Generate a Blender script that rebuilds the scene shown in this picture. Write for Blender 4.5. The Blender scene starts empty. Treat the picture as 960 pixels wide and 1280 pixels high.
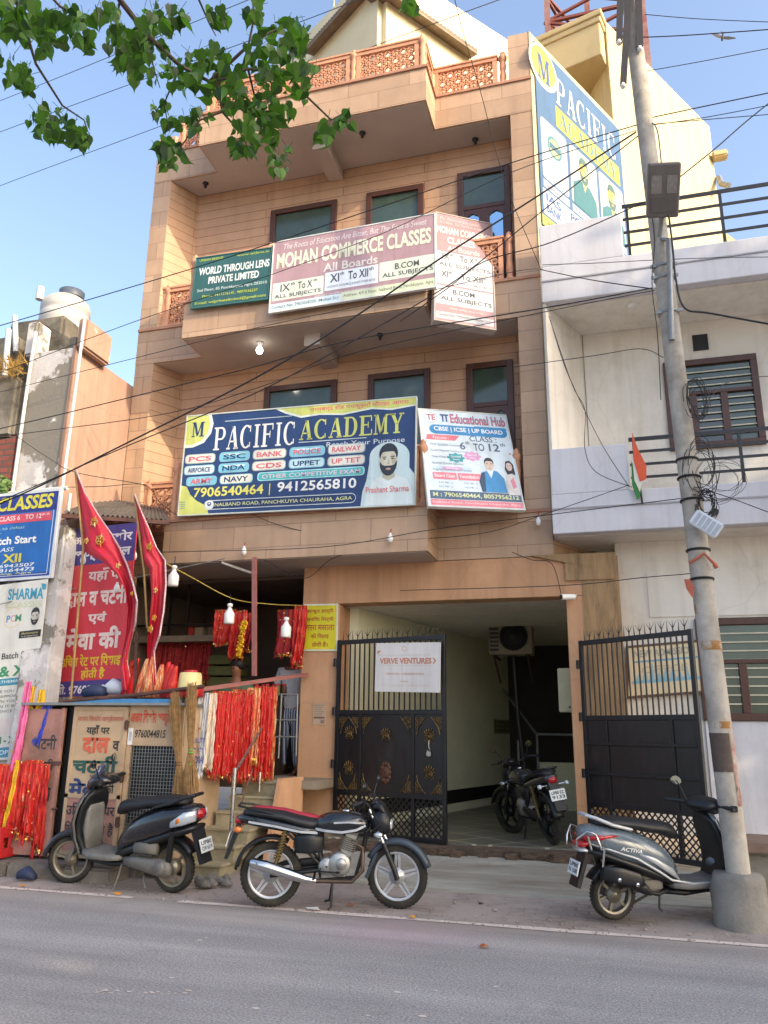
import bpy, bmesh, math, random
from mathutils import Vector, Matrix
R = math.radians
rnd = random.Random(7)
SC = bpy.context.scene
COL = SC.collection
# ---------------------------------------------------------------- camera
F_PX, H_CAM = 990.0, 1.5
p_, r_, y_ = R(15.55), R(.70), R(16.0)
FWD = Vector((-math.sin(y_)*math.cos(p_), math.cos(y_)*math.cos(p_), math.sin(p_)))
RT0 = Vector((math.cos(y_), math.sin(y_), 0))
UP0 = RT0.cross(FWD)
RT = RT0*math.cos(r_) + UP0*math.sin(r_)
UP = -RT0*math.sin(r_) + UP0*math.cos(r_)
CAM = Vector((0, 0, H_CAM))
cd = bpy.data.cameras.new('camera')
cam = bpy.data.objects.new('camera', cd)
COL.objects.link(cam)
cam.matrix_world = Matrix(((RT.x, UP.x, -FWD.x, CAM.x), (RT.y, UP.y, -FWD.y, CAM.y), (RT.z, UP.z, -FWD.z, CAM.z), (0, 0, 0, 1)))
cd.sensor_width = 36
cd.lens = F_PX/1280*36
cd.clip_start = .05
cd.clip_end = 2000
SC.camera = cam
# ---------------------------------------------------------------- sky, sun, exposure
SUN_AZ, SUN_EL = 68.0, 27.0      # degrees from the facade normal towards the right; height
SUN_DIR = Vector((math.sin(R(SUN_AZ))*math.cos(R(SUN_EL)), -math.cos(R(SUN_AZ))*math.cos(R(SUN_EL)), math.sin(R(SUN_EL))))
wd = bpy.data.worlds.new('World')
SC.world = wd
wd.use_nodes = True
nt = wd.node_tree
sky = nt.nodes.new('ShaderNodeTexSky')
sky.sky_type = 'NISHITA'
sky.sun_disc = False
sky.sun_elevation = R(SUN_EL)
sky.sun_rotation = math.atan2(SUN_DIR.x, SUN_DIR.y)
sky.air_density = 1.0
sky.dust_density = 4.0
sky.ozone_density = 1.6
hs = nt.nodes.new('ShaderNodeHueSaturation')      # hazy town sky: paler than the clear-air model
hs.inputs['Saturation'].default_value = .95
hs.inputs['Value'].default_value = 1.3
nt.links.new(sky.outputs[0], hs.inputs['Color'])
nt.links.new(hs.outputs[0], nt.nodes['Background'].inputs[0])
nt.nodes['Background'].inputs[1].default_value = .15
sl = bpy.data.lights.new('sun', 'SUN')
sl.energy = 2.0
sl.angle = R(.53)
sl.color = (1, .82, .56)
so = bpy.data.objects.new('sun', sl)
COL.objects.link(so)
so.rotation_euler = SUN_DIR.to_track_quat('Z', 'Y').to_euler()
SC.view_settings.view_transform = 'Standard'
SC.view_settings.look = 'None'
SC.view_settings.exposure = 1.22
SC.view_settings.gamma = 1
SC.view_settings.use_curve_mapping = False
# ---------------------------------------------------------------- helpers
def ray(px, py):
    return RT*((px-480)/F_PX) - UP*((py-640)/F_PX) + FWD
def on(px, py, X=None, Y=None, Z=None):
    d = ray(px, py)
    t = (X-CAM.x)/d.x if X is not None else (Y-CAM.y)/d.y if Y is not None else (Z-CAM.z)/d.z
    return CAM + d*t
def far(px, py, dist):
    return CAM + ray(px, py).normalized()*dist

def hexc(h):
    h = h.lstrip('#')
    v = [int(h[i:i+2], 16)/255 for i in (0, 2, 4)]
    return tuple((c/12.92 if c <= .04045 else ((c+.055)/1.055)**2.4) for c in v)
MATS = {}
def mat(name, c, rough=.6, metal=0, var=.12, vs=6, bump=0, bs=60, c2=None, spec=.5, space='pos', coat=0, stain=None, stretch=None, trans=0, alpha=1, thr=(.35, .65), emit=None, drip=0):
    """Procedural Principled material: base colour broken up by noise, optional second colour in patches, bump."""
    if name in MATS: return MATS[name]
    m = bpy.data.materials.new(name); MATS[name] = m
    m.use_nodes = True
    n, l = m.node_tree.nodes, m.node_tree.links
    b = n['Principled BSDF']
    if isinstance(c, str): c = hexc(c)
    if isinstance(c2, str): c2 = hexc(c2)
    if stain and isinstance(stain[0], str): stain = (hexc(stain[0]),)+tuple(stain[1:])
    b.inputs['Roughness'].default_value = rough
    b.inputs['Metallic'].default_value = metal
    b.inputs['Specular IOR Level'].default_value = spec
    b.inputs['Coat Weight'].default_value = coat
    if trans: b.inputs['Transmission Weight'].default_value = trans
    if alpha < 1: b.inputs['Alpha'].default_value = alpha
    if emit:
        b.inputs['Emission Color'].default_value = (*emit[:3], 1); b.inputs['Emission Strength'].default_value = emit[3]
    if space == 'pos':
        g = n.new('ShaderNodeNewGeometry'); vec = g.outputs['Position']
    else:
        g = n.new('ShaderNodeTexCoord'); vec = g.outputs['Object']
    if stretch:
        mp = n.new('ShaderNodeMapping'); mp.inputs['Scale'].default_value = stretch
        l.new(vec, mp.inputs[0]); vec = mp.outputs[0]
    def noise(s, d=5, ro=.6):
        t = n.new('ShaderNodeTexNoise'); t.inputs['Scale'].default_value = s; t.inputs['Detail'].default_value = d
        t.inputs['Roughness'].default_value = ro; l.new(vec, t.inputs['Vector']); return t.outputs['Fac']
    def ramp(f, a, z, c0, c1):
        t = n.new('ShaderNodeValToRGB'); e = t.color_ramp.elements
        e[0].position, e[1].position = a, z; e[0].color, e[1].color = (*c0, 1), (*c1, 1); l.new(f, t.inputs[0]); return t.outputs[0]
    def mix(f, a, z, typ='MIX'):
        t = n.new('ShaderNodeMix'); t.data_type = 'RGBA'; t.blend_type = typ
        for s, v in ((t.inputs[0], f), (t.inputs[6], a), (t.inputs[7], z)):
            if isinstance(v, (int, float)): s.default_value = v
            elif isinstance(v, tuple): s.default_value = (*v, 1)
            else: l.new(v, s)
        return t.outputs[2]
    if var:
        lo = tuple(max(0, x*(1-var)) for x in c); hi = tuple(min(1, x*(1+var)) for x in c)
        o = ramp(noise(vs), .3, .7, lo, hi)
        if c2 is not None:
            o = mix(ramp(noise(vs*.37, 8, .7), thr[0], thr[1], (0, 0, 0), (1, 1, 1)), o, c2)
        if stain:
            o = mix(ramp(noise(stain[1], 6, .65), stain[2], stain[3], (0, 0, 0), (1, 1, 1)), o, stain[0])
        if drip:
            mp2 = n.new('ShaderNodeMapping'); mp2.inputs['Scale'].default_value = (3.5, 3.5, .22); l.new(g.outputs[0] if space == 'pos' else vec, mp2.inputs[0])
            t = n.new('ShaderNodeTexNoise'); t.inputs['Scale'].default_value = 1.7; t.inputs['Detail'].default_value = 7; t.inputs['Roughness'].default_value = .65; l.new(mp2.outputs[0], t.inputs['Vector'])
            o = mix(drip, o, ramp(t.outputs['Fac'], .46, .74, (1, 1, 1), (.45, .40, .34)), 'MULTIPLY')
            v = n.new('ShaderNodeTexVoronoi'); v.feature = 'DISTANCE_TO_EDGE'; v.inputs['Scale'].default_value = .8; wn = n.new('ShaderNodeMix'); wn.data_type = 'VECTOR'; wn.inputs[0].default_value = .22
            nv = n.new('ShaderNodeTexNoise'); nv.inputs['Scale'].default_value = 2.5; nv.inputs['Detail'].default_value = 6; l.new(vec, nv.inputs['Vector']); l.new(vec, wn.inputs[4]); l.new(nv.outputs['Color'], wn.inputs[5]); l.new(wn.outputs[1], v.inputs['Vector'])
            o = mix(drip*.45, o, ramp(v.outputs['Distance'], .0, .010, (.5, .46, .42), (1, 1, 1)), 'MULTIPLY')
        l.new(o, b.inputs['Base Color'])
        rr = n.new('ShaderNodeMapRange'); rr.inputs[3].default_value = max(.02, rough-.08); rr.inputs[4].default_value = min(1, rough+.1)
        l.new(noise(vs*2.3), rr.inputs[0]); l.new(rr.outputs[0], b.inputs['Roughness'])
    else:
        b.inputs['Base Color'].default_value = (*c, 1)
    if bump:
        bp = n.new('ShaderNodeBump'); bp.inputs['Strength'].default_value = bump; bp.inputs['Distance'].default_value = .02
        l.new(noise(bs, 8, .65), bp.inputs['Height']); l.new(bp.outputs[0], b.inputs['Normal'])
    return m
def flat(h, rough=.55):
    """Printed or painted sign colour, slightly weathered."""
    return mat('print_'+h.lstrip('#'), h, rough, var=.09, vs=2.2, bump=.18, bs=2.6, drip=.35)

class MB:
    """Collects shapes; build() links them as one mesh object."""
    def __init__(s):
        s.v, s.f, s.mi, s.sm = [], [], [], []
        s.M = None
        s.cur = 0
    def add(s, vs, fs, smooth=False, mi=None):
        o = len(s.v)
        if s.M is not None: vs = [s.M @ Vector(q) for q in vs]
        s.v += [tuple(q) for q in vs]
        for f in fs:
            s.f.append([i+o for i in f]); s.mi.append(s.cur if mi is None else mi); s.sm.append(smooth)
        return s
    def box(s, x0, x1, y0, y1, z0, z1, b=0, mi=None):
        if x0 > x1: x0, x1 = x1, x0
        if y0 > y1: y0, y1 = y1, y0
        if z0 > z1: z0, z1 = z1, z0
        if b <= 0:
            return s.add([(x, y, z) for z in (z0, z1) for y in (y0, y1) for x in (x0, x1)],
                         [(0, 2, 3, 1), (4, 5, 7, 6), (0, 1, 5, 4), (2, 6, 7, 3), (0, 4, 6, 2), (1, 3, 7, 5)], mi=mi)
        bm = bmesh.new()
        vv = [bm.verts.new((x, y, z)) for z in (z0, z1) for y in (y0, y1) for x in (x0, x1)]
        for f in [(0, 2, 3, 1), (4, 5, 7, 6), (0, 1, 5, 4), (2, 6, 7, 3), (0, 4, 6, 2), (1, 3, 7, 5)]: bm.faces.new([vv[i] for i in f])
        bmesh.ops.bevel(bm, geom=bm.edges[:], offset=min(b, .45*min(x1-x0, y1-y0, z1-z0)), segments=2, affect='EDGES')
        s.frombm(bm, mi); return s
    def frombm(s, bm, mi=None, smooth=False):
        bm.verts.index_update()
        s.add([q.co[:] for q in bm.verts], [[q.index for q in f.verts] for f in bm.faces], smooth, mi); bm.free()
    def obox(s, c, ax, ay, az, mi=None):
        c, ax, ay, az = Vector(c), Vector(ax), Vector(ay), Vector(az)
        return s.add([c+ax*i+ay*j+az*k for k in (-1, 1) for j in (-1, 1) for i in (-1, 1)],
                     [(0, 2, 3, 1), (4, 5, 7, 6), (0, 1, 5, 4), (2, 6, 7, 3), (0, 4, 6, 2), (1, 3, 7, 5)], mi=mi)
    def bar(s, a, b, w, h=None, up=(0, 0, 1), mi=None):
        a, b = Vector(a), Vector(b); h = h or w
        d = (b-a); L = d.length; d.normalize()
        u = Vector(up)
        if abs(d.dot(u)) > .98: u = Vector((0, 1, 0))
        sd = d.cross(u).normalized(); u = sd.cross(d)
        return s.obox((a+b)/2, d*L/2, sd*w/2, u*h/2, mi)
    def quad(s, a, b, c, d, mi=None): return s.add([a, b, c, d], [(0, 1, 2, 3)], mi=mi)
    def tube(s, pts, r, n=8, mi=None, caps=True):
        pts = [Vector(q) for q in pts]; rs = r if isinstance(r, (list, tuple)) else [r]*len(pts)
        vs, fs = [], []
        d0 = (pts[1]-pts[0]).normalized(); u = d0.orthogonal().normalized()
        for i, q in enumerate(pts):
            d = (pts[min(i+1, len(pts)-1)]-pts[max(i-1, 0)])
            if d.length < 1e-9: d = d0
            d = d.normalized(); u = (u-d*u.dot(d)); u = u.normalized() if u.length > 1e-6 else d.orthogonal().normalized()
            w = d.cross(u)
            for k in range(n):
                a = 2*math.pi*k/n; vs.append(q+(u*math.cos(a)+w*math.sin(a))*rs[i])
        for i in range(len(pts)-1):
            for k in range(n): fs.append((i*n+k, i*n+(k+1) % n, (i+1)*n+(k+1) % n, (i+1)*n+k))
        s.add(vs, fs, True, mi)
        if caps:
            o = len(pts)-1
            s.add([vs[k] for k in range(n)], [tuple(reversed(range(n)))], False, mi); s.add([vs[o*n+k] for k in range(n)], [tuple(range(n))], False, mi)
        return s
    def lathe(s, prof, c=(0, 0, 0), axis='Z', n=24, mi=None, a0=0, a1=2*math.pi):
        """prof: (radius, height) pairs around an axis through c."""
        c = Vector(c); full = abs(a1-a0-2*math.pi) < 1e-6; m = n if full else n+1
        vs, fs = [], []
        for r, h in prof:
            for k in range(m):
                a = a0+(a1-a0)*k/n; x, y = r*math.cos(a), r*math.sin(a)
                vs.append(c+Vector((x, y, h) if axis == 'Z' else (x, h, y) if axis == 'Y' else (h, x, y)))
        for i in range(len(prof)-1):
            for k in range(n):
                k2 = (k+1) % m if full else k+1
                fs.append((i*m+k, i*m+k2, (i+1)*m+k2, (i+1)*m+k))
        return s.add(vs, fs, True, mi)
    def cyl(s, a, b, r, n=16, mi=None): return s.tube([a, b], r, n, mi)
    def prism(s, poly, y0, y1, mi=None, b=0):
        """poly in (x,z), extruded along y."""
        bm = bmesh.new()
        A = [bm.verts.new((x, y0, z)) for x, z in poly]; B = [bm.verts.new((x, y1, z)) for x, z in poly]
        n = len(poly)
        bm.faces.new(A); bm.faces.new(list(reversed(B)))
        for i in range(n): bm.faces.new((A[i], B[i], B[(i+1) % n], A[(i+1) % n]))
        bmesh.ops.recalc_face_normals(bm, faces=bm.faces[:])
        if b:
            ed = [e for e in bm.edges if abs(e.verts[0].co.y-e.verts[1].co.y) < 1e-6]
            bmesh.ops.bevel(bm, geom=ed, offset=b, segments=2, affect='EDGES')
        s.frombm(bm, mi); return s
    def hull(s, st, n=16, mi=None, ax='X'):
        """Lofted smooth body; stations (x, zc, hz, hy, yc, power): superellipse rings across x (or across z when ax='Z': (z, xc, hx, hy, yc, power))."""
        vs, fs = [], []
        for q in st:
            x, zc, hz, hy = q[:4]; yc = q[4] if len(q) > 4 else 0; p = q[5] if len(q) > 5 else 2.4
            for k in range(n):
                a = 2*math.pi*k/n; ca, sa = math.cos(a), math.sin(a)
                yy = yc+hy*math.copysign(abs(ca)**(2/p), ca); zz = zc+hz*math.copysign(abs(sa)**(2/p), sa)
                vs.append((x, yy, zz) if ax == 'X' else (zz, yy, x))
        for i in range(len(st)-1):
            for k in range(n): fs.append((i*n+k, i*n+(k+1) % n, (i+1)*n+(k+1) % n, (i+1)*n+k))
        fs.append(tuple(reversed(range(n)))); o = (len(st)-1)*n; fs.append(tuple(o+k for k in range(n)))
        return s.add(vs, fs, True, mi)
    def fender(s, cx, cz, r, a0, a1, w, t=.004, drop=.02, n=14, mi=None):
        """Curved mudguard around an axle (y axis)."""
        vs, fs = [], []
        for i in range(n+1):
            a = R(a0+(a1-a0)*i/n)
            for (yy, dr) in ((-w/2, -drop), (-w*.42, 0), (0, .006), (w*.42, 0), (w/2, -drop), (w/2-t, -drop), (w*.40, -t), (0, .006-t), (-w*.40, -t), (-w/2+t, -drop)):
                vs.append((cx+math.cos(a)*(r+dr), yy, cz+math.sin(a)*(r+dr)))
        m = 10
        for i in range(n):
            for k in range(m): fs.append((i*m+k, i*m+(k+1) % m, (i+1)*m+(k+1) % m, (i+1)*m+k))
        fs.append(tuple(range(m))); fs.append(tuple(n*m+k for k in reversed(range(m))))
        return s.add(vs, fs, True, mi)
    def ball(s, c, r, n=10, mi=None, sc=(1, 1, 1)):
        pr = [(max(1e-4, math.sin(math.pi*i/n)), -math.cos(math.pi*i/n)) for i in range(n+1)]
        vs, fs = [], []; m = n+4
        for rr, h in pr:
            for k in range(m):
                a = 2*math.pi*k/m; vs.append((c[0]+rr*math.cos(a)*r*sc[0], c[1]+rr*math.sin(a)*r*sc[1], c[2]+h*r*sc[2]))
        for i in range(n):
            for k in range(m): fs.append((i*m+k, i*m+(k+1) % m, (i+1)*m+(k+1) % m, (i+1)*m+k))
        return s.add(vs, fs, True, mi)
    def pair(s, name, mats, parent=None, **k):
        """builds the left and the right one of a mirrored part as two objects"""
        for sg in (-1, 1):
            q = MB(); q.v = s.v
            for f, mi, sm in zip(s.f, s.mi, s.sm):
                if sum(s.v[i][1] for i in f)*sg > 0: q.f.append(f); q.mi.append(mi); q.sm.append(sm)
            used = sorted({i for f in q.f for i in f}); mp = {j: i for i, j in enumerate(used)}
            q.v = [s.v[j] for j in used]; q.f = [[mp[i] for i in f] for f in q.f]; o = q.build(name, mats, parent, **k)
        return o
    def build(s, name, mats, parent=None, local=False, bevel=0, sub=0):
        me = bpy.data.meshes.new(name)
        vs = s.v
        if parent is not None and not local:
            inv = wmat(parent).inverted(); vs = [tuple(inv @ Vector(q)) for q in vs]
        me.from_pydata(vs, [], s.f)
        if not isinstance(mats, (list, tuple)): mats = [mats]
        for m in mats: me.materials.append(m)
        me.polygons.foreach_set('material_index', s.mi); me.polygons.foreach_set('use_smooth', s.sm)
        bm = bmesh.new(); bm.from_mesh(me)
        if len(bm.verts) < 30000: bmesh.ops.remove_doubles(bm, verts=bm.verts[:], dist=1e-5) if sub else None
        bmesh.ops.recalc_face_normals(bm, faces=bm.faces[:]) if len(bm.faces) < 40000 else None
        bm.to_mesh(me); bm.free(); me.update()
        o = bpy.data.objects.new(name, me); COL.objects.link(o)
        if parent is not None: o.parent = parent
        if bevel:
            md = o.modifiers.new('edge', 'BEVEL'); md.width = bevel; md.segments = 2; md.limit_method = 'ANGLE'
        if sub:
            md = o.modifiers.new('smooth', 'SUBSURF'); md.levels = sub; md.render_levels = sub
        return o
def wmat(o):
    m = Matrix(o.matrix_basis)
    while o.parent is not None:
        o = o.parent; m = Matrix(o.matrix_basis) @ m
    return m
def tag(o, label=None, cat=None, group=None, kind=None):
    if label: o['label'] = label
    if cat: o['category'] = cat
    if group: o['group'] = group
    if kind: o['kind'] = kind
    return o
def thing(name, label, cat, loc=(0, 0, 0), rz=0, group=None, M=None):
    o = bpy.data.objects.new(name, None); o.empty_display_size = .1; COL.objects.link(o)
    o.matrix_basis = M if M is not None else Matrix.Translation(Vector(loc)) @ Matrix.Rotation(rz, 4, 'Z')
    return tag(o, label, cat, group)
def solo(name, mb, m, label, cat, group=None, kind=None, **k):
    return tag(mb.build(name, m, **k), label, cat, group, kind)
def copy_tree(o, M=None, label=None):
    c = o.copy(); COL.objects.link(c)
    if M is not None: c.matrix_basis = M
    if label: c['label'] = label
    def kids(a, b):
        for ch in list(a.children):
            d = ch.copy(); COL.objects.link(d); d.parent = b; kids(ch, d)
    kids(o, c); return c
# ---- lettering
_GL = {}
def glyphs(s, bold=0, shear=0):
    """Flat triangulated text as (verts, faces) with its bounds."""
    k = (s, bold, shear)
    if k in _GL: return _GL[k]
    c = bpy.data.curves.new('text', 'FONT'); c.body = s; c.size = 1; c.offset = bold; c.shear = shear; c.resolution_u = 3
    o = bpy.data.objects.new('text', c); COL.objects.link(o)
    bpy.context.view_layer.update()
    me = bpy.data.meshes.new_from_object(o.evaluated_get(bpy.context.evaluated_depsgraph_get()))
    vs = [(q.co.x, q.co.y) for q in me.vertices]; fs = [list(q.vertices) for q in me.polygons]
    bpy.data.objects.remove(o); bpy.data.curves.remove(c); bpy.data.meshes.remove(me)
    if not vs: vs, fs = [(0, 0), (1, 0), (1, 1)], []
    xs, ys = [q[0] for q in vs], [q[1] for q in vs]
    _GL[k] = (vs, fs, (min(xs), min(ys), max(xs), max(ys))); return _GL[k]
def ell(cx, cy, rx, ry, n=24, a0=0, a1=360):
    return [(cx+rx*math.cos(R(a0+(a1-a0)*i/n)), cy+ry*math.sin(R(a0+(a1-a0)*i/n))) for i in range(n+(0 if a1-a0 == 360 else 1))]
def serif(ch):
    """Thick-and-thin serif capitals as polygon strips in a 1x1 box (y up)."""
    st, th, sf = .2, .07, .07
    def bx(x0, y0, x1, y1): return [[(x0, y0), (x1, y0), (x1, y1), (x0, y1)]]
    def ring(cx, cy, rx, ry, tx, ty, a0, a1, n=18):
        out = []
        for i in range(n):
            a, b = R(a0+(a1-a0)*i/n), R(a0+(a1-a0)*(i+1)/n)
            out.append([(cx+rx*math.cos(a), cy+ry*math.sin(a)), (cx+rx*math.cos(b), cy+ry*math.sin(b)), (cx+(rx-tx)*math.cos(b), cy+(ry-ty)*math.sin(b)), (cx+(rx-tx)*math.cos(a), cy+(ry-ty)*math.sin(a))])
        return out
    def ln(x0, y0, x1, y1, w): return [[(x0-w/2, y0), (x0+w/2, y0), (x1+w/2, y1), (x1-w/2, y1)]]
    if ch == 'I': return bx(.4, 0, .6, 1)+bx(.28, 0, .4, sf)+bx(.6, 0, .72, sf)+bx(.28, 1-sf, .4, 1)+bx(.6, 1-sf, .72, 1)
    if ch == 'P': return bx(.14, 0, .36, 1)+bx(.02, 0, .14, sf)+bx(.36, 0, .5, sf)+bx(.02, 1-sf, .14, 1)+bx(.36, 1-th, .6, 1)+bx(.36, .44, .6, .44+th)+ring(.6, .72, .36, .28, .2, th, -90, 90)
    if ch == 'A': return ln(.16, .03, .5, 1, .07)+ln(.8, .03, .53, 1, .23)+bx(.28, .3, .68, .3+th)+bx(.03, 0, .32, sf)+bx(.6, 0, .98, sf)
    if ch == 'C': return ring(.54, .5, .5, .51, .22, th, 52, 308)+bx(.8, .7, .87, .98)+bx(.8, .05, .87, .26)
    if ch == 'F': return bx(.16, 0, .38, 1)+bx(.04, 0, .16, sf)+bx(.38, 0, .52, sf)+bx(.04, 1-sf, .16, 1)+bx(.38, 1-th, .92, 1)+bx(.86, .72, .93, 1-th)+bx(.38, .5, .68, .5+th)+bx(.66, .38, .72, .68)
    if ch == 'E': return bx(.16, 0, .38, 1)+bx(.04, 0, .16, sf)+bx(.04, 1-sf, .16, 1)+bx(.38, 1-th, .9, 1)+bx(.85, .72, .92, 1-th)+bx(.38, .5, .66, .5+th)+bx(.64, .38, .7, .68)+bx(.38, 0, .92, th)+bx(.88, th, .95, .3)
    if ch == 'D': return bx(.14, 0, .36, 1)+bx(.02, 0, .14, sf)+bx(.02, 1-sf, .14, 1)+bx(.36, 0, .52, th)+bx(.36, 1-th, .52, 1)+ring(.52, .5, .45, .5, .22, th, -90, 90)
    if ch == 'M': return bx(.1, 0, .17, 1)+bx(.72, 0, .9, 1)+[[(.1, 1), (.3, 1), (.54, .12), (.42, .02)]]+[[(.42, .02), (.54, .12), (.8, 1), (.72, 1)]]+bx(0, 0, .1, sf)+bx(.17, 0, .27, sf)+bx(.62, 0, .72, sf)+bx(.9, 0, 1, sf)+bx(0, 1-sf, .1, 1)+bx(.9, 1-sf, 1, 1)
    if ch == 'Y': return bx(.4, 0, .62, .48)+[[(.1, 1-.02), (.34, 1-.02), (.62, .46), (.4, .46)]]+[[(.52, .46), (.62, .46), (.9, .98), (.8, .98)]]+bx(.28, 0, .4, sf)+bx(.62, 0, .74, sf)+bx(0, 1-sf, .42, 1)+bx(.68, 1-sf, 1, 1)
    return []
class Sign:
    """A board in its own plane: art coordinates are fractions, u to the right, v DOWN from the top edge."""
    def __init__(s, name, label, cat, bl, br, tl, group=None, thick=.03, board='#dddddd', edge=None, border=0):
        bl, br, tl = Vector(bl), Vector(br), Vector(tl)
        u = br-bl; s.W = u.length; u.normalize(); v = tl-bl; k = v.dot(u); v = v-u*k; s.H = v.length; s.k = k/s.H; v.normalize(); w = v.cross(u)
        M = Matrix(((u.x, w.x, v.x, bl.x), (u.y, w.y, v.y, bl.y), (u.z, w.z, v.z, bl.z), (0, 0, 0, 1)))
        s.o = thing(name, label, cat, M=M, group=group)
        b = MB().box(0, s.W, 0, thick, 0, s.H, b=.004); s.lean(b)
        s.board = b.build('board', flat(board) if isinstance(board, str) else board, s.o, local=True)
        if edge:
            e = MB(); t = border or .02
            e.box(-.004, s.W+.004, -.008, thick+.004, -.004, t); e.box(-.004, s.W+.004, -.008, thick+.004, s.H-t, s.H+.004)
            e.box(-.004, t, -.008, thick+.004, t, s.H-t); e.box(s.W-t, s.W+.004, -.008, thick+.004, t, s.H-t)
            s.lean(e); e.build('frame', flat(edge) if isinstance(edge, str) else edge, s.o, local=True)
        s.m = MB(); s.cols = []
    def lean(s, mb): mb.v = [(x+z*s.k, y, z) for x, y, z in mb.v]
    def ci(s, c):
        if c not in s.cols: s.cols.append(c)
        return s.cols.index(c)
    def P(s, u, v, lv): return (u*s.W+(1-v)*s.H*s.k, -.0012*lv, (1-v)*s.H)
    def poly(s, pts, c, lv=1):
        s.m.add([s.P(u, v, lv) for u, v in pts], [tuple(range(len(pts)))], mi=s.ci(c)); return s
    def rect(s, u0, v0, u1, v1, c, r=0, lv=1):
        if r <= 0: return s.poly([(u0, v1), (u1, v1), (u1, v0), (u0, v0)], c, lv)
        ru, rv = r*(v1-v0)*s.H/s.W, r*(v1-v0); pts = []
        for cu, cv, a in ((u1-ru, v1-rv, 0), (u0+ru, v1-rv, 90), (u0+ru, v0+rv, 180), (u1-ru, v0+rv, 270)):
            for i in range(5): t = R(a+22.5*i); pts.append((cu+ru*math.cos(t), cv+rv*math.sin(t)))
        return s.poly(pts, c, lv)
    def disc(s, u, v, r, c, lv=1, ry=None):
        return s.poly(ell(u, v, r, ry if ry else r*s.W/s.H), c, lv)
    def T(s, txt, u0, v0, u1, v1, c, bold=.012, shear=0, lv=3, slope=0):
        vs, fs, (a, b, cc, d) = glyphs(txt, bold, shear)
        sx, sy = (u1-u0)/max(1e-6, cc-a), (v1-v0)/max(1e-6, d-b)
        s.m.add([s.P(u0+(x-a)*sx, v1-(y-b)*sy + slope*(x-a)*sx, lv) for x, y in vs], fs, mi=s.ci(c)); return s
    def S(s, txt, u0, v0, u1, v1, c, lv=3, big=1.0):
        n = len(txt); w = [(.62 if ch == 'I' else 1) for ch in txt]; tot = sum(w); x = u0
        for ch, k in zip(txt, w):
            cw = (u1-u0)*k/tot
            ww = cw*.94/k if ch != 'I' else cw*.94/k
            for q in serif(ch):
                off = -.19 if ch == 'I' else 0
                s.m.add([s.P(x+(a+off)*ww, v1-b*(v1-v0), lv) for a, b in q], [(0, 1, 2, 3)], mi=s.ci(c))
            x += cw
        return s
    def done(s, name='lettering'):
        if s.m.f: s.m.build(name, [flat(c) for c in s.cols], s.o, local=True)
        return s.o
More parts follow.
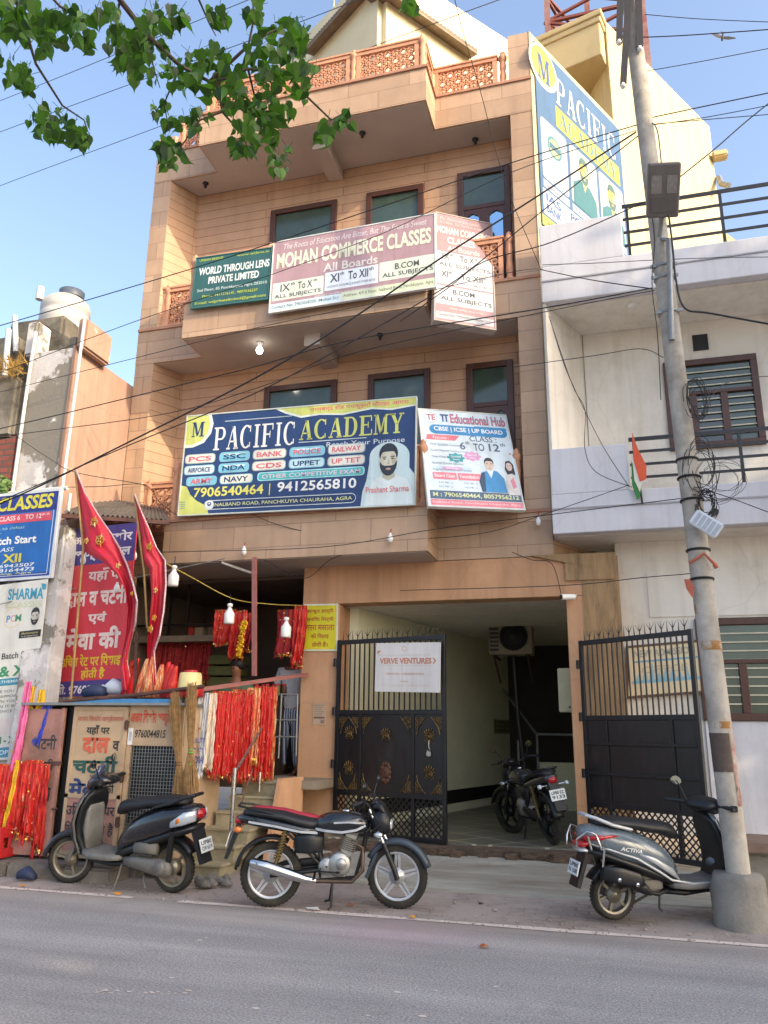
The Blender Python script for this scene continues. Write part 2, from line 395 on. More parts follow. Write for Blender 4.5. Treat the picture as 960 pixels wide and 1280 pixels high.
# ================================================================ materials of the setting
def nodes_of(m): return m.node_tree.nodes, m.node_tree.links
def cladding(name, c1, c2, mortar, bw, bh, ms, off=.5, rough=.55, blotch=None, shift=(0, 0, 0), bump=.35):
    """Stone-slab cladding: joints laid on (x+y, z)."""
    m = bpy.data.materials.new(name); m.use_nodes = True
    n, l = nodes_of(m); b = n['Principled BSDF']
    g = n.new('ShaderNodeNewGeometry'); sx = n.new('ShaderNodeSeparateXYZ'); l.new(g.outputs['Position'], sx.inputs[0])
    ad = n.new('ShaderNodeMath'); l.new(sx.outputs[0], ad.inputs[0]); l.new(sx.outputs[1], ad.inputs[1])
    cb = n.new('ShaderNodeCombineXYZ'); l.new(ad.outputs[0], cb.inputs[0]); l.new(sx.outputs[2], cb.inputs[1])
    mp = n.new('ShaderNodeMapping'); mp.inputs['Location'].default_value = shift; l.new(cb.outputs[0], mp.inputs[0])
    bt = n.new('ShaderNodeTexBrick'); l.new(mp.outputs[0], bt.inputs['Vector'])
    bt.offset = off; bt.inputs['Scale'].default_value = 1; bt.inputs['Brick Width'].default_value = bw; bt.inputs['Row Height'].default_value = bh
    bt.inputs['Mortar Size'].default_value = ms; bt.inputs['Mortar Smooth'].default_value = .2; bt.inputs['Bias'].default_value = 0
    for k, c in (('Color1', c1), ('Color2', c2), ('Mortar', mortar)): bt.inputs[k].default_value = (*hexc(c), 1)
    ns = n.new('ShaderNodeTexNoise'); ns.inputs['Scale'].default_value = 1.3; ns.inputs['Detail'].default_value = 8; ns.inputs['Roughness'].default_value = .7; l.new(g.outputs['Position'], ns.inputs['Vector'])
    rp = n.new('ShaderNodeValToRGB'); rp.color_ramp.elements[0].position = .3; rp.color_ramp.elements[1].position = .75
    rp.color_ramp.elements[0].color = (.78, .76, .75, 1); rp.color_ramp.elements[1].color = (1.06, 1.04, 1.02, 1); l.new(ns.outputs[0], rp.inputs[0])
    mx = n.new('ShaderNodeMix'); mx.data_type = 'RGBA'; mx.blend_type = 'MULTIPLY'; mx.inputs[0].default_value = 1
    l.new(bt.outputs['Color'], mx.inputs[6]); l.new(rp.outputs[0], mx.inputs[7])
    # rain streaks: noise stretched down the wall
    st = n.new('ShaderNodeMapping'); st.inputs['Scale'].default_value = (5, 5, .35); l.new(g.outputs['Position'], st.inputs[0])
    n2 = n.new('ShaderNodeTexNoise'); n2.inputs['Scale'].default_value = 1.6; n2.inputs['Detail'].default_value = 6; l.new(st.outputs[0], n2.inputs['Vector'])
    r2 = n.new('ShaderNodeValToRGB'); r2.color_ramp.elements[0].position = .5; r2.color_ramp.elements[1].position = .8
    r2.color_ramp.elements[0].color = (1, 1, 1, 1); r2.color_ramp.elements[1].color = (.80, .78, .76, 1); l.new(n2.outputs[0], r2.inputs[0])
    m2 = n.new('ShaderNodeMix'); m2.data_type = 'RGBA'; m2.blend_type = 'MULTIPLY'; m2.inputs[0].default_value = .8
    l.new(mx.outputs[2], m2.inputs[6]); l.new(r2.outputs[0], m2.inputs[7])
    l.new(m2.outputs[2], b.inputs['Base Color']); b.inputs['Roughness'].default_value = rough
    bp = n.new('ShaderNodeBump'); bp.inputs['Strength'].default_value = bump; bp.inputs['Distance'].default_value = .01; bp.invert = True
    l.new(bt.outputs['Fac'], bp.inputs['Height']); l.new(bp.outputs[0], b.inputs['Normal'])
    return m
M_STONE = cladding('pink_sandstone_cladding', '#c3a589', '#ae9176', '#927560', .95, .30, .005, shift=(.2, .09, 0))
M_REVEAL = cladding('grooved_sandstone', '#bf9b7c', '#b89374', '#93694f', 2.7, .165, .007, shift=(.1, .02, 0))
M_BRICK = cladding('old_red_brick', '#8d4f43', '#7b4238', '#5d5049', .23, .085, .014, rough=.9)
M_PINKPAINT = mat('peach_painted_plaster', '#c09470', .75, drip=.45, var=.1, vs=2.5, c2='#b98d68', thr=(.45, .7), bump=.15, bs=25)
M_JALI = mat('carved_pink_stone', '#c58f6f', .7, var=.15, vs=9, bump=.15)
M_SOFFIT = mat('grey_white_soffit', '#b5a89e', .8, var=.07, vs=1.5, c2='#a3968c', thr=(.45, .75))
M_WOOD = mat('dark_brown_wood', '#4a2a1e', .4, var=.25, vs=7, stretch=(8, 8, 1))
M_GLASS = mat('window_glass_dark', '#2c342f', .06, var=0, spec=.9)
M_GLASSG = mat('window_glass_green', '#3a4a40', .12, var=.2, vs=3, spec=.8)
M_GLASSSKY = mat('mirror_film_glass', '#9fc3e0', .04, metal=.85, var=0)
M_WHITEW = mat('white_wall_paint', '#e0dbd1', .75, var=.06, vs=1.2, c2='#c6beb0', thr=(.5, .75), drip=.3, bump=.06, bs=30)
M_GREYW = mat('greyish_white_paint', '#cacad0', .7, drip=.28, var=.06, vs=1.1, c2='#adadb4', thr=(.5, .8), bump=.06, bs=25)
M_CREAM = mat('cream_wall_paint', '#c3b38c', .8, drip=.45, var=.07, vs=.8, c2='#ae9c74', thr=(.55, .78), bump=.1, bs=12)
M_CREAMD = mat('cream_cornice_paint', '#bfab80', .8, var=.08, vs=1.6, c2='#a08c68', thr=(.5, .75))
M_CONC = mat('grey_concrete', '#8f8a82', .9, var=.15, vs=5, c2='#6f6a63', bump=.5, bs=40)
M_PLASTER = mat('weathered_grey_plaster', '#bbb7b5', .9, var=.12, vs=2.4, c2='#7b766d', thr=(.50, .53), bump=.4, bs=14, stain=('#cfcbc9', 1.7, .56, .6))
M_PLASTER2 = mat('mossy_old_plaster', '#857d70', .95, var=.25, vs=3, c2='#3d3a33', bump=.5, bs=18)
M_PEACHW = mat('peach_side_plaster', '#ab8b79', .85, drip=.5, var=.09, vs=1.2, c2='#9c7c69', thr=(.5, .8), stain=('#b9aa9c', 2.6, .66, .70), bump=.12, bs=20)
M_STAINC = mat('stained_column_concrete', '#9c7f5c', .9, var=.2, vs=5, c2='#574a3c', thr=(.5, .72), stretch=(3, 3, .5), bump=.35, bs=30)
M_GARAGE = mat('olive_cream_wall', '#e0dcbc', .7, var=.06, vs=1.5, c2='#cbc7a6', thr=(.5, .8))
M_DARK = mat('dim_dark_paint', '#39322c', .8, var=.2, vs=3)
M_BLACK = mat('black_painted_iron', '#17171a', .38, var=.3, vs=9, bump=.1, bs=50)
M_IRONR = mat('rusty_brown_iron', '#5c3a31', .7, var=.25, vs=15, c2='#3d2a25')
M_PINKPIPE = mat('pink_painted_pipe', '#96605a', .6, var=.15, vs=10)
M_STEEL = mat('brushed_steel', '#b9b9b7', .28, metal=.9, var=.1, vs=14)
M_ALU = mat('dull_galvanised', '#8e8f8c', .45, metal=.6, var=.15, vs=10)
M_CABLE = mat('black_cable_sheath', '#16171b', .5, var=.1)
M_WHITEP = mat('white_plastic', '#e9e9e6', .35, var=.03)
M_GOLD = mat('gold_paint', '#6f5830', .5, metal=.4, var=.45, vs=30, c2='#2a241a', thr=(.5, .62))

# ================================================================ ground, road, verge
def ground_mats():
    m = mat('asphalt_road', '#9b9795', .85, var=.10, vs=1.1, c2='#a39e9b', thr=(.4, .7))
    n, l = nodes_of(m); b = n['Principled BSDF']
    g = n.new('ShaderNodeNewGeometry')
    vo = n.new('ShaderNodeTexNoise'); vo.inputs['Scale'].default_value = 62; vo.inputs['Detail'].default_value = 3; vo.inputs['Roughness'].default_value = .8; l.new(g.outputs['Position'], vo.inputs['Vector'])
    rp = n.new('ShaderNodeValToRGB'); rp.color_ramp.elements[0].position = .34; rp.color_ramp.elements[1].position = .68
    rp.color_ramp.elements[0].color = (.45, .45, .45, 1); rp.color_ramp.elements[1].color = (1.5, 1.49, 1.48, 1); l.new(vo.outputs['Fac'], rp.inputs[0])
    old = b.inputs['Base Color'].links[0].from_socket
    mx = n.new('ShaderNodeMix'); mx.data_type = 'RGBA'; mx.blend_type = 'MULTIPLY'; mx.inputs[0].default_value = .85
    l.new(old, mx.inputs[6]); l.new(rp.outputs[0], mx.inputs[7])
    # a patch of pink powder by the road edge, and dust near the verge
    tc = n.new('ShaderNodeVectorMath'); tc.operation = 'DISTANCE'; tc.inputs[1].default_value = (-1.75, 6.75, 0); l.new(g.outputs['Position'], tc.inputs[0])
    mr = n.new('ShaderNodeMapRange'); mr.inputs[1].default_value = .9; mr.inputs[2].default_value = .1; mr.inputs[3].default_value = 0; mr.inputs[4].default_value = .30; l.new(tc.outputs['Value'], mr.inputs[0])
    m2 = n.new('ShaderNodeMix'); m2.data_type = 'RGBA'; m2.inputs[7].default_value = (*hexc('#c08a9e'), 1); l.new(mr.outputs[0], m2.inputs[0]); l.new(mx.outputs[2], m2.inputs[6])
    sp = n.new('ShaderNodeSeparateXYZ'); l.new(g.outputs['Position'], sp.inputs[0])
    nz = n.new('ShaderNodeTexNoise'); nz.inputs['Scale'].default_value = 2.2; nz.inputs['Detail'].default_value = 7; l.new(g.outputs['Position'], nz.inputs['Vector'])
    ml = n.new('ShaderNodeMath'); ml.operation = 'MULTIPLY_ADD'; ml.inputs[1].default_value = 1.5; l.new(nz.outputs[0], ml.inputs[0]); l.new(sp.outputs[1], ml.inputs[2])
    m4 = n.new('ShaderNodeMapRange'); m4.inputs[1].default_value = 7.05; m4.inputs[2].default_value = 7.95; m4.inputs[4].default_value = .75; l.new(ml.outputs[0], m4.inputs[0])
    m3 = n.new('ShaderNodeMix'); m3.data_type = 'RGBA'; m3.inputs[7].default_value = (*hexc('#a29488'), 1); l.new(m4.outputs[0], m3.inputs[0]); l.new(m2.outputs[2], m3.inputs[6])
    l.new(m3.outputs[2], b.inputs['Base Color'])
    # cracks, worn wheel tracks, old stains
    cur = m3.outputs[2]
    def mul(fac, col0, col1, p0, p1, amt):
        nonlocal cur
        r = n.new('ShaderNodeValToRGB'); r.color_ramp.elements[0].position = p0; r.color_ramp.elements[1].position = p1; r.color_ramp.elements[0].color = (*col0, 1); r.color_ramp.elements[1].color = (*col1, 1); l.new(fac, r.inputs[0])
        k = n.new('ShaderNodeMix'); k.data_type = 'RGBA'; k.blend_type = 'MULTIPLY'; k.inputs[0].default_value = amt; l.new(cur, k.inputs[6]); l.new(r.outputs[0], k.inputs[7]); cur = k.outputs[2]
    wn = n.new('ShaderNodeMix'); wn.data_type = 'VECTOR'; wn.inputs[0].default_value = .3; l.new(g.outputs['Position'], wn.inputs[4]); l.new(nz.outputs['Color'], wn.inputs[5])
    v = n.new('ShaderNodeTexVoronoi'); v.feature = 'DISTANCE_TO_EDGE'; v.inputs['Scale'].default_value = .62; l.new(wn.outputs[1], v.inputs['Vector']); mul(v.outputs['Distance'], (.45, .44, .43), (1, 1, 1), .002, .010, .10)
    mp = n.new('ShaderNodeMapping'); mp.inputs['Scale'].default_value = (.12, 1.5, 1); l.new(g.outputs['Position'], mp.inputs[0])
    t2 = n.new('ShaderNodeTexNoise'); t2.inputs['Scale'].default_value = 1.6; t2.inputs['Detail'].default_value = 5; l.new(mp.outputs[0], t2.inputs['Vector']); mul(t2.outputs[0], (.76, .76, .76), (1.15, 1.14, 1.13), .35, .68, .9)
    t3 = n.new('ShaderNodeTexNoise'); t3.inputs['Scale'].default_value = 1.3; t3.inputs['Detail'].default_value = 8; t3.inputs['Roughness'].default_value = .7; mp3 = n.new('ShaderNodeMapping'); mp3.inputs['Location'].default_value = (7, 3, 1); l.new(g.outputs['Position'], mp3.inputs[0]); l.new(mp3.outputs[0], t3.inputs['Vector']); mul(t3.outputs[0], (1, 1, 1), (.62, .60, .60), .60, .76, .8)
    l.new(cur, b.inputs['Base Color'])
    bp = n.new('ShaderNodeBump'); bp.inputs['Strength'].default_value = .5; bp.inputs['Distance'].default_value = .012; l.new(vo.outputs['Fac'], bp.inputs['Height']); l.new(bp.outputs[0], b.inputs['Normal'])
    return m
M_ROAD = ground_mats()
M_VERGE = cladding('dusty_brick_pavers', '#95897f', '#877b72', '#736961', .22, .11, .010, rough=.95)
def verge_mat():
    m = M_VERGE; n, l = nodes_of(m)
    cb = [q for q in n if q.type == 'COMBXYZ'][0]; sx = [q for q in n if q.type == 'SEPXYZ'][0]
    l.new(sx.outputs[0], cb.inputs[0]); l.new(sx.outputs[1], cb.inputs[1])
    b = n['Principled BSDF']; old = b.inputs['Base Color'].links[0].from_socket
    g = [q for q in n if q.type == 'NEW_GEOMETRY'][0]
    ns = n.new('ShaderNodeTexNoise'); ns.inputs['Scale'].default_value = 1.1; ns.inputs['Detail'].default_value = 9; ns.inputs['Roughness'].default_value = .75; l.new(g.outputs['Position'], ns.inputs['Vector'])
    rp = n.new('ShaderNodeValToRGB'); rp.color_ramp.elements[0].position = .36; rp.color_ramp.elements[1].position = .56; l.new(ns.outputs[0], rp.inputs[0])
    mx = n.new('ShaderNodeMix'); mx.data_type = 'RGBA'; mx.inputs[7].default_value = (*hexc('#a0938a'), 1); l.new(rp.outputs[0], mx.inputs[0]); l.new(old, mx.inputs[6])
    l.new(mx.outputs[2], b.inputs['Base Color'])
verge_mat()
M_DUST = mat('pale_dust_line', '#cfbfb3', .95, var=.12, vs=8, alpha=1)
M_MARBLE = mat('worn_greenish_marble', '#9a978b', .55, var=.18, vs=2, c2='#7d7265', thr=(.45, .7), stretch=(1, 5, 1), bump=.1, bs=20)

def grid(mb, x0, x1, y0, y1, nx, ny, zf, smooth=True):
    vs = [(x0+(x1-x0)*i/nx, y0+(y1-y0)*j/ny, zf(x0+(x1-x0)*i/nx, y0+(y1-y0)*j/ny)) for j in range(ny+1) for i in range(nx+1)]
    fs = [(j*(nx+1)+i, j*(nx+1)+i+1, (j+1)*(nx+1)+i+1, (j+1)*(nx+1)+i) for j in range(ny) for i in range(nx)]
    return mb.add(vs, fs, smooth)
from mathutils import noise as mn
def nz(x, y, s=1.0): return mn.noise(Vector((x*s, y*s, 3.3)))
M_EARTH = mat('bare_earth', '#7d7065', .95, var=.15, vs=2, bump=.3, bs=10)
solo('ground', MB().quad((-600, -600, -.06), (600, -600, -.06), (600, 600, -.06), (-600, 600, -.06)), M_EARTH, None, None, kind='structure')
solo('road', grid(MB(), -60, 60, -3.5, 7.12, 2, 1, lambda x, y: 0), M_ROAD, None, None, kind='structure')
# dusty, faded edge line between road and verge
el = MB(); xs = [-14+.12*i for i in range(170)]
va, fa = [], []
for i, x in enumerate(xs):
    w = .035+.03*abs(nz(x, 1, .9)); c = 7.07+.02*nz(x, 5, .5)
    va += [(x, c-w, .004), (x, c+w, .004)]
    if i and nz(x, 9, 1.7) > -.42: fa.append((2*i-2, 2*i, 2*i+1, 2*i-1))
el.add(va, fa)
solo('road_edge_line', el, M_DUST, None, None, kind='structure')
solo('verge', grid(MB(), -16, 14, 7.1, 8.7, 300, 32, lambda x, y: -.004+max(0, (y-7.1))*.028+.012*nz(x, y, 2.1)*min(1, (y-7.1)*4)), M_VERGE, None, None, kind='structure')
# marble apron sloping up to the gate
ap = MB()
def apz(y): return .045+(y-8.25)*.20 if y < 9.15 else .225
ys = [8.22, 8.40, 8.56, 8.74, 8.93, 9.16]
for i in range(5):
    z0, z1 = apz(ys[i]), apz(ys[i+1])
    ap.add([(-3.75, ys[i], z0), (.9, ys[i], z0), (.9, ys[i+1]-.012, z1), (-3.75, ys[i+1]-.012, z1), (-3.75, ys[i], -.05), (.9, ys[i], -.05), (.9, ys[i+1]-.012, -.05), (-3.75, ys[i+1]-.012, -.05)],
           [(0, 1, 2, 3), (0, 4, 5, 1), (3, 2, 6, 7), (0, 3, 7, 4), (1, 5, 6, 2)])
solo('marble_ramp', ap, M_MARBLE, None, None, kind='structure')
M_BROKEN = mat('broken_brick_edge', '#6f5a48', .95, var=.35, vs=22, c2='#3f352b', bump=.8, bs=60, stretch=(1, 1, 3))
M_TILE = cladding('dark_garage_tiles', '#77756a', '#69685d', '#b9b298', .5, .5, .018, off=0, rough=.35)
n, l = nodes_of(M_TILE); cb = [q for q in n if q.type == 'COMBXYZ'][0]; sx = [q for q in n if q.type == 'SEPXYZ'][0]
l.new(sx.outputs[0], cb.inputs[0]); l.new(sx.outputs[1], cb.inputs[1])
[q for q in n if q.type == 'MAPPING'][0].inputs['Rotation'].default_value = (0, 0, R(38))
th = MB().box(-3.75, -.12, 9.16, 9.52, -.05, .285, b=.02)
for i in range(70):
    x = rnd.uniform(-3.7, -.2); s = rnd.uniform(.02, .06); y = 9.14+rnd.uniform(-.03, .03)
    th.box(x-s*1.6, x+s*1.6, y-s, y+s, rnd.uniform(.17, .24), rnd.uniform(.25, .29), b=.008)
solo('threshold_step', th, M_BROKEN, None, None, kind='structure')
solo('garage_floor', MB().box(-4.2, .11, 9.52, 17, .1, .30), M_TILE, None, None, kind='structure')
# loose grit and dust at the verge
gt = MB()
for i in range(900):
    y = 7.02+abs(rnd.gauss(0, .45)); x = rnd.uniform(-7, 2.2); s_ = rnd.uniform(.004, .013)*(2 if rnd.random() < .06 else 1)
    if y > 8.3: continue
    z = max(0, (y-7.1)*.028)+.004; v = [Vector((x+math.cos(a)*s_*rnd.uniform(.7, 1.3), y+math.sin(a)*s_*rnd.uniform(.7, 1.3), z)) for a in (0, 1.3, 2.5, 3.8, 5.1)]
    gt.add(v+[Vector((x, y, z+s_*rnd.uniform(.5, 1)))], [(k, (k+1) % 5, 5) for k in range(5)])
solo('gravel', gt, mat('loose_grit', '#8b7d72', .95, var=.3, vs=30), None, None, kind='stuff')
# ================================================================ the pink building
F, BF, BK = 9.9, 9.28, 10.38          # pier front, projecting balcony front, back wall of the balconies
SK = Vector((.485, .875, 0))          # both side walls run off at this slant
PB = thing('commercial_building', 'three storey pink sandstone building with latticed balconies and an open gated garage', 'building', (-3.8, F, 0))
LV = [(3.66, 4.26), (7.03, 7.63), (10.39, 10.99)]
XL, XR, XA, XB = -6.95, -.62, -5.78, -2.10
w = MB()
def skewbox(mb, x0, x1, y0, y1, z0, z1):
    k = SK.x/SK.y*(y1-y0)
    mb.add([(x0, y0, z0), (x1, y0, z0), (x1+k, y1, z0), (x0+k, y1, z0), (x0, y0, z1), (x1, y0, z1), (x1+k, y1, z1), (x0+k, y1, z1)],
           [(0, 3, 2, 1), (4, 5, 6, 7), (0, 1, 5, 4), (2, 3, 7, 6), (0, 4, 7, 3), (1, 2, 6, 5)])
skewbox(w, XL, XL+.32, F, BK+.4, 3.66, 11.3)          # left pier with its slanting reveal
w.build('pier_wall', M_STONE, PB, bevel=.006); w = MB()
skewbox(w, XR-.34, XR-.012, F, BK+.4, 3.66, 11.85)         # right pier
w.build('pier_wall', M_STONE, PB, bevel=.006)
w = MB()
w.box(XL+.3, XR+.1, BK, BK+.25, 3.9, 10.5)
w.build('back_wall', M_REVEAL, PB)
w = MB()
k = SK.x/SK.y
w.add([(XL+.3235, F+.003, 4.2), (XL+.3235+k*(BK-F), BK, 4.2), (XL+.3235+k*(BK-F), BK, 10.4), (XL+.3235, F+.003, 10.4)], [(0, 1, 2, 3)])
w.build('reveal_wall', M_REVEAL, PB)
# side wall towards the white building (painted cream, carries the billboard)
w = MB(); A = Vector((XR-.010, F-.01, 3.9)); B = A+SK*4.6
w.add([A, B, B+Vector((0, 0, 7.95)), A+Vector((0, 0, 7.95)), A+Vector((-.1, .05, 0)), B+Vector((-.4, 0, 0)), B+Vector((-.4, 0, 7.95)), A+Vector((-.1, .05, 7.95))], [(0, 1, 2, 3), (3, 2, 6, 7), (1, 5, 6, 2)])
w.build('side_wall', M_CREAM, PB)
w = MB(); w.box(XL+.35, XR, BK+.25, 15, 3.7, 10.8); w.build('core_wall', M_PINKPAINT, PB)
for i, (z0, z1) in enumerate(LV):
    s = MB()
    s.box(XA, XB, BF, BK, z0, z1); s.box(XL+.002 if i else XL+.33, XA-.0, F-.006, BK, z0+.0005, z1-.001); s.box(XB, XR-.004, F-.006, BK, z0+.0005, z1-.001)
    sl_ = s.build('balcony_slab', M_STONE, PB)
    t = MB()                                              # thin projecting ledge
    t.box(XA-.03, XB+.03, BF-.03, BF+.1, z1-.03, z1+.012); t.box(XL, XA-.03, F-.03, F+.1, z1-.03, z1+.012); t.box(XB+.03, XR-.004, F-.03, F+.1, z1-.03, z1+.012)
    t.box(XA-.03, XA+.05, BF+.1, F-.03, z1-.03, z1+.012); t.box(XB-.05, XB+.03, BF+.1, F-.03, z1-.03, z1+.012)
    t.build('ledge', mat('darker_stone_ledge', '#a87c64', .7, var=.15, vs=6), sl_)
    t = MB()                                              # plastered soffit with drip groove and beam
    t.box(XA+.03, XB-.03, BF+.03, BK-.002, z0-.012, z0-.002); t.box(XL+.36, XA+.03, F+.03, BK-.002, z0-.012, z0-.002); t.box(XB-.03, XR-.37, F+.03, BK-.002, z0-.012, z0-.002)
    if i:
        bx = -3.86 if i == 2 else -3.86
        t.box(bx-.12, bx+.12, BF+.32, BK-.003, z0-.20, z0-.012)
    t.build('soffit', M_SOFFIT, sl_)
# --- pierced stone balustrades
def jali(mb, a, b, z0, z1, t=.05, cell=.125, star=False):
    a, b = Vector(a), Vector(b); L = (b-a).length; d = (b-a).normalized(); nrm = Vector((d.y, -d.x, 0))
    P = lambda u, z: a+d*u+Vector((0, 0, z))
    fr = .065
    for za, zb in ((z0, z0+fr), (z1-fr, z1)): mb.bar(P(0, (za+zb)/2), P(L, (za+zb)/2), t*1.6, zb-za)
    for ua in (fr/2, L-fr/2): mb.bar(P(ua, z0+fr), P(ua, z1-fr), fr, t*1.4, up=nrm)
    mb.bar(P(-.02, z1+.012), P(L+.02, z1+.012), t*2.2, .03)
    u0, u1, v0, v1 = fr, L-fr, z0+fr, z1-fr
    nu, nv = max(2, round((u1-u0)/cell)), max(2, round((v1-v0)/cell)); cu, cv = (u1-u0)/nu, (v1-v0)/nv
    for i in range(nu):
        for j in range(nv):
            x0, x1, y0, y1 = u0+i*cu, u0+(i+1)*cu, v0+j*cv, v0+(j+1)*cv; xm, ym = (x0+x1)/2, (y0+y1)/2
            for q in (((x0, ym), (xm, y0)), ((xm, y0), (x1, ym)), ((x1, ym), (xm, y1)), ((xm, y1), (x0, ym))):
                mb.bar(P(*q[0]), P(*q[1]), t*.7, .024, up=nrm.cross(P(*q[1])-P(*q[0])))
            if (i+j) % 2 == 0 or star: mb.obox(P(xm, ym), d*.016, nrm*t*.3, Vector((0, 0, .016)))
            mb.obox(P(x0, y0), d*.022, nrm*t*.33, Vector((0, 0, .022)))
            if star: mb.bar(P(xm, y0), P(xm, y1), t*.6, .014, up=d); mb.bar(P(x0, ym), P(x1, ym), t*.6, .014)
def post(mb, x, y, z0, z1, r=.055):
    mb.lathe([(r*1.25, z0), (r*1.25, z0+.06), (r*.8, z0+.10), (r, z0+.2), (r*.75, (z0+z1)/2), (r, z1-.2), (r*.8, z1-.1), (r*1.2, z1-.07), (r*1.2, z1-.02), (r*.7, z1+.02), (r*.75, z1+.05), (.004, z1+.09)], (x, y, 0), n=10)
def rail(z, h, segs, posts):
    m_ = MB()
    for a, b, st in segs: jali(m_, a, b, z+.012, z+h, star=st)
    o = m_.build('balustrade', M_JALI, PB)
    for x, y in posts:
        q = MB(); post(q, x, y, z, z+h+.02); q.build('baluster_post', M_JALI, PB)
px = [XA+.08, -4.47, -3.25, XB-.07]
y0 = BF+.07
for i, h in ((2, .56), (1, .72), (0, .78)):
    z = LV[i][1]
    segs = [((px[j]+.05, y0, 0), (px[j+1]-.05, y0, 0), False) for j in range(3)]
    segs += [((XL+.36, F+.08, 0), (XA-.0, F+.08, 0), False), ((XB-.02, F+.08, 0), (XR-.52, F+.08, 0), i < 2), ((XB-.07, y0+.07, 0), (XB-.07, F+.05, 0), False), ((XA+.08, F+.05, 0), (XA+.08, y0+.07, 0), False)]
    rail(z, h, segs, [(x, y0) for x in px]+[(XL+.43, F+.08), (XR-.43, F+.08)])
# --- windows and doors on the two balconies
def window(tl, tr, zb, door=False, glass=M_GLASSG, lit=None):
    P0, P1 = on(*tl, Y=BK), on(*tr, Y=BK); x0, x1, z1 = P0.x, P1.x, (P0.z+P1.z)/2
    f = MB(); t = .09; y = BK
    f.box(x0, x0+t, y-.05, y+.02, zb, z1); f.box(x1-t, x1, y-.05, y+.02, zb, z1); f.box(x0+t, x1-t, y-.05, y+.02, z1-t, z1)
    if not door: f.box(x0+t, x1-t, y-.05, y+.02, zb, zb+t)
    zt = z1-.62
    f.box(x0+t, x1-t, y-.045, y+.02, zt-.07, zt)
    xm = (x0+x1)/2
    f.box(xm-.045, xm+.045, y-.04, y+.02, zb+(0 if door else t), zt-.07)
    fr = f.build('door' if door else 'window', M_WOOD, PB, bevel=.006)
    g = MB(); g.box(x0+t, x1-t, y-.012, y+.01, zt, z1-t)
    g.build('pane', M_GLASSG, fr)
    for a, b in ((x0+t, xm-.045), (xm+.045, x1-t)):
        s = MB(); zl = zb+(1.0 if door else t); w_ = b-a
        # sash with a wavy top rail
        top = [(a, zt-.07), (b, zt-.07)]
        wave = [(b-w_*q, zt-.17-.05*math.cos(q*2*math.pi)*1.0-(.02 if .3 < q < .7 else 0)) for q in [i/12 for i in range(13)]]
        s.prism(top+wave, y-.035, y-.008)
        s.box(a, a+.035, y-.034, y-.008, zl, zt-.1); s.box(b-.035, b, y-.034, y-.008, zl, zt-.1)
        if door: s.box(a, b, y-.034, y-.008, zb, zl)
        sh = s.build('sash', M_WOOD, fr)
        p = MB(); p.box(a+.03, b-.03, y-.014, y+.01, zl, zt-.12); p.build('pane', glass, fr)
window((340, 266), (422, 250), 8.3); window((459, 243.5), (530, 231), 8.3); window((572, 219), (637, 208), 7.64, True, M_GLASSSKY)
window((332, 485), (422, 475.5), 4.95); window((461, 470), (538, 461), 4.95); window((583, 458), (641, 449), 4.28, True)
# --- ground floor: beam, columns, garage and shop interior
w = MB(); w.box(-3.96, -.06, F, F+.3, 3.14, 3.655); w.build('beam', M_PINKPAINT, PB, bevel=.01)
w = MB(); w.box(-3.95, -3.43, F-.003, F+.42, -.05, 3.137); w.build('column', M_PINKPAINT, PB, bevel=.012)
w = MB(); w.box(-.50, -.14, F-.004, F+.4, .05, 3.137); w.build('column', M_PINKPAINT, PB, bevel=.012)
w = MB(); w.box(-.30, .14, F-.01, F+.38, .05, 3.62); w.box(-.52, .12, F-.03, F+.3, 3.30, 3.63, b=.03)
w.add([(-.9, F-.05, 3.66), (XR, F-.05, 3.66), (.12, F-.02, 3.40), (.12, F+.3, 3.40), (-.9, F+.3, 3.66), (.12, F-.02, 3.66), (.12, F+.3, 3.66)], [(0, 1, 2), (1, 5, 2), (0, 2, 3, 4), (2, 5, 6, 3)])
w.build('stained_column', M_STAINC, PB)
w = MB()
g0, g1 = Vector((-3.30, F+.42, 0)), Vector((-1.95, 15.6, 0))
w.add([g0+Vector((0, 0, .3)), g1+Vector((0, 0, .3)), g1+Vector((0, 0, 3.14)), g0+Vector((0, 0, 3.14))], [(0, 1, 2, 3)])
w.add([(-3.43, F+.42, .3), (-3.3, F+.42, .3), (-3.3, F+.42, 3.14), (-3.43, F+.42, 3.14)], [(0, 1, 2, 3)])
w.build('garage_wall', M_GARAGE, PB)
d = (g1-g0).normalized(); nn = Vector((d.y, -d.x, 0))
w = MB(); w.obox((g0+g1)/2+nn*.006+Vector((0, 0, .53)), d*((g1-g0).length/2-.01), nn*.005, Vector((0, 0, .10))); w.build('skirting', mat('black_skirting', '#1d1c1a', .4, var=.2), PB)
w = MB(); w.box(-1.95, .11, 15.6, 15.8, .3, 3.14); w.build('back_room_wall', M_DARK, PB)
w = MB(); w.box(.0, .11, F+.4, 15.6, .3, 3.14); w.build('garage_side_wall', M_GARAGE, PB)
w = MB(); w.box(-4, .11, F+.3, 15.8, 3.14, 3.3); w.build('garage_ceiling', M_WHITEW, PB)
w = MB(); w.box(-1.3, 0, 14.1, 14.2, .3, 1.05); w.build('half_wall', M_GARAGE, PB)
w = MB()
for q in (((-1.30, 14.05, .3), (-1.3, 14.05, 1.5)), ((-1.3, 14.05, 1.5), (0, 14.05, 1.5)), ((-.6, 14.05, 1.05), (-.6, 14.05, 1.5)), ((-1.3, 14.05, 1.5), (-2.0, 15.2, 2.3)), ((-1.6, 13.9, .3), (-1.6, 13.9, 1.4))): w.tube(q, .022, 6)
w.build('stair_railing', M_ALU, PB)
w = MB()
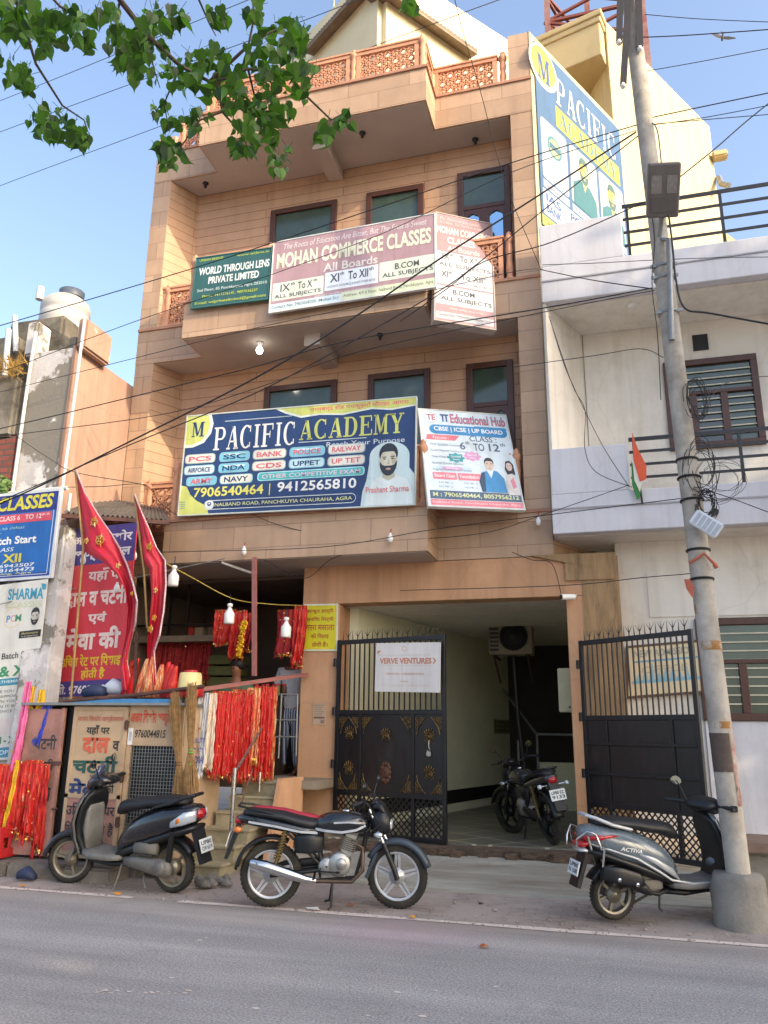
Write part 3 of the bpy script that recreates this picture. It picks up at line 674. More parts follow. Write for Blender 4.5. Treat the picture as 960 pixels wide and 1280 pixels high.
w.box(-6.9, -3.6, 12.6, 12.75, .9, 3.66); w.box(-7.0, -6.85, 9.7, 12.7, .9, 3.66); w.box(-3.95, -3.43, F+.42, 12.7, .9, 3.5); w.box(-6.95, -3.5, 10.4, 12.7, 3.60, 3.645)
w.build('shop_wall', mat('sooty_shop_wall', '#6d5f54', .85, var=.2, vs=2), PB)
w = MB(); w.box(-6.9, -3.43, 9.25, 12.7, .84, .94); w.box(-4.3, -3.95, 9.2, 9.6, .0, .84); w.build('shop_floor', mat('shop_floor_stone', '#857a68', .8, var=.2, vs=5), PB)
w = MB(); w.box(-7.3, XL+.4, 9.3, 9.9, 0, 3.64); w.build('shop_end_wall', M_PINKPAINT, PB)
# --- roof room with tin eaves
a = far(478, 30, 16.5); zc = a.z
dl, dr_ = Vector((-.857, .515, 0)), Vector((.643, .766, 0))
z0, z1 = 10.8, zc+1.3
w = MB()
def wallq(mb, p, q, z0, z1, t=.12):
    p, q = Vector(p), Vector(q); d = (q-p); nn = Vector((-d.y, d.x, 0)).normalized()*t
    mb.add([(p.x, p.y, z0), (q.x, q.y, z0), (q.x, q.y, z1), (p.x, p.y, z1), (p.x+nn.x, p.y+nn.y, z0), (q.x+nn.x, q.y+nn.y, z0), (q.x+nn.x, q.y+nn.y, z1), (p.x+nn.x, p.y+nn.y, z1)],
           [(0, 1, 2, 3), (4, 7, 6, 5), (3, 2, 6, 7), (0, 4, 5, 1), (0, 3, 7, 4), (1, 5, 6, 2)])
pl, pr = a+dl*5.5, a+dr_*5.5
el_ = on(385, 62, Y=(a+dl*2.2).y); er_ = on(592, 64, Y=(a+dr_*2.0).y)
wallq(w, (a.x, a.y), (pl.x, pl.y), z0, z1); wallq(w, (pr.x, pr.y), (a.x, a.y), z0, z1)
rr_ = w.build('roof_room', mat('pale_cream_room', '#d9cda9', .8, var=.06, vs=1.5), PB)
w = MB()
def onplane(px_, py_, p, nrm):
    d = ray(px_, py_); t = (Vector(p)-CAM).dot(nrm)/d.dot(nrm); return CAM+d*t
nl, nr = Vector((-dl.y, dl.x, 0)), Vector((dr_.y, -dr_.x, 0))
nl = nl if nl.y < 0 else -nl; nr = nr if nr.y < 0 else -nr
L0, L1 = onplane(380, 66, a+nl*.35, nl), onplane(462, -25, a+nl*.35, nl)
R0, R1 = onplane(478, -16, a+nr*.35, nr), onplane(597, 68, a+nr*.35, nr)
for p, q, nv in ((L0, L1, nl), (R0, R1, nr)):
    inn = -nv*.5+Vector((0, 0, .18))
    w.add([p, q, q+inn, p+inn, p+Vector((0, 0, .05)), q+Vector((0, 0, .05)), q+inn+Vector((0, 0, .05)), p+inn+Vector((0, 0, .05))], [(0, 1, 2, 3), (4, 7, 6, 5), (0, 4, 5, 1), (1, 5, 6, 2), (0, 3, 7, 4), (2, 6, 7, 3)])
    N = 26
    for i in range(N):
        c = p.lerp(q, (i+.5)/N); w.tube([c-Vector((0, 0, -.06)), c+inn+Vector((0, 0, .06))], .05, 6)
w.build('eaves', mat('weathered_tin_eaves', '#7b6a58', .7, var=.25, vs=6), rr_)
w = MB()
for s in (.55, 1.0):
    c = a+dl*s*1.4+nl*.01; w.bar(c+Vector((0, 0, -2)), c+Vector((0, 0, 2)), .02, .02)
c = a+dr_*.75+nr*.012
for i in range(9): w.bar(c-dr_*.22+Vector((0, 0, .15+i*.05)), c+dr_*.22+Vector((0, 0, .15+i*.05)), .015, .02)
w.build('vent_grille', M_CREAMD, rr_)
# ================================================================ white house on the right
WF, WB = 9.6, 10.45
WH = thing('white_house', 'white two storey house with open balconies and thin black railings', 'house', (2, WF, 0))
WXR = 5.5
w = MB()
w.box(-.12, WXR, WB+.2, WB+.45, 3.6, 8.2)
w.build('wall', M_WHITEW, WH)
w = MB()
w.add([(-.565, WF+.02, 3.9), (-.115, WB+.25, 3.9), (-.115, WB+.25, 7.05), (-.565, WF+.02, 7.05), (-.60, WF+.05, 3.9), (-.6, WB+.25, 3.9), (-.6, WB+.25, 7.05), (-.60, WF+.05, 7.05)], [(0, 1, 2, 3), (4, 7, 6, 5), (0, 3, 7, 4)])
w.build('side_wall', M_WHITEW, WH)
def slab(zb, zl, zp, xp):
    """band with a raised solid parapet over its left end"""
    s = MB(); s.box(-.60, WXR, WF, WF+.14, zb, zl); s.box(-.60, WXR, WF+.1401, WB+.2, zb+.004, zb+.2)
    s.box(-.597, xp, WF+.003, WF+.12, zl, zp)
    o = s.build('balcony_parapet', M_GREYW, WH, bevel=.012)
    t = MB(); t.box(-.55, WXR, WF+.15, WB+.19, zb-.006, zb+.003); t.build('soffit', M_WHITEW, o)
    t = MB(); t.box(-.60, WXR, WF-.012, WF, zb+.30, zb+.32); t.build('groove_shade_line', mat('shaded_plaster_line', '#9a9aa0', .8), o)  # thin raised strip, a groove's shade put into its darker grey
slab(3.86, 4.36, 4.96, .34); slab(7.03, 7.56, 8.20, .48)
def railing(x0, x1, y, z0, z1, posts):
    m_ = MB()
    for i in range(4):
        z = z1-(z1-z0-.10)*i/3.4
        m_.bar((x0, y, z), (x1, y, z), .03, .045 if i == 0 else .028)
    o = m_.build('railing', M_BLACK, WH)
    for x in posts:
        q = MB(); q.bar((x, y, z0-.02), (x, y, z1), .035, .035, up=(0, 1, 0)); q.build('railing_post', M_BLACK, WH)
railing(.36, WXR, WF+.06, 4.36, 5.02, [.42, 1.62, 2.85, 4.1])
railing(.50, WXR, WF+.06, 7.56, 8.34, [.56, 1.72, 2.9, 4.1])
# first-floor window with grille bars, ventilator above
y = WB+.2
def gwin(x0, x1, z0, z1, zt, mull, dark=(), name='window', n=None):
    f = MB(); t = .085
    f.box(x0, x1, y-.06, y+.02, z1-t, z1); f.box(x0, x1, y-.06, y+.02, z0, z0+t); f.box(x0, x0+t, y-.06, y+.02, z0+t, z1-t); f.box(x1-t, x1, y-.06, y+.02, z0+t, z1-t)
    f.box(x0+t, x1-t, y-.055, y+.02, zt-.05, zt)
    for mx in mull: f.box(mx-.045, mx+.045, y-.055, y+.02, z0+t, zt-.05)
    o = f.build(name, M_WOOD, WH, bevel=.005)
    ed = [x0+t]+[v for mx in mull for v in (mx-.045, mx+.045)]+[x1-t]
    for i in range(0, len(ed), 2):
        p = MB(); p.box(ed[i], ed[i+1], y-.012, y+.01, z0+t, zt-.05); p.build('pane', M_GLASS if i//2 in dark else M_GLASSG, o)
    p = MB(); p.box(x0+t, x1-t, y-.012, y+.01, zt, z1-t); p.build('pane', M_GLASSG, o)
    g = MB(); k = int((z1-z0)/.115)
    for i in range(1, k):
        z = z0+t+(z1-z0-2*t)*i/k; g.bar((x0+t, y-.035, z), (x1-t, y-.035, z), .012, .016)
    g.build('grille_bars', mat('cream_grille_paint', '#c3bfa9', .5, var=.1), o)
    return o
P = lambda a, b: on(a, b, Y=y)
gwin(P(828, 455).x, P(944, 443).x, P(950, 556).z, P(938, 444).z, P(930, 485).z, [P(868, 520).x-.0, P(906, 510).x], (1,))
v = MB(); a, b = P(865, 420), P(886, 437)
v.box(a.x, b.x, y-.02, y+.02, b.z, a.z); v.build('ventilator', mat('dark_vent_hole', '#22262b', .7, var=.3, vs=12), WH)
v = MB(); v.cyl(on(893, 641, Y=WF), on(893, 641, Y=WF)+Vector((0, -.09, -.01)), .04, 12); v.build('drain_spout', M_BLACK, WH)
v = MB(); v.lathe([(.004, -.02), (.06, -.02), (.07, -.004), (.07, 0)], (on(790, 381, Z=7.02).x, on(790, 381, Z=7.02).y, 7.02), n=14); v.build('ceiling_light', M_WHITEP, WH)
# ground floor wall, window, plinth
gy = 10.25
w = MB(); w.box(.12, WXR, gy, gy+.3, .42, 3.87); w.build('ground_wall', M_WHITEW, WH)
w = MB(); w.box(on(813, 780, Y=gy).x, WXR, gy-.015, gy, 2.9, on(830, 714, Y=gy).z); w.build('wall_panel', M_WHITEW, WH)
w = MB(); w.box(1.0, WXR, gy-.03, gy-.001, .42, on(930, 902, Y=gy-.03).z); w.build('dado_wall', M_GREYW, WH)
y = gy
P = lambda a, b: on(a, b, Y=gy-.02)
gwin(P(868, 775).x, P(1010, 775).x, P(930, 901).z, P(930, 772).z, P(930, 824).z, [P(931, 860).x], ())
w = MB(); w.box(1.12, WXR, 9.35, gy, .36, .46, b=.015); w.build('stone_step', mat('brown_stone_slab', '#7d685c', .8, var=.15, vs=5), WH)
w = MB(); w.box(1.2, WXR, 9.5, gy, -.05, .36); w.build('plinth', M_CONC, WH)
# ================================================================ cream tower block behind
CF = 12.0
a = on(748, 14, Y=CF); b = on(765, 15, Z=a.z); zt = a.z
TB = thing('cream_building', 'tall pale yellow plastered building rising behind the white house', 'building', (1.5, CF, 0))
c = on(893, 148, Z=zt); dirw = (c-b); L = dirw.length; dirw.normalize()
nw = Vector((dirw.y, -dirw.x, 0))
B0 = Vector((a.x+.12, CF+.25, 0))
w = MB(); q = B0+dirw*(L*1.02)
w.add([(B0.x, B0.y, 4), (q.x, q.y, 4), (q.x, q.y, zt), (B0.x, B0.y, zt), (B0.x-1.2, B0.y+2.2, 4), (q.x-2.5, q.y+1.5, 4), (q.x-2.5, q.y+1.5, zt), (B0.x-1.2, B0.y+2.2, zt)],
      [(0, 1, 2, 3), (3, 2, 6, 7), (1, 5, 6, 2), (0, 3, 7, 4), (4, 7, 6, 5)])
w.build('wall', M_CREAM, TB)
dc = Vector((-.964, .266, 0)); ni = Vector((.266, .964, 0))
e_ = onplane(670, 51, a, ni); Lc = (Vector((e_.x, e_.y, 0))-Vector((a.x, a.y, 0))).length
def cbox(mb, u0, u1, d0, d1, z0, z1, mi=None):
    c = Vector((a.x, a.y, (z0+z1)/2))+dc*((u0+u1)/2)+ni*((d0+d1)/2); mb.obox(c, dc*(u1-u0)/2, ni*(d1-d0)/2, Vector((0, 0, (z1-z0)/2)), mi)
w = MB(); cbox(w, 0, Lc, 0, 1.6, zt-.95, zt-.24); cbox(w, -.06, Lc, -.06, 1.6, zt-.12, zt); cbox(w, -.03, Lc, -.03, 1.6, zt-.24, zt-.121)
w.build('cornice', M_CREAMD, TB, bevel=.02)
w = MB(); cbox(w, .5, Lc, .9, 1.5, 6, zt-.951)
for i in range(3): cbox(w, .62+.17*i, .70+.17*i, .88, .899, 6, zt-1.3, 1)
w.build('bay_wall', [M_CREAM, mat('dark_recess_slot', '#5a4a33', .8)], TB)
w = MB(); q2 = on(905, 190, Y=(q-Vector((0, .1, 0))).y); w.box(q2.x-.25, q2.x+.06, q2.y-.12, q2.y+.12, q2.z-.15, q2.z, b=.03); w.build('parapet_corner', M_CREAMD, TB)
w = MB(); w.tube([on(898, 222, Y=q.y), on(902, 230, Y=q.y-.3), on(911, 232, Y=q.y-.4)], .06, 8); w.build('rain_spout', M_ALU, TB)
w = MB()
w.add([(q.x-.5, q.y, 4), (q.x+1.6, q.y+.2, 4), (q.x+1.6, q.y+.2, 9.9), (q.x, q.y, 11.6), (q.x-.5, q.y+1, 4), (q.x+1.6, q.y+1.2, 4), (q.x+1.6, q.y+1.2, 9.9), (q.x, q.y+1, 11.6)], [(0, 1, 2, 3), (1, 5, 6, 2), (2, 6, 7, 3), (4, 7, 6, 5), (0, 3, 7, 4)])
w.build('lower_wall', M_CREAM, TB)
# red and white lattice mast on its roof
LM = thing('lattice_mast', 'rusty red lattice mast rising behind the cream building', 'mast', (1.2, 15, zt))
my = 15.5
pts = [on(682, 45, Y=my), on(808, 40, Y=my)]
w = MB(); cx0, cx1 = pts[0].x, pts[1].x; wz = cx1-cx0
legs = [(cx0, my), (cx1, my), (cx0+.45*wz, my+wz*.8), (cx1-.05*wz, my+wz*.8)]
for x, yy in legs:
    q = MB(); q.bar((x, yy, zt-1.5), (x+(.6-(x-cx0)/wz)*.15, yy, zt+6), .13, .13); q.build('mast_leg', mat('faded_mast_paint', '#9a8078', .7, var=.2, vs=4, c2='#7c4038'), LM)
hz = [zt+.1+.9*i for i in range(6)]
for (i, j) in ((0, 1), (0, 2), (2, 3), (1, 3)):
    p, q = legs[i], legs[j]
    for z in hz: w.bar((p[0], p[1], z), (q[0], q[1], z), .07, .07)
    for n_, z in enumerate(hz[:-1]):
        w.bar((p[0], p[1], z), (q[0], q[1], z+.9), .06, .06); w.bar((q[0], q[1], z), (p[0], p[1], z+.9), .06, .06)
w.build('bracing', mat('rust_red_bracing', '#70392f', .7, var=.2, vs=6), LM)

# ================================================================ left neighbour: grey plaster house with peach flank
NF = 8.5; NX = -6.96
GH = thing('plaster_house', 'narrow grey house of peeling plaster with a peach painted flank', 'house', (-8, NF, 0))
zt_ = on(108, 432, Y=NF).z
lx = on(35, 470, Y=NF).x
w = MB(); w.box(lx, NX-.02, NF, NF+3.5, 0, zt_); w.build('front_wall', M_PLASTER, GH, bevel=.015)
w = MB()
w.add([(NX, NF-.01, 3.0), (NX, NF+1.5, 3.0), (NX, NF+1.5, zt_+.02), (NX, NF-.01, zt_+.02), (NX-.03, NF-.01, 3.0), (NX-.03, NF+1.5, zt_+.02), (NX-.03, NF-.01, zt_+.02)], [(0, 1, 2, 3), (0, 3, 6, 4), (3, 2, 5, 6)])
w.build('flank_wall', M_PEACHW, GH)
def ppost(pl, pr, zb, name, m_, d0=.0, dd=.5):
    A, B = on(*pl, Y=NF), on(*pr, Y=NF); q = MB(); q.box(A.x, B.x, NF+d0, NF+d0+dd, zt_-.02, A.z, b=.03); q.build(name, m_, GH)
ppost((99, 398), (109.6, 400), 0, 'parapet_block', M_PEACHW, -.012, .62)
ppost((82, 420), (99, 398), 0, 'parapet_block', M_PLASTER2, .03, .5)
ppost((34, 402), (48, 402), 0, 'parapet_pier', M_PLASTER, .01, .3)
q = MB(); A, B = on(50, 402, Y=NF+.3), on(86, 422, Y=NF+.3)
q.add([(A.x, NF+.3, zt_-.05), (B.x, NF+.3, zt_-.05), (B.x, NF+.3, B.z), (A.x, NF+.3, A.z), (A.x, NF+.5, zt_-.05), (B.x, NF+.5, zt_-.05), (B.x, NF+.5, B.z), (A.x, NF+.5, A.z)], [(0, 1, 2, 3), (3, 2, 6, 7), (0, 3, 7, 4), (1, 5, 6, 2)])
q.build('parapet_wall', M_PLASTER2, GH)
M_DRIP = mat('old_white_downpipe', '#c9c9c5', .5, var=.08)
q = MB(); q.tube([on(106, 398, Y=NF-.06), on(76, 625, Y=NF-.06)], .022, 8); q.build('downpipe', mat('white_downpipe', '#c9c9c7', .45, var=.1), GH)
q = MB(); q.tube([on(45, 415, Y=NF-.05), on(36, 470, Y=NF-.05), on(12, 640, Y=NF-.05)], .025, 8); q.build('downpipe', M_DRIP, GH)
q = MB(); q.tube([on(0, 622-4, Y=NF-.07), on(84, 610, Y=NF-.07)], .03, 8); q.build('wall_pipe', M_DRIP, GH)
for a_, b_ in (((88, 617), (58, 850)), ((84, 700), (52, 905)), ((78, 700), (47, 900))):
    q = MB(); q.tube([on(*a_, Y=NF-.12), on(*b_, Y=NF-.12)], .022, 8); q.build('downpipe', M_DRIP, GH)
w = MB(); A, B = on(86, 680, Y=NF-.3), on(60, 880, Y=NF-.3); w.box(-7.0, -6.55, 8.25, 8.52, 0, 4.0, b=.03); w.build('corner_pier', M_PLASTER, GH)
# further left: half ruined brick building
RB = thing('ruined_brick_building', 'crumbling old building of bare red brick beside the grey house', 'building', (-11, 8.2, 0))
w = MB(); w.box(-14, lx-.02, 8.45, 11, 0, on(15, 545, Y=8.45).z); w.build('brick_wall', M_BRICK, RB)
w = MB(); w.box(-14, lx-.06, 8.40, 8.8, on(15, 545, Y=8.4).z, on(15, 470, Y=8.4).z, b=.05); w.build('plaster_band', M_PLASTER2, RB)
w = MB(); A = on(0, 425, Y=8.9); B = on(38, 385, Y=8.9)
w.box(-14, B.x-.02, 8.75, 9.3, on(15, 480, Y=8.9).z-.2, on(15, 425, Y=8.9).z, b=.06); w.box(on(18, 400, Y=9.2).x, lx-.03, 9.1, 9.5, on(15, 480, Y=8.9).z-.2, on(25, 405, Y=9.2).z, b=.05)
w.build('broken_parapet', M_PLASTER2, RB)
for px_ in (6, 20):
    q = MB(); q.tube([on(px_, 440, Y=8.7), on(px_-1.5, 395, Y=8.7)] if px_ > 10 else [on(px_, 470, Y=8.3), on(px_+5, 412, Y=8.3)], .04, 8); q.build('drain_pipe', M_DRIP, RB)
M_DRYG = mat('dry_straw_weed', '#a98746', .9, var=.3, vs=8)
q = MB()
c = on(14, 462, Y=8.35)
for i in range(240):
    a_ = rnd.uniform(0, 6.28); L_ = rnd.uniform(.12, .34); b0 = c+Vector((rnd.uniform(-.32, .22), rnd.uniform(-.1, .1), rnd.uniform(-.12, .12))); tip = b0+Vector((math.cos(a_)*L_*.7, math.sin(a_)*.1-.08, rnd.uniform(-.2, .22)))
    s = Vector((.008, 0, .008)); q.add([b0-s, b0+s, tip], [(0, 1, 2)])
solo('dry_weed', q, M_DRYG, 'tuft of dry straw weed growing out of the ruined parapet', 'plant')
q = MB(); c = on(3, 606, Y=8.3)
for i in range(60):
    b0 = c+Vector((rnd.uniform(-.2, .12), rnd.uniform(-.1, .05), rnd.uniform(-.12, .1))); e1 = Vector((rnd.uniform(-1, 1), rnd.uniform(-.5, .5), rnd.uniform(-1, 1))).normalized()*.05; e2 = e1.orthogonal().normalized()*.03
    q.add([b0-e1, b0+e2, b0+e1, b0-e2], [(0, 1, 2, 3)])
solo('wall_weed', q, mat('weed_green', '#4d6b2b', .6, var=.3, vs=20), 'small green weed sprouting from the wall above the blue classes board', 'plant')
# water tank
tc = on(78, 420, Y=9.9); rr = (on(103, 420, Y=9.9).x-on(53, 420, Y=9.9).x)/2
WT = thing('water_tank', 'ribbed white plastic water tank standing on the grey house roof', 'water tank', (tc.x, 9.9, zt_))
zb, z1 = zt_, on(78, 386, Y=9.9).z; q = MB(); pr = [(.01, zb), (rr, zb)]
n_ = 7
for i in range(n_):
    z = zb+(z1-zb)*i/n_; h = (z1-zb)/n_
    pr += [(rr, z+h*.1), (rr*.965, z+h*.2), (rr*.965, z+h*.4), (rr, z+h*.5), (rr, z+h*.95)]
pr += [(rr*.93, z1+.06), (rr*.7, z1+.14), (rr*.42, z1+.2), (rr*.42, z1+.22)]
q.lathe(pr, (tc.x, 9.9, 0), n=36); q.build('tank_shell', mat('dusty_white_plastic', '#b3b1ad', .5, var=.08, vs=3, c2='#98938b', thr=(.5, .75)), WT)
q = MB(); q.lathe([(rr*.5, z1+.16), (rr*.52, z1+.28), (rr*.3, z1+.33), (.01, z1+.34)], (tc.x+.08, 9.9, 0), n=24); q.build('lid', mat('tank_lid_black', '#4d5663', .5), WT)
q = MB(); q.cyl((tc.x-.25, 9.55, z1), (tc.x-.25, 9.55, z1+.22), .06); q.build('inlet', M_DRIP, WT)
# ================================================================ sign boards
NAVY, YG, WHT, LBL, PKR, CY = '#24406f', '#c9cf72', '#e6e8e6', '#bcd5d8', '#d9636c', '#7fc4d8'
def face(s, u0, v0, u1, v1, skin='#c9c8b4', hair='#2c3540', beard=True, lv=4):
    """Plain printed head-and-shoulders: head, hair, brows, eyes, nose, mouth (and beard)."""
    W, H = u1-u0, v1-v0; cx = (u0+u1)/2
    s.poly(ell(cx, v0+H*.34, W*.47, H*.33), hair, lv)
    for k in (-1, 1): s.poly(ell(cx+k*W*.43, v0+H*.55, W*.06, H*.08), skin, lv)
    s.poly(ell(cx, v0+H*.56, W*.41, H*.40), skin, lv+1)
    if beard:
        s.poly([(cx-W*.43, v0+H*.56)]+[(cx+W*.43*math.cos(R(180-t)), v0+H*.62+H*.40*math.sin(R(t))) for t in range(0, 181, 15)]+[(cx+W*.43, v0+H*.56), (cx+W*.3, v0+H*.68), (cx+W*.18, v0+H*.71), (cx-W*.18, v0+H*.71), (cx-W*.3, v0+H*.68)], hair, lv+2)
    s.poly(ell(cx, v0+H*.81, W*.13, H*.035), '#b98f84', lv+3)
    s.rect(cx-W*.2, v0+H*.72, cx+W*.2, v0+H*.755, hair, lv=lv+3) if beard else None
    for k in (-1, 1):
        s.rect(cx+k*W*.2-W*.1, v0+H*.43, cx+k*W*.2+W*.1, v0+H*.455, hair, lv=lv+3)
        s.poly(ell(cx+k*W*.2, v0+H*.50, W*.07, H*.018), '#33373a', lv+3)
    s.poly([(cx+W*.12, v0+H*.34), (cx+W*.36, v0+H*.40), (cx+W*.39, v0+H*.62), (cx+W*.2, v0+H*.68)], '#b3ab98' if beard else skin, lv+2)
    s.poly([(cx-W*.05, v0+H*.66), (cx+W*.05, v0+H*.66), (cx+.01*W, v0+H*.52)], '#a9a596', lv+3)
    s.poly([(cx-W*.4, v0+H*.32), (cx-W*.3, v0+H*.12), (cx+W*.3, v0+H*.1), (cx+W*.42, v0+H*.32), (cx+W*.2, v0+H*.27), (cx-W*.2, v0+H*.28)], hair, lv+3)

# --- PACIFIC ACADEMY
Y0 = 9.17
s = Sign('sign_board', 'large navy coaching board with white and yellow serif letters and a bearded portrait', 'sign board', on(222, 645, Y=Y0), on(519, 631, Y=Y0), on(234, 520, Y=Y0), board=NAVY, edge='#c8cfc8', border=.012)
s.poly([(0, 0), (.115, 0), (.128, .1), (.12, .2), (.09, .29), (.04, .33), (0, .33)], '#dfe8dd', 1)
s.poly([(0, 0), (.10, 0), (.113, .1), (.105, .19), (.08, .265), (.035, .30), (0, .30)], YG, 2)
s.S('M', .03, .075, .092, .225, NAVY, lv=4)
s.poly([(.40, 0), (1, 0), (1, .085), (.9, .11), (.82, .085), (.70, .12), (.6, .10), (.52, .115), (.45, .06)], '#dfe8dd', 1)
s.poly([(.41, 0), (1, 0), (1, .07), (.9, .095), (.82, .07), (.70, .105), (.6, .085), (.52, .095), (.46, .045)], YG, 2)
s.T('नालबन्द रोड पंचकुइयाँ चौराहा आगरा', .56, .015, .97, .075, PKR)
s.rect(.18, .085, .48, .092, '#bfcbd3', lv=2)
s.S('PACIFIC', .135, .145, .505, .375, WHT); s.S('ACADEMY', .515, .145, .955, .335, YG)
s.rect(.515, .352, .80, .36, '#c2cfd6', lv=2); s.T('Reach Your Purpose', .635, .375, .955, .435, '#c9d6db', bold=.004)
rows = [(.40, .495, [('PCS', 0), ('SSC', 1), ('BANK', 0), ('POLICE', 1), ('RAILWAY', 0)]), (.512, .605, [('AIRFORCE', 2), ('NDA', 1), ('CDS', 0), ('UPPET', 3), ('UP TET', 0)])]
us = [(.01, .15), (.168, .305), (.318, .465), (.478, .63), (.642, .797)]
BASE = [('#dfe0d8', PKR), (CY, NAVY), ('#d5e2e4', NAVY), ('#bfe0e6', NAVY)]
for r0, r1, its in rows:
    for (a, b), (t, k) in zip(us, its):
        s.rect(a, r0, b, r1, '#8fc3d6' if k else '#a9b7b2', .35, 1); s.rect(a+.004, r0+.008, b-.004, r1-.008, BASE[k][0], .35, 2)
        if k == 1: s.rect(a+.02, r0+.018, b-.02, r0+.035, '#d5eef3', .4, 3)
        s.T(t, a+.018, r0+.024, b-.018, r1-.022, PKR if t == 'POLICE' else BASE[k][1], .02, lv=4)
for (a, b), t, k in (((.025, .165), 'ARMY', 1), ((.178, .325), 'NAVY', 0)):
    s.rect(a, .625, b, .715, '#8fc3d6', .35, 1); s.rect(a+.004, .632, b-.004, .708, CY if k else '#dfe0d0', .35, 2); s.T(t, a+.02, .645, b-.02, .697, PKR if k else NAVY, .02, lv=4)
s.rect(.345, .622, .797, .705, '#a8dfe2', .35, 1); s.rect(.35, .632, .792, .697, '#4fb3b8', .35, 2); s.T('OTHER COMPETITIVE EXAM', .365, .645, .78, .686, '#d9c3cf', .02, lv=4)
s.T('7906540464', .065, .735, .375, .83, '#d8d468', .02); s.rect(.40, .735, .404, .845, '#d8d468', lv=3); s.T('9412565810', .435, .725, .765, .82, WHT, .02)
s.poly([(0, .70), (.03, .72), (.05, .80), (.08, .86), (.13, .92), (.14, 1), (0, 1)], YG, 2)
for i in range(4):
    for j in range(4): s.disc(.006+.007*i, .87+.02*j, .0025, '#5f8f95', 4)
s.rect(.115, .865, .765, .955, '#cfd7da', .5, 1); s.rect(.117, .872, .763, .948, '#1d3560', .5, 2)
s.disc(.14, .91, .021, '#cfd7da', 3); s.disc(.14, .9, .009, '#3a5379', 4); s.disc(.14, .895, .004, '#cfd7da', 5)
s.T('NALBAND ROAD, PANCHKUYIA CHAURAHA, AGRA', .165, .893, .75, .932, '#c9cf9a', .012, lv=4)
s.poly([(.785, .99), (.79, .86), (.805, .76), (.815, .6)]+[(.895+.08*math.cos(R(180-t)), .545+.135*-math.sin(R(t))) for t in range(0, 181, 12)]+[(.975, .66), (.995, .72), (.995, .99)], '#c2d8dc', 2)
s.poly([(.80, .99), (.81, .86), (.835, .76), (.87, .72), (.92, .72), (.965, .76), (.985, .86), (.99, .99)], '#d3e0e1', 3)
s.poly([(.872, .68), (.915, .68), (.92, .74), (.893, .77), (.868, .74)], '#b3b6a0', 4)
face(s, .852, .42, .932, .72)
s.T('Prashant Sharma', .805, .82, .975, .875, '#dd6a6a', .004, lv=8)
s.done()

# --- educational hub board, tilted out over the balcony corner
sc_ = .968; bl, br, tl = [CAM+(Vector(v)-CAM)*sc_ for v in ((-2.09, 9.30, 4.23), (-.96, 9.95, 4.28), (-2.37, 9.90, 5.82))]
s = Sign('sign_board', 'pale blue educational hub board with two cartoon students, tilted beside the navy board', 'sign board', bl, br, tl, board='#d6e4ea', edge='#d5d8d2', border=.012, thick=.04)
s.disc(.13, .09, .075, '#b9c9d4', 1); s.disc(.13, .09, .068, '#e3eaee', 2); s.T('TE', .085, .055, .18, .12, '#c25a6b', .02)
s.rect(.235, .045, .33, .062, '#3d5d8e', lv=3); s.rect(.255, .06, .272, .13, '#3d5d8e', lv=3); s.rect(.295, .06, .312, .13, '#3d5d8e', lv=3)
s.T('Educational Hub', .345, .035, .97, .14, '#3d5d8e', .035, lv=3); s.T('Educational Hub', .345, .042, .97, .135, '#d27a86', .008, lv=4)
s.rect(.6, .155, .97, .19, '#4a9bc9', .4, 1); s.rect(.1, .165, .97, .265, '#3b8cc2', .5, 2); s.T('CBSE | ICSE | UP BOARD', .15, .185, .92, .245, '#e8eef2', .025, lv=4)
s.poly([(.07, .275), (.42, .275), (.37, .33), (.05, .33)], '#e07886', 2); s.T('Features :', .13, .287, .3, .32, '#f0dfe0', .01)
for i, t in enumerate(['Well Qualified Teachers', 'Result Oriented Teaching Process', 'Time Wise Weekly Test', 'Special Doubt Session', 'Regular Feedback to Parents']):
    s.T(t, .09, .365+.065*i, .42+.08*(i in (1, 4)), .395+.065*i, '#8c98a3', .004)
s.T('CLASS :', .53, .265, .83, .325, '#5a6a86', .008); s.T('6', .41, .34, .47, .42, '#5a6a86', .02); s.T('th', .475, .325, .52, .36, '#5a6a86', .01); s.T('TO', .56, .345, .68, .425, '#5a6a86', .02); s.T('12', .73, .34, .85, .42, '#5a6a86', .02); s.T('th', .86, .325, .92, .36, '#5a6a86', .01)
for cx, cy, c, t1 in ((.35, .51, '#3f9aa4', 'Limited'), (.53, .485, '#dc9ec8', 'Enroll')):
    s.poly([(cx+(.088+.012*math.cos(8*R(q)))*math.cos(R(q)), cy+(.046+.007*math.cos(8*R(q)))*math.sin(R(q))) for q in range(0, 360, 9)], c, 3); s.T(t1, cx-.05, cy-.022, cx+.05, cy, '#e3eef0', .01, lv=5); s.T('Seats', cx-.035, cy+.008, cx+.035, cy+.026, '#e3eef0', .01, lv=5)
s.rect(.12, .60, .5, .645, '#c3dceb', .3, 1); s.rect(.19, .607, .4, .64, '#d9a2c8', .2, 2); s.T('Timings', .23, .613, .36, .634, '#efe3ee', .01, lv=4)
for a, b, t in ((.08, .33, 'Board Class'), (.345, .59, 'Foundation'))  :
    s.rect(a, .665, b, .735, '#e08390', .1, 2); s.T(t, a+.02, .682, b-.02, .715, '#f0e2e2', .02)
    for k in range(2): s.T('4:00 PM - 6:00 PM'[:11+k], a+.05, .755+.04*k, b-.05, .775+.04*k, '#98a5ad', .004)
s.rect(.03, .845, .985, .925, '#4c6680', 0, 2); s.T('M : 7906540464, 8057956212', .06, .862, .96, .91, '#d5dba6', .022)
s.rect(.03, .93, .985, .985, '#e18792', 0, 2); s.T('Nalband Road, Panchkuyia Chauraha, Agra', .05, .945, .96, .97, '#efd8d8', .004)
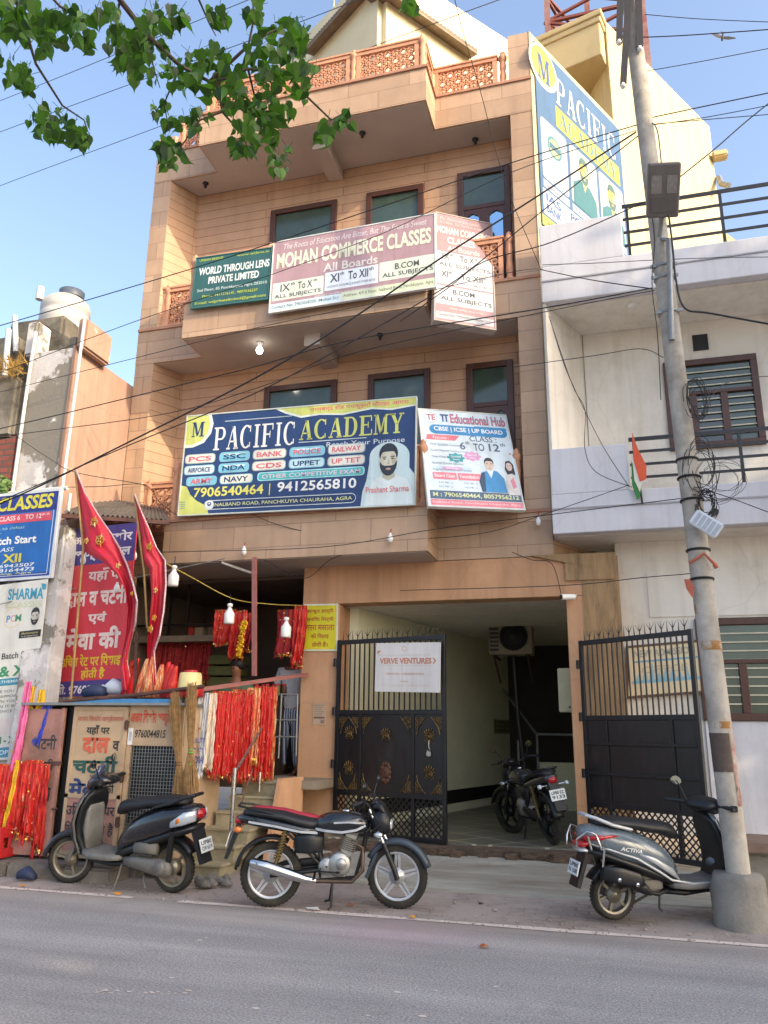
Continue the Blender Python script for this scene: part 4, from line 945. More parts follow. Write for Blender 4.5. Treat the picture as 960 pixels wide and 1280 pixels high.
# boy in blue with a backpack, girl in white
s.poly([(.60, .84), (.59, .72), (.63, .64), (.70, .61), (.78, .63), (.84, .70), (.85, .84)], '#3f8fc6', 3); s.poly([(.66, .62), (.70, .70), (.74, .62)], '#dce7ea', 4)
s.poly([(.58, .84), (.565, .74), (.60, .65), (.64, .64), (.62, .84)], '#34506b', 4); face(s, .645, .49, .755, .63, '#d8c4b4', '#2e3640', False, 4)
s.poly([(.86, .86), (.85, .74), (.87, .66), (.92, .64), (.97, .68), (.985, .86)], '#d9d4d2', 5); s.poly([(.885, .52), (.93, .51), (.965, .55), (.97, .66), (.935, .64), (.885, .66), (.865, .60)], '#2c2f3a', 5); s.poly(ell(.915, .575, .034, .042), '#dcc4b6', 6)
s.poly(ell(.90, .568, .006, .004), '#30343c', 7); s.poly(ell(.928, .568, .006, .004), '#30343c', 7); s.rect(.905, .596, .925, .600, '#b06a6a', lv=7); s.poly([(.90, .72), (.94, .68), (.96, .78), (.92, .80)], '#d98b98', 6)
s.done()

# --- MOHAN COMMERCE CLASSES
Y0 = 9.22
MAU, PGR = '#a98a90', '#d3dccb'
s = Sign('sign_board', 'long mauve commerce tuition board along the second floor balcony', 'sign board', on(336, 391.7, Y=9.17), on(545, 358.8, Y=9.17), on(342.2, 303, Y=9.25), board=MAU, edge='#cfd2cf', border=.012)
s.T('The Roots of Education Are Bitter, But The Fruit is Sweet', .07, .055, .95, .15, '#d9cfcf', .004, .25)
s.T('MOHAN COMMERCE CLASSES', .03, .185, .975, .40, '#dcdcc4', .035); s.T('All Boards', .33, .44, .66, .555, '#d7d2cc', .02)
s.rect(.015, .60, .335, .845, PGR, lv=1); s.rect(.342, .57, .665, .82, '#dbe2e8', lv=1); s.rect(.672, .555, .995, .81, PGR, lv=1)
s.T('IX', .065, .63, .125, .73, '#4f4d50', .01); s.T('th', .13, .62, .155, .66, '#4f4d50'); s.T('To X', .175, .63, .265, .73, '#4f4d50', .01); s.T('th', .27, .62, .295, .66, '#4f4d50'); s.T('ALL SUBJECTS', .03, .765, .32, .83, '#4f4d50', .01)
s.T('XI', .375, .60, .43, .715, '#3e4150', .015); s.T('th', .435, .59, .46, .635, '#3e4150'); s.T('To XII', .485, .60, .605, .715, '#3e4150', .015); s.T('th', .61, .59, .64, .635, '#3e4150'); s.T('ACCOUNTS, ECONOMICS, BUSINESS STUDIES, MATHS', .36, .755, .65, .79, '#7a8090', .004)
s.T('B.COM', .765, .60, .905, .68, '#545554', .012); s.T('ALL SUBJECTS', .69, .71, .985, .785, '#545554', .012)
s.T('आपका भविष्य हमारा प्रयास सफलता', .28, .852, .71, .895, '#cfc8ca', .015); s.rect(.0, .885, 1, 1, '#cfdcd8', lv=1); s.rect(.45, .87, 1, 1, '#d2dabc', lv=2)
s.rect(0, .885, .45, 1, '#c9dbe0', lv=2)
s.T('Contact No: 7455058200 (Mohan Sir)', .015, .91, .43, .965, '#5f6770', .006); s.T('Address- 4/9 II Floor, Nalband Road, Panchkuiyan, Agra', .46, .9, .985, .955, '#6a7057', .004)
s.done()
# spare corner panel of the same classes, hung at an angle
bl = on(542.5, 400, Y=9.10); br = on(620, 413, Y=9.60); tl = on(545, 265, Y=9.75)
s = Sign('sign_board', 'tall faded pink and white tuition panel hanging at an angle from the balcony corner', 'sign board', bl, br, tl, board='#96797c', edge='#a59a90', border=.015, thick=.10)
s.T('The Roots of Education', .06, .035, .75, .065, '#c3b2b2', .004, .2); s.T('Are Bitter, But The Fruit is Sweet', .06, .075, .86, .105, '#c3b2b2', .004, .2)
s.T('MOHAN COMMERCE', .02, .13, .97, .20, '#cfc6c2', .03); s.T('CLASSES', .2, .225, .68, .29, '#cfc6c2', .03); s.T('All Boards', .2, .31, .76, .36, '#c3b6b6', .01)
for a, b in ((.375, .535), (.54, .675), (.69, .85)): s.rect(.03, a, .97, b, '#b3b6ba', lv=1)
s.T('IX', .12, .39, .24, .445, '#45474c', .01); s.T('th', .25, .385, .3, .41, '#45474c'); s.T('To X', .42, .39, .66, .445, '#45474c', .01); s.T('th', .67, .385, .72, .41, '#45474c'); s.T('ALL SUBJECTS', .06, .475, .94, .52, '#55575d', .01)
s.T('XI', .1, .555, .22, .61, '#404248', .012); s.T('th', .23, .55, .28, .575, '#404248'); s.T('To XII', .43, .555, .8, .61, '#404248', .012); s.T('th', .81, .55, .87, .575, '#404248'); s.T('ACCOUNTS ECONOMICS COMMERCE MATHS', .08, .635, .95, .655, '#7d7f85', .003)
s.T('B.COM', .3, .71, .66, .755, '#404248', .015); s.T('ALL SUBJECTS', .1, .78, .94, .825, '#404248', .012)
s.T('आपका भविष्य हमारा प्रयास', .24, .87, .8, .895, '#c3b6b8'); s.rect(.03, .915, .97, .975, '#aaa9ad', lv=1); s.T('Contact No: 7455058200 (Mohan Sir)', .06, .93, .9, .955, '#77757c', .003)
s.done()
# --- green board
s = Sign('sign_board', 'small dark green board with white letters beside the long mauve board', 'sign board', on(238.3, 386, Y=9.20), on(335, 374, Y=9.20), on(245.5, 322.7, Y=9.25), board='#2e5a5a', edge='#3d6a66', border=.01)
s.T('URBAN BRIDGE', .05, .045, .37, .09, '#a3b848', .015); s.T('www.wtlens.in', .55, .04, .97, .09, '#a3b848', .01)
s.T('WORLD THROUGH LENS', .06, .22, .985, .37, '#dfe6e2', .03); s.T('PRIVATE LIMITED', .2, .42, .86, .56, '#dfe6e2', .03)
s.T('2nd Floor, 85 Panchkuiyan, Agra-282010', .06, .64, .97, .71, '#c3d3cf', .01); s.T('Phone: 9411276141, 9897036237', .14, .765, .86, .825, '#b4c248', .01); s.T('E-mail: wtlprivatelimited@gmail.com', .05, .885, .97, .955, '#b4c248', .01)
s.done()
# --- billboard on the slanting flank wall
A = Vector((XR+.012, F+.03, 0)); dk = SK.normalized(); nk = Vector((dk.y, -dk.x, 0))
A = A+nk*.02
def onside(px_, py_): return onplane(px_, py_, A, nk)
bl, br, tl = onside(690, 292), onside(781, 300), onside(667, 50)
tr = onside(774, 163)
Ls = (Vector((tr.x, tr.y, 0))-Vector((tl.x, tl.y, 0))).length
o0 = Vector((tl.x, tl.y, 0)); zt2 = tl.z; zb2 = zt2-3.25
s = Sign('billboard', 'sunlit blue and white academy billboard on the flank wall behind the pole', 'billboard', o0+Vector((0, 0, zb2)), o0+dk*Ls+Vector((0, 0, zb2)), o0+Vector((0, 0, zt2)), board='#34597d', thick=.015)
uv = lambda x, y: (((onside(x, y)-o0).dot(dk))/Ls, (zt2-onside(x, y).z)/(zt2-zb2))
def Q(pts, c, lv): s.poly([uv(*q) for q in pts], c, lv)
s.disc(.09, .11, .15, '#aeb0a0', 1); s.poly(ell(.09, .10, .125, .125*s.W/s.H), '#a89c33', 2)
s.S('M', .025, .05, .165, .19, '#24477c', lv=4)
s.S('PACIFIC', .21, .085, .93, .245, '#bcbcac', lv=4); s.rect(.2, .265, .95, .385, '#a89c33', 0, 2); s.S('ACADEMY', .23, .285, .92, .368, '#406f88', lv=4)
for a, b, c in ((.03, .30, '#a5abb2'), (.33, .64, '#afa99c'), (.67, .97, '#afab9e')): s.rect(a, .41, b, .74, c, .06, 2)
s.disc(.165, .53, .075, '#2f6f7c', 3); s.disc(.165, .53, .06, '#93a070', 4); s.rect(.11, .515, .22, .545, '#33596c', lv=5)
for cx in (.485, .82):
    s.poly([(cx-.14, .74), (cx-.13, .62), (cx-.06, .58), (cx+.06, .58), (cx+.13, .63), (cx+.14, .74)], '#2c666b', 3); s.poly([(cx-.03, .57), (cx+.03, .57), (cx, .63)], '#b3a66c', 4); face(s, cx-.055, .43, cx+.055, .585, '#ab9c4c', '#3f5f52', True, 4)
s.rect(.03, .75, .30, .79, '#93a3b2', lv=2); s.rect(.33, .75, .64, .79, '#95a5b2', lv=2); s.rect(.67, .75, .97, .79, '#95a5b2', lv=2)
for a, t in ((.05, 'Guidance'), (.36, 'Faculty'), (.70, 'Results')): s.T(t, a, .758, a+.2, .782, '#75605f', .01)
s.rect(.02, .80, .98, .935, '#adb1b4', .06, 2)
for t, a, b in (('IAS', .05, .815), ('PCS', .30, .815), ('SSC', .62, .815), ('BANK', .05, .872), ('NET', .34, .872), ('COMPETITIVE', .55, .875)): s.T(t, a, b, a+(.15 if len(t) < 5 else .36), b+.043, '#26508a', .02, lv=4)
s.poly([(0, .945), (.5, .945), (.62, 1), (0, 1)], '#9c9840', 2); s.T('ADMISSION OPEN', .05, .96, .42, .985, '#55602c', .01)
s.done()
# --- VERVE VENTURES and the other low signs are built with the gate and the shop
# --- the left neighbour's boards
Y1 = 8.12
s = Sign('sign_board', 'bright blue tuition board with yellow heading above the white banner', 'sign board', on(-82, 732, Y=Y1+.05), on(64, 722, Y=Y1+.05), on(-68, 625, Y=Y1-.12), board='#2468b4', edge='#cfd4da', border=.03, thick=.04)
s.rect(0, 0, 1, .235, '#2b3c8c', lv=1); s.rect(0, .93, 1, 1, '#233f92', lv=1)
for q in ((.02, .02, .98, .027), (.955, .24, .961, .95), (.02, .945, .96, .952)): s.rect(*q, '#c9d6e6', lv=2)
s.T('CLASSES', .475, .045, .945, .205, '#d6d04a', .03, .15); s.T('SHARMA', .03, .045, .43, .205, '#d6d04a', .03, .15)
s.rect(.0, .25, .945, .35, '#d4566a', lv=2); s.T('CBSE / ICSE BOARD | CLASS 6   TO 12', .02, .265, .86, .335, '#f0dfe2', .015); s.T('th', .86, .262, .89, .29, '#f0dfe2'); s.T('th', .90, .262, .925, .29, '#f0dfe2')
s.T('You have to be able to defeat', .1, .385, .73, .42, '#9fc6d2', .004, .1); s.T('exam fear', .3, .44, .54, .475, '#9fc6d2', .004, .1)
s.T('New Batch Start', .22, .50, .84, .59, '#e8eef2', .03); s.T('XI & XII CLASS', .2, .625, .66, .67, '#dbe7ee', .008, .2); s.T('VI to XII', .28, .70, .73, .80, '#dfd54c', .03)
s.T('8126943507', .42, .815, .85, .855, '#e3edf3', .015, .1); s.T('8218164473', .42, .865, .85, .905, '#e3edf3', .015, .1); s.T('Kalyan Crossing, Agra', .2, .912, .83, .94, '#d2d78a', .008)
s.done()
s = Sign('banner', 'white tuition banner with a bearded portrait hanging under the blue classes board', 'banner', on(-70, 955, Y=Y1+.3), on(36, 948, Y=Y1+.3), on(-44, 737, Y=Y1+.02), board='#d9d8d0', thick=.012)
def U(x): return (x+74)/133.0
s.T('SHARMA', .545, .03, 1-.03, .095, '#3f9bb8', .03, slope=.04); s.T('CLASSES', .53, .105, .96, .14, '#c9d1ad', .008, slope=.04); s.poly([(.93, .02), (.99, .03), (.99, .06), (.95, .06)], '#3f9bb8', 3)
s.T('MATHS & SCIENCE', .05, .04, .42, .09, '#3f9bb8', .02); s.T('CBSE', .3, .11, .44, .14, '#56788f', .02)
s.disc(.63, .20, .105, '#e3d3b0', 1); s.disc(.63, .2, .092, '#dddcd4', 2); s.T('P', .56, .185, .605, .225, '#5a8fc4', .03); s.T('C', .612, .185, .657, .225, '#e0a49a', .03); s.T('M', .664, .185, .735, .225, '#4f9878', .03)
face(s, .845, .155, .95, .255, '#c8c6bd', '#33373a', True, 3); s.rect(.73, .285, .985, .325, '#2c2b28', lv=2); s.T('Mathematics', .76, .293, .95, .305, '#b9b27a'); s.T('12 yrs experience', .76, .311, .95, .321, '#c9c9c4')
s.T('New Batch Start', .35, .40, .955, .435, '#3c3f3e', .012); s.T('XI & XII', .30, .475, .93, .535, '#3b8a62', .03); s.rect(.1, .545, .94, .585, '#3f8fa8', .2, 2); s.T('CHEMISTRY, MATHEMATICS', .12, .556, .91, .574, '#d5e4e8', .01)
for i, t in enumerate(['ARE YOU', 'DISAPPOINTED', 'WITH YOUR', 'CAN IT BE MADE', 'SCIENCE SO']): s.T(t, .5, .61+.028*i, .5+.035*len(t), .625+.028*i, '#7b7f80', .006)
s.rect(.3, .77, .98, .86, '#dccfcb', .1, 1); s.T('CLASS VI - XII', .3, .87, .85, .91, '#3f7f58', .03); s.rect(.1, .93, .97, .985, '#4a93b0', 0, 2); s.T('ADMISSION OPEN', .2, .945, .85, .97, '#dfe8ea', .015)
s.done()
# --- tall red Hindi board of the spice mill
bl, br, tl = on(67, 872, Y=8.75), on(150, 868, Y=8.75), on(90, 662, Y=8.45)
s = Sign('sign_board', 'tall red Hindi mill board with white and yellow letters behind the red flags', 'sign board', bl, br, tl, board='#c93a48', thick=.03)
s.rect(0, 0, 1, .225, '#4a3f83', lv=1); s.rect(0, .91, 1, 1, '#4a3f83', lv=1); s.poly([(0, .225), (.25, .225), (.12, .5), (0, .8)], '#d65050', 1)
s.T('अजय िकशोर', .04, .035, .95, .10, '#d8d3da', .03); s.T('खण्डेलवाल', .06, .12, .95, .205, '#d8d3da', .03)
s.T('यहाँ पर', .34, .25, .9, .335, '#dcc9c6', .03); s.T('दाल व चटनी', .03, .355, .97, .48, '#e0cfcb', .035); s.T('एवं', .4, .51, .68, .585, '#e0cfcb', .035); s.T('मेवा की', .1, .60, .92, .73, '#e0cfcb', .04)
s.T('उिचत रेट पर िपसाई', .05, .755, .96, .835, '#d9b83a', .03); s.T('होती है', .38, .835, .74, .905, '#d9b83a', .03); s.T('मो. 9760044815', .03, .925, .9, .985, '#dad6de', .03)
s.done()
# ================================================================ gate leaves
def gate_leaf(label, bl, br, H, ornate):
    bl, br = Vector(bl), Vector(br); u = (br-bl); W = u.length; u.normalize(); w_ = Vector((0, 0, 1)).cross(u)
    M = Matrix(((u.x, w_.x, 0, bl.x), (u.y, w_.y, 0, bl.y), (0, 0, 1, bl.z), (0, 0, 0, 1)))
    o = thing('gate_leaf', label, 'gate', M=M, group='black iron gate leaves')
    f = MB(); t = .05
    zm, zl = H*.615, H*.215
    for x in (0, W-t): f.box(x, x+t, -.02, .02, 0, H)
    for z in (0, zl-.04, zm-.03, H-.06): f.box(t, W-t, -.021, .021, z, z+.055)
    us = (.24*W, .72*W) if ornate else (.22*W, .78*W)
    for x in us: f.box(x-.02, x+.02, -.023, .023, .05, zm)
    if not ornate:
        for z in (zl+.30, zl+.62): f.box(t, W-t, -.03, .01, z, z+.035)
    f.build('frame', M_BLACK, o, local=True, bevel=.004)
    p = MB(); p.box(t, W-t, -.006, .006, zl, zm-.02)
    p.build('sheet_panel', mat('dusty_black_sheet', '#1b1b1d', .33, var=.35, vs=4, c2='#3a3632', thr=(.55, .8), bump=.12, bs=8, stretch=(3, 3, 1)), o, local=True)
    b = MB(); n_ = 20
    for i in range(n_+1):
        x = t+(W-2*t)*i/n_
        b.box(x-.007, x+.007, -.007, .007, zm, H-.05)
    b.build('bars', M_BLACK, o, local=True)
    s = MB()
    for i in range(n_):
        x = t+(W-2*t)*(i+.5)/n_
        s.tube([(x, 0, H-.01), (x+rnd.uniform(-.01, .01), 0, H+.12)], [.008, .001], 5)
        if i % 2: s.tube([(x, 0, H+.03), (x+.05, 0, H+.11)], [.006, .001], 5); s.tube([(x, 0, H+.03), (x-.05, 0, H+.11)], [.006, .001], 5)
    s.build('spikes', M_BLACK, o, local=True)
    l_ = MB(); c = .075; x0, x1, z0, z1 = t, W-t, .055, zl-.04; nx = int((x1-x0)/c)+1; d = z1-z0
    k = -int(d/c)-1
    while k*c < (x1-x0):
        for sgn in (1, -1):
            # clipped diagonal
            a0 = x0+k*c; pts = []
            for tt in range(0, 21):
                q = tt/20; x = a0+d*q; z = z0+d*q if sgn > 0 else z1-d*q
                if x0 <= x <= x1: pts.append((x, 0, z))
            if len(pts) > 1: l_.bar(pts[0], pts[-1], .012, .012, up=(0, 1, 0))
        k += 1
    l_.build('lattice', M_BLACK, o, local=True)
    for z in (.35*H, .62*H, .88*H): MB().cyl((-.03, .0, z-.05), (-.03, .0, z+.05), .028, 10).build('hinge', M_BLACK, o, local=True)
    return o, W, H, zm, zl
gL = gate_leaf('closed black iron gate leaf with gold medallions and scrollwork', on(416, 1043, Y=9.84), on(559, 1056.5, Y=9.42), 2.36, True)
o, W, H, zm, zl = gL
def medal(mb, x, z, s, full=True):
    y = -.012
    mb.lathe([(.30*s, 0), (.36*s, -.02), (.42*s, 0)], (x, y, z), 'Y', 18); mb.lathe([(.01, -.03), (.16*s, -.025), (.22*s, 0)], (x, y, z), 'Y', 14)
    for i in range(8): a = i*math.pi/4; mb.ball((x+math.cos(a)*.27*s, y-.004, z+math.sin(a)*.27*s), .055*s, 6, sc=(1, .5, 1))
    for i in range(7):
        a = R(20+140*i/6); r0, r1 = .46*s, (.85+.25*math.sin(a))*s
        mb.tube([(x+math.cos(a)*r0, y, z+math.sin(a)*r0), (x+math.cos(a)*(r0+r1)/2+.05*s*math.cos(a), y-.012, z+math.sin(a)*(r0+r1)/2), (x+math.cos(a)*r1*.8, y, z+math.sin(a)*r1)], [.05*s, .085*s, .02*s], 6)
    for k in (-1, 1):
        mb.tube([(x+k*.5*s, y, z-.1*s), (x+k*.55*s, y, z-.45*s), (x+k*.2*s, y, z-.6*s), (x+k*.18*s, y, z-.48*s)], [.05*s, .05*s, .045*s, .03*s], 6)
for i, (x, z) in enumerate(((.14*W, zl+.68), (.48*W, zl+.66), (.86*W, zl+.66), (.14*W, zl+.26), (.86*W, zl+.24))):
    m_ = MB(); medal(m_, x, z, .10); m_.build('medallion', M_GOLD, o, local=True)
m_ = MB()
for i in range(12):
    a = R(30*i); m_.ball((.48*W+.055*math.cos(a), -.012, zl+.24+.105*math.sin(a)), .03, 6, sc=(1, .5, 1))
m_.lathe([(.01, -.02), (.06, -.018), (.075, 0)], (.48*W, -.008, zl+.24), 'Y', 16)
m_.build('medallion', mat('copper_medallion', '#5f4030', .6, metal=.3, var=.4, vs=30, c2='#2c211a', thr=(.5, .65)), o, local=True)
m_ = MB()
for (cx0, cx1) in ((.04, .22), (.26, .70), (.74, .965)):
    for sx, x in ((1, cx0*W+.02), (-1, cx1*W-.02)):
        for sz, z in ((1, zl+.02), (-1, zm-.06)):
            for j in range(3):
                for kx in range(3-j): m_.lathe([(.012, 0), (.018, -.014), (.024, 0)], (x+sx*.03*kx, -.008, z+sz*.045*(j+.5)), 'Y', 8)
            m_.tube([(x, -.012, z+sz*.2), (x+sx*.02, -.018, z+sz*.12), (x+sx*.09, -.016, z+sz*.03), (x+sx*.12, -.012, z)], .007, 5)
m_.build('scrollwork', M_GOLD, o, local=True)
m_ = MB(); m_.box(.86*W-.03, .86*W+.03, -.035, -.015, zl+.44, zl+.5, b=.01); m_.lathe([(.02, -.012), (.028, 0), (.02, .012)], (.86*W, -.026, zl+.51), 'Y', 14)
m_.tube([(.86*W-.0, -.02, zl+.52), (.86*W, -.02, zl+.62)], .006, 6)
m_.build('padlock', M_STEEL, o, local=True)
gR = gate_leaf('plain black sheet iron gate leaf swung open behind the grey scooter', on(738, 1062, Y=9.74), on(893, 1092, Y=8.80), 2.30, False)
# board tied to the gate
s = Sign('sign_board', 'white office board with orange letters tied to the ornate gate', 'sign board', on(468, 864.5, Y=9.60), on(550, 866, Y=9.38), on(470, 804, Y=9.58), board='#d9d6d2', thick=.012)
s.T('VERVE VENTURES', .07, .31, .87, .43, '#c98566', .03); s.poly([(.885, .31), (.905, .31), (.94, .37), (.905, .43), (.885, .43), (.915, .37)], '#c98566', 3); s.poly([(.03, .16), (.09, .16), (.03, .24)], '#c98566', 3)
s.rect(.05, .25, .86, .256, '#b9a79b', lv=2); s.rect(.06, .462, .9, .468, '#d0bfb2', lv=2); s.disc(.45, .12, .035, '#d9b9a4', 2); s.disc(.45, .12, .024, '#dedbd6', 3); s.T('OFFICE NO. 1, GROUND FLOOR', .18, .61, .76, .66, '#cfa48c', .01); s.T('AGRA', .4, .77, .53, .8, '#cfa48c'); s.T('www.verveventures.in | info@verveventures.in', .12, .85, .85, .875, '#d3b7a6')
s.done()
# printed banner seen through the bars of the right leaf
s = Sign('banner', 'faded cream banner with blue lettering behind the bars of the plain gate', 'banner', on(783, 873, Y=10.2), on(880, 866, Y=10.2), on(783, 808, Y=10.2), board='#d6c7a4', edge='#5d4334', border=.025, thick=.03)
s.T('NEW ADMISSION', .1, .1, .9, .24, '#a39f92', .02); s.rect(.1, .3, .95, .34, '#7fa0b4', lv=2); s.rect(.08, .68, .96, .74, '#7fb0c4', lv=2)
for i in range(9): s.poly([(.12+.09*i, .68), (.16+.09*i, .55-.1*(i % 3)), (.20+.09*i, .68)], '#92b4bf', 2)
s.T('OFFICE', .2, .42, .8, .56, '#b9ad93', .02)
s.done()
# yellow Hindi notice and small paper notice on the column
s = Sign('notice', 'yellow Hindi notice with red lettering at the top of the peach column', 'notice', on(377.5, 814, Y=F-.02), on(422, 814, Y=F-.02), on(379, 755, Y=F-.02), board='#dcdcc4', thick=.012)
s.rect(.05, .04, .95, .96, '#d8d024', lv=1)
for i, t in enumerate(['साबुत हल्दी', 'धनिया िमर्ची', 'गरम मसाला', 'की िपसाई', 'होती है।']): a = (.12, .12, .10, .25, .28)[i]; s.T(t, a, .10+.175*i, 1-a, .22+.175*i, '#b8642a', .02)
s.done()
s = Sign('notice', 'small faded paper notice pasted midway down the peach column', 'notice', on(391, 906, Y=F-.012), on(407, 906, Y=F-.012), on(391.5, 879, Y=F-.012), board='#b59a80', thick=.003)
for i in range(7): s.rect(.1, .08+.1*i, .9-.12*(i % 3), .11+.1*i, '#8d7a68', lv=1)
s.rect(.08, .64, .92, .71, '#5d5048', lv=2); s.rect(.6, .78, .9, .94, '#847260', lv=1)
s.done()
s = Sign('notice', 'faded stencil notice on the olive garage wall above the parked motorcycle', 'notice', (0, 0, 0), (1, 0, 0), (0, 0, 1), board='#98946f', thick=.004)
A = onplane(617, 917, g0, nn); k_ = d.copy()
dd = Vector((d.x, d.y, 0)); dv = -dd if False else dd
s.o.matrix_basis = Matrix(((dv.x, Vector((0, 0, 1)).cross(dv).x, 0, A.x), (dv.y, Vector((0, 0, 1)).cross(dv).y, 0, A.y), (0, 0, 1, A.z), (0, 0, 0, 1))) @ Matrix.Translation((0, -.012, 0)) @ Matrix.Diagonal((1.1, 1, .25, 1))
for i in range(3): s.rect(.05, .08+.3*i, .95-.1*i, .26+.3*i, '#4f4c3c', lv=1)
s.T('NO PARKING', .08, .1, .9, .24, '#98946f', .02); s.T('IN FRONT', .08, .4, .8, .54, '#98946f', .02); s.T('OF GATE', .08, .7, .7, .84, '#98946f', .02)
s.done()
# air conditioner on its bracket, meter box, pipe
A = on(611, 818, Y=12.6); B = on(659, 773, Y=12.6)
AC = thing('air_conditioner', 'old outdoor air conditioner unit on a wall bracket inside the garage', 'air conditioner', (A.x, 12.6, A.z))
x0, x1, z0, z1 = A.x, B.x+.06, A.z, B.z
q = MB(); q.box(x0, x1, 12.6, 13.0, z0, z1, b=.015); q.build('casing', mat('grimy_beige_casing', '#8f8670', .6, var=.15, vs=6), AC)
q = MB(); cx, cz, rr = x0+(x1-x0)*.58, (z0+z1)/2, (z1-z0)*.40
q.lathe([(.02, -.01), (.05, -.012), (.06, 0)], (cx, 12.59, cz), 'Y', 12)
for r_ in (.35, .6, .85, 1): q.lathe([(rr*r_-.006, 0), (rr*r_, -.012), (rr*r_+.006, 0)], (cx, 12.59, cz), 'Y', 24)
q.build('fan_grille', M_BLACK, AC)
q = MB(); q.lathe([(.001, -.003), (rr*.95, -.003), (rr*.96, .0)], (cx, 12.597, cz), 'Y', 24); q.build('fan_opening', mat('deep_black', '#0d0f14', .6, var=0), AC)
q = MB()
for i in range(7): q.box(x0+.02, x0+.16, 12.585, 12.598, z0+.05+(z1-z0-.1)*i/7, z0+.05+(z1-z0-.1)*(i+.6)/7)
q.build('vent_slats', M_BLACK, AC)
for x in (x0+.08, x1-.08):
    q = MB(); q.bar((x, 12.55, z0-.02), (x, 13.35, z0-.02), .03, .03); q.bar((x, 12.6, z0-.02), (x, 13.3, z0-.4), .025, .025); q.build('bracket', M_IRONR, AC)
q = MB(); q.tube([on(642, 820, Y=12.9), on(648, 900, Y=12.9), on(656, 960, Y=12.9)], .035, 8)
solo('drain_pipe', q, M_BLACK, 'dark drain pipe running down the garage wall below the air conditioner', 'pipe')
A, B = on(699, 890, Y=10.33), on(716, 835, Y=10.33)
MBX = thing('meter_box', 'beige electric meter box fixed behind the entrance column', 'meter box', (A.x, 10.33, A.z))
q = MB(); q.box(A.x, B.x+.12, 10.33, 10.5, A.z, B.z, b=.01); q.build('box_body', mat('beige_meter_paint', '#b9b38f', .6, var=.08), MBX)
q = MB(); q.cyl((A.x+.13, 10.328, A.z+.06), (A.x+.13, 10.31, A.z+.06), .012); q.build('lock', M_BLACK, MBX)
q = MB(); q.tube([(A.x+.18, 10.4, A.z), (A.x+.2, 10.42, A.z-.4), (A.x+.3, 10.42, .3)], .012, 6); q.build('conduit', M_CREAMD, MBX)
# camera on the corner of the entrance
C0 = on(708, 750, Y=9.86)
CC = thing('security_camera', 'small white security camera at the top corner of the garage entrance', 'camera', C0)
q = MB(); q.cyl(C0+Vector((-.05, -.12, .02)), C0+Vector((.10, -.03, .03)), .035, 12); q.build('camera_body', M_WHITEP, CC)
q = MB(); q.cyl(C0+Vector((-.06, -.127, .019)), C0+Vector((-.045, -.118, .02)), .028, 12); q.build('lens', M_BLACK, CC)
q = MB(); q.tube([C0+Vector((.08, -.03, .03)), C0+Vector((.12, .04, .06))], .012, 6); q.build('bracket', M_WHITEP, CC)
# small dark fixtures on the soffits
def spot(px_, py_, z, lab, lit=False):
    p = on(px_, py_, Z=z)
    t = thing('bulb_holder', lab, 'lamp', p, group=None)
    q = MB(); q.lathe([(.004, .0), (.05, 0), (.05, -.015), (.025, -.03), (.022, -.085), (.004, -.086)], p, n=12); q.build('holder', M_BLACK if not lit else M_WHITEP, t)
    if lit:
        q = MB(); q.ball(p+Vector((0, 0, -.13)), .05, 8, sc=(1, 1, 1.2)); q.build('bulb', mat('lit_bulb', '#ffffff', .3, var=0, emit=(1, .95, .85, 6)), t)
spot(325, 428, 7.015, 'lit white bulb under the second floor balcony', True)
spot(453, 166, 10.375, 'small dark bulb holder under the middle of the roof slab'); spot(257, 229, 10.375, 'small dark bulb holder at the left corner under the roof slab')
spot(594, 174, 10.375, 'small dark bulb holder under the right wing of the roof slab'); spot(475, 418, 7.015, 'small dark bulb holder under the second floor slab by the angled panel'); spot(537, 694+27, 3.6, 'small dark bulb holder under the first floor slab above the gate')
# ================================================================ the shop front
# kiosk of painted sheet metal
KY = 7.86
K = thing('metal_kiosk', 'painted sheet metal kiosk with Hindi lettering and a wire mesh side', 'kiosk', (-5.6, KY, .15))
M_KIOSK = mat('rusty_beige_sheet', '#b09678', .7, var=.14, vs=3, c2='#8b5a44', thr=(.58, .76), bump=.1, bs=12)
M_KIOSKP = mat('faded_pink_sheet', '#a5776a', .75, var=.2, vs=4, c2='#7a5a4c', thr=(.5, .7))
kp = lambda a, b: on(a, b, Y=KY)
zt_k = kp(110, 882).z; zb_k = .16
xa, xb, xc, xd = kp(58, 900).x, kp(86, 885).x, kp(95, 882).x, kp(162, 882).x
xe = kp(232, 868).x
q = MB(); q.box(xd+.01, xe, KY-.0, KY+.03, zt_k-.42, zt_k, b=.004); q.box(xd+.01, xd+.06, KY, KY+.04, zb_k, zt_k-.42); q.box(xe-.04, xe, KY, KY+.04, zb_k, zt_k-.42); q.box(xd+.06, xe-.04, KY, KY+.04, zb_k, zb_k+.06)
q.box(xa-.25, xe, KY+.9, KY+.93, zb_k, zt_k); q.box(xe-.02, xe, KY+.04, KY+.9, zb_k, zt_k); q.box(xa-.27, xa-.25, KY, KY+.9, zb_k, zt_k)
q.build('body', M_KIOSK, K)
q = MB(); q.box(xa-.3, xe+.04, KY-.08, KY+.95, zt_k+.002, zt_k+.03); q.build('top_sheet', M_ALU, K)
q = MB(); q.box(xb+.05, xd+.55, KY-.07, KY+.15, zt_k+.03, zt_k+.07); q.build('blue_plank', mat('blue_painted_plank', '#3f7fb0', .6, var=.15, vs=8), K)
dk_ = MB(); dk_.box(xc, xd, KY-.012, KY+.012, zb_k+.02, zt_k-.01)
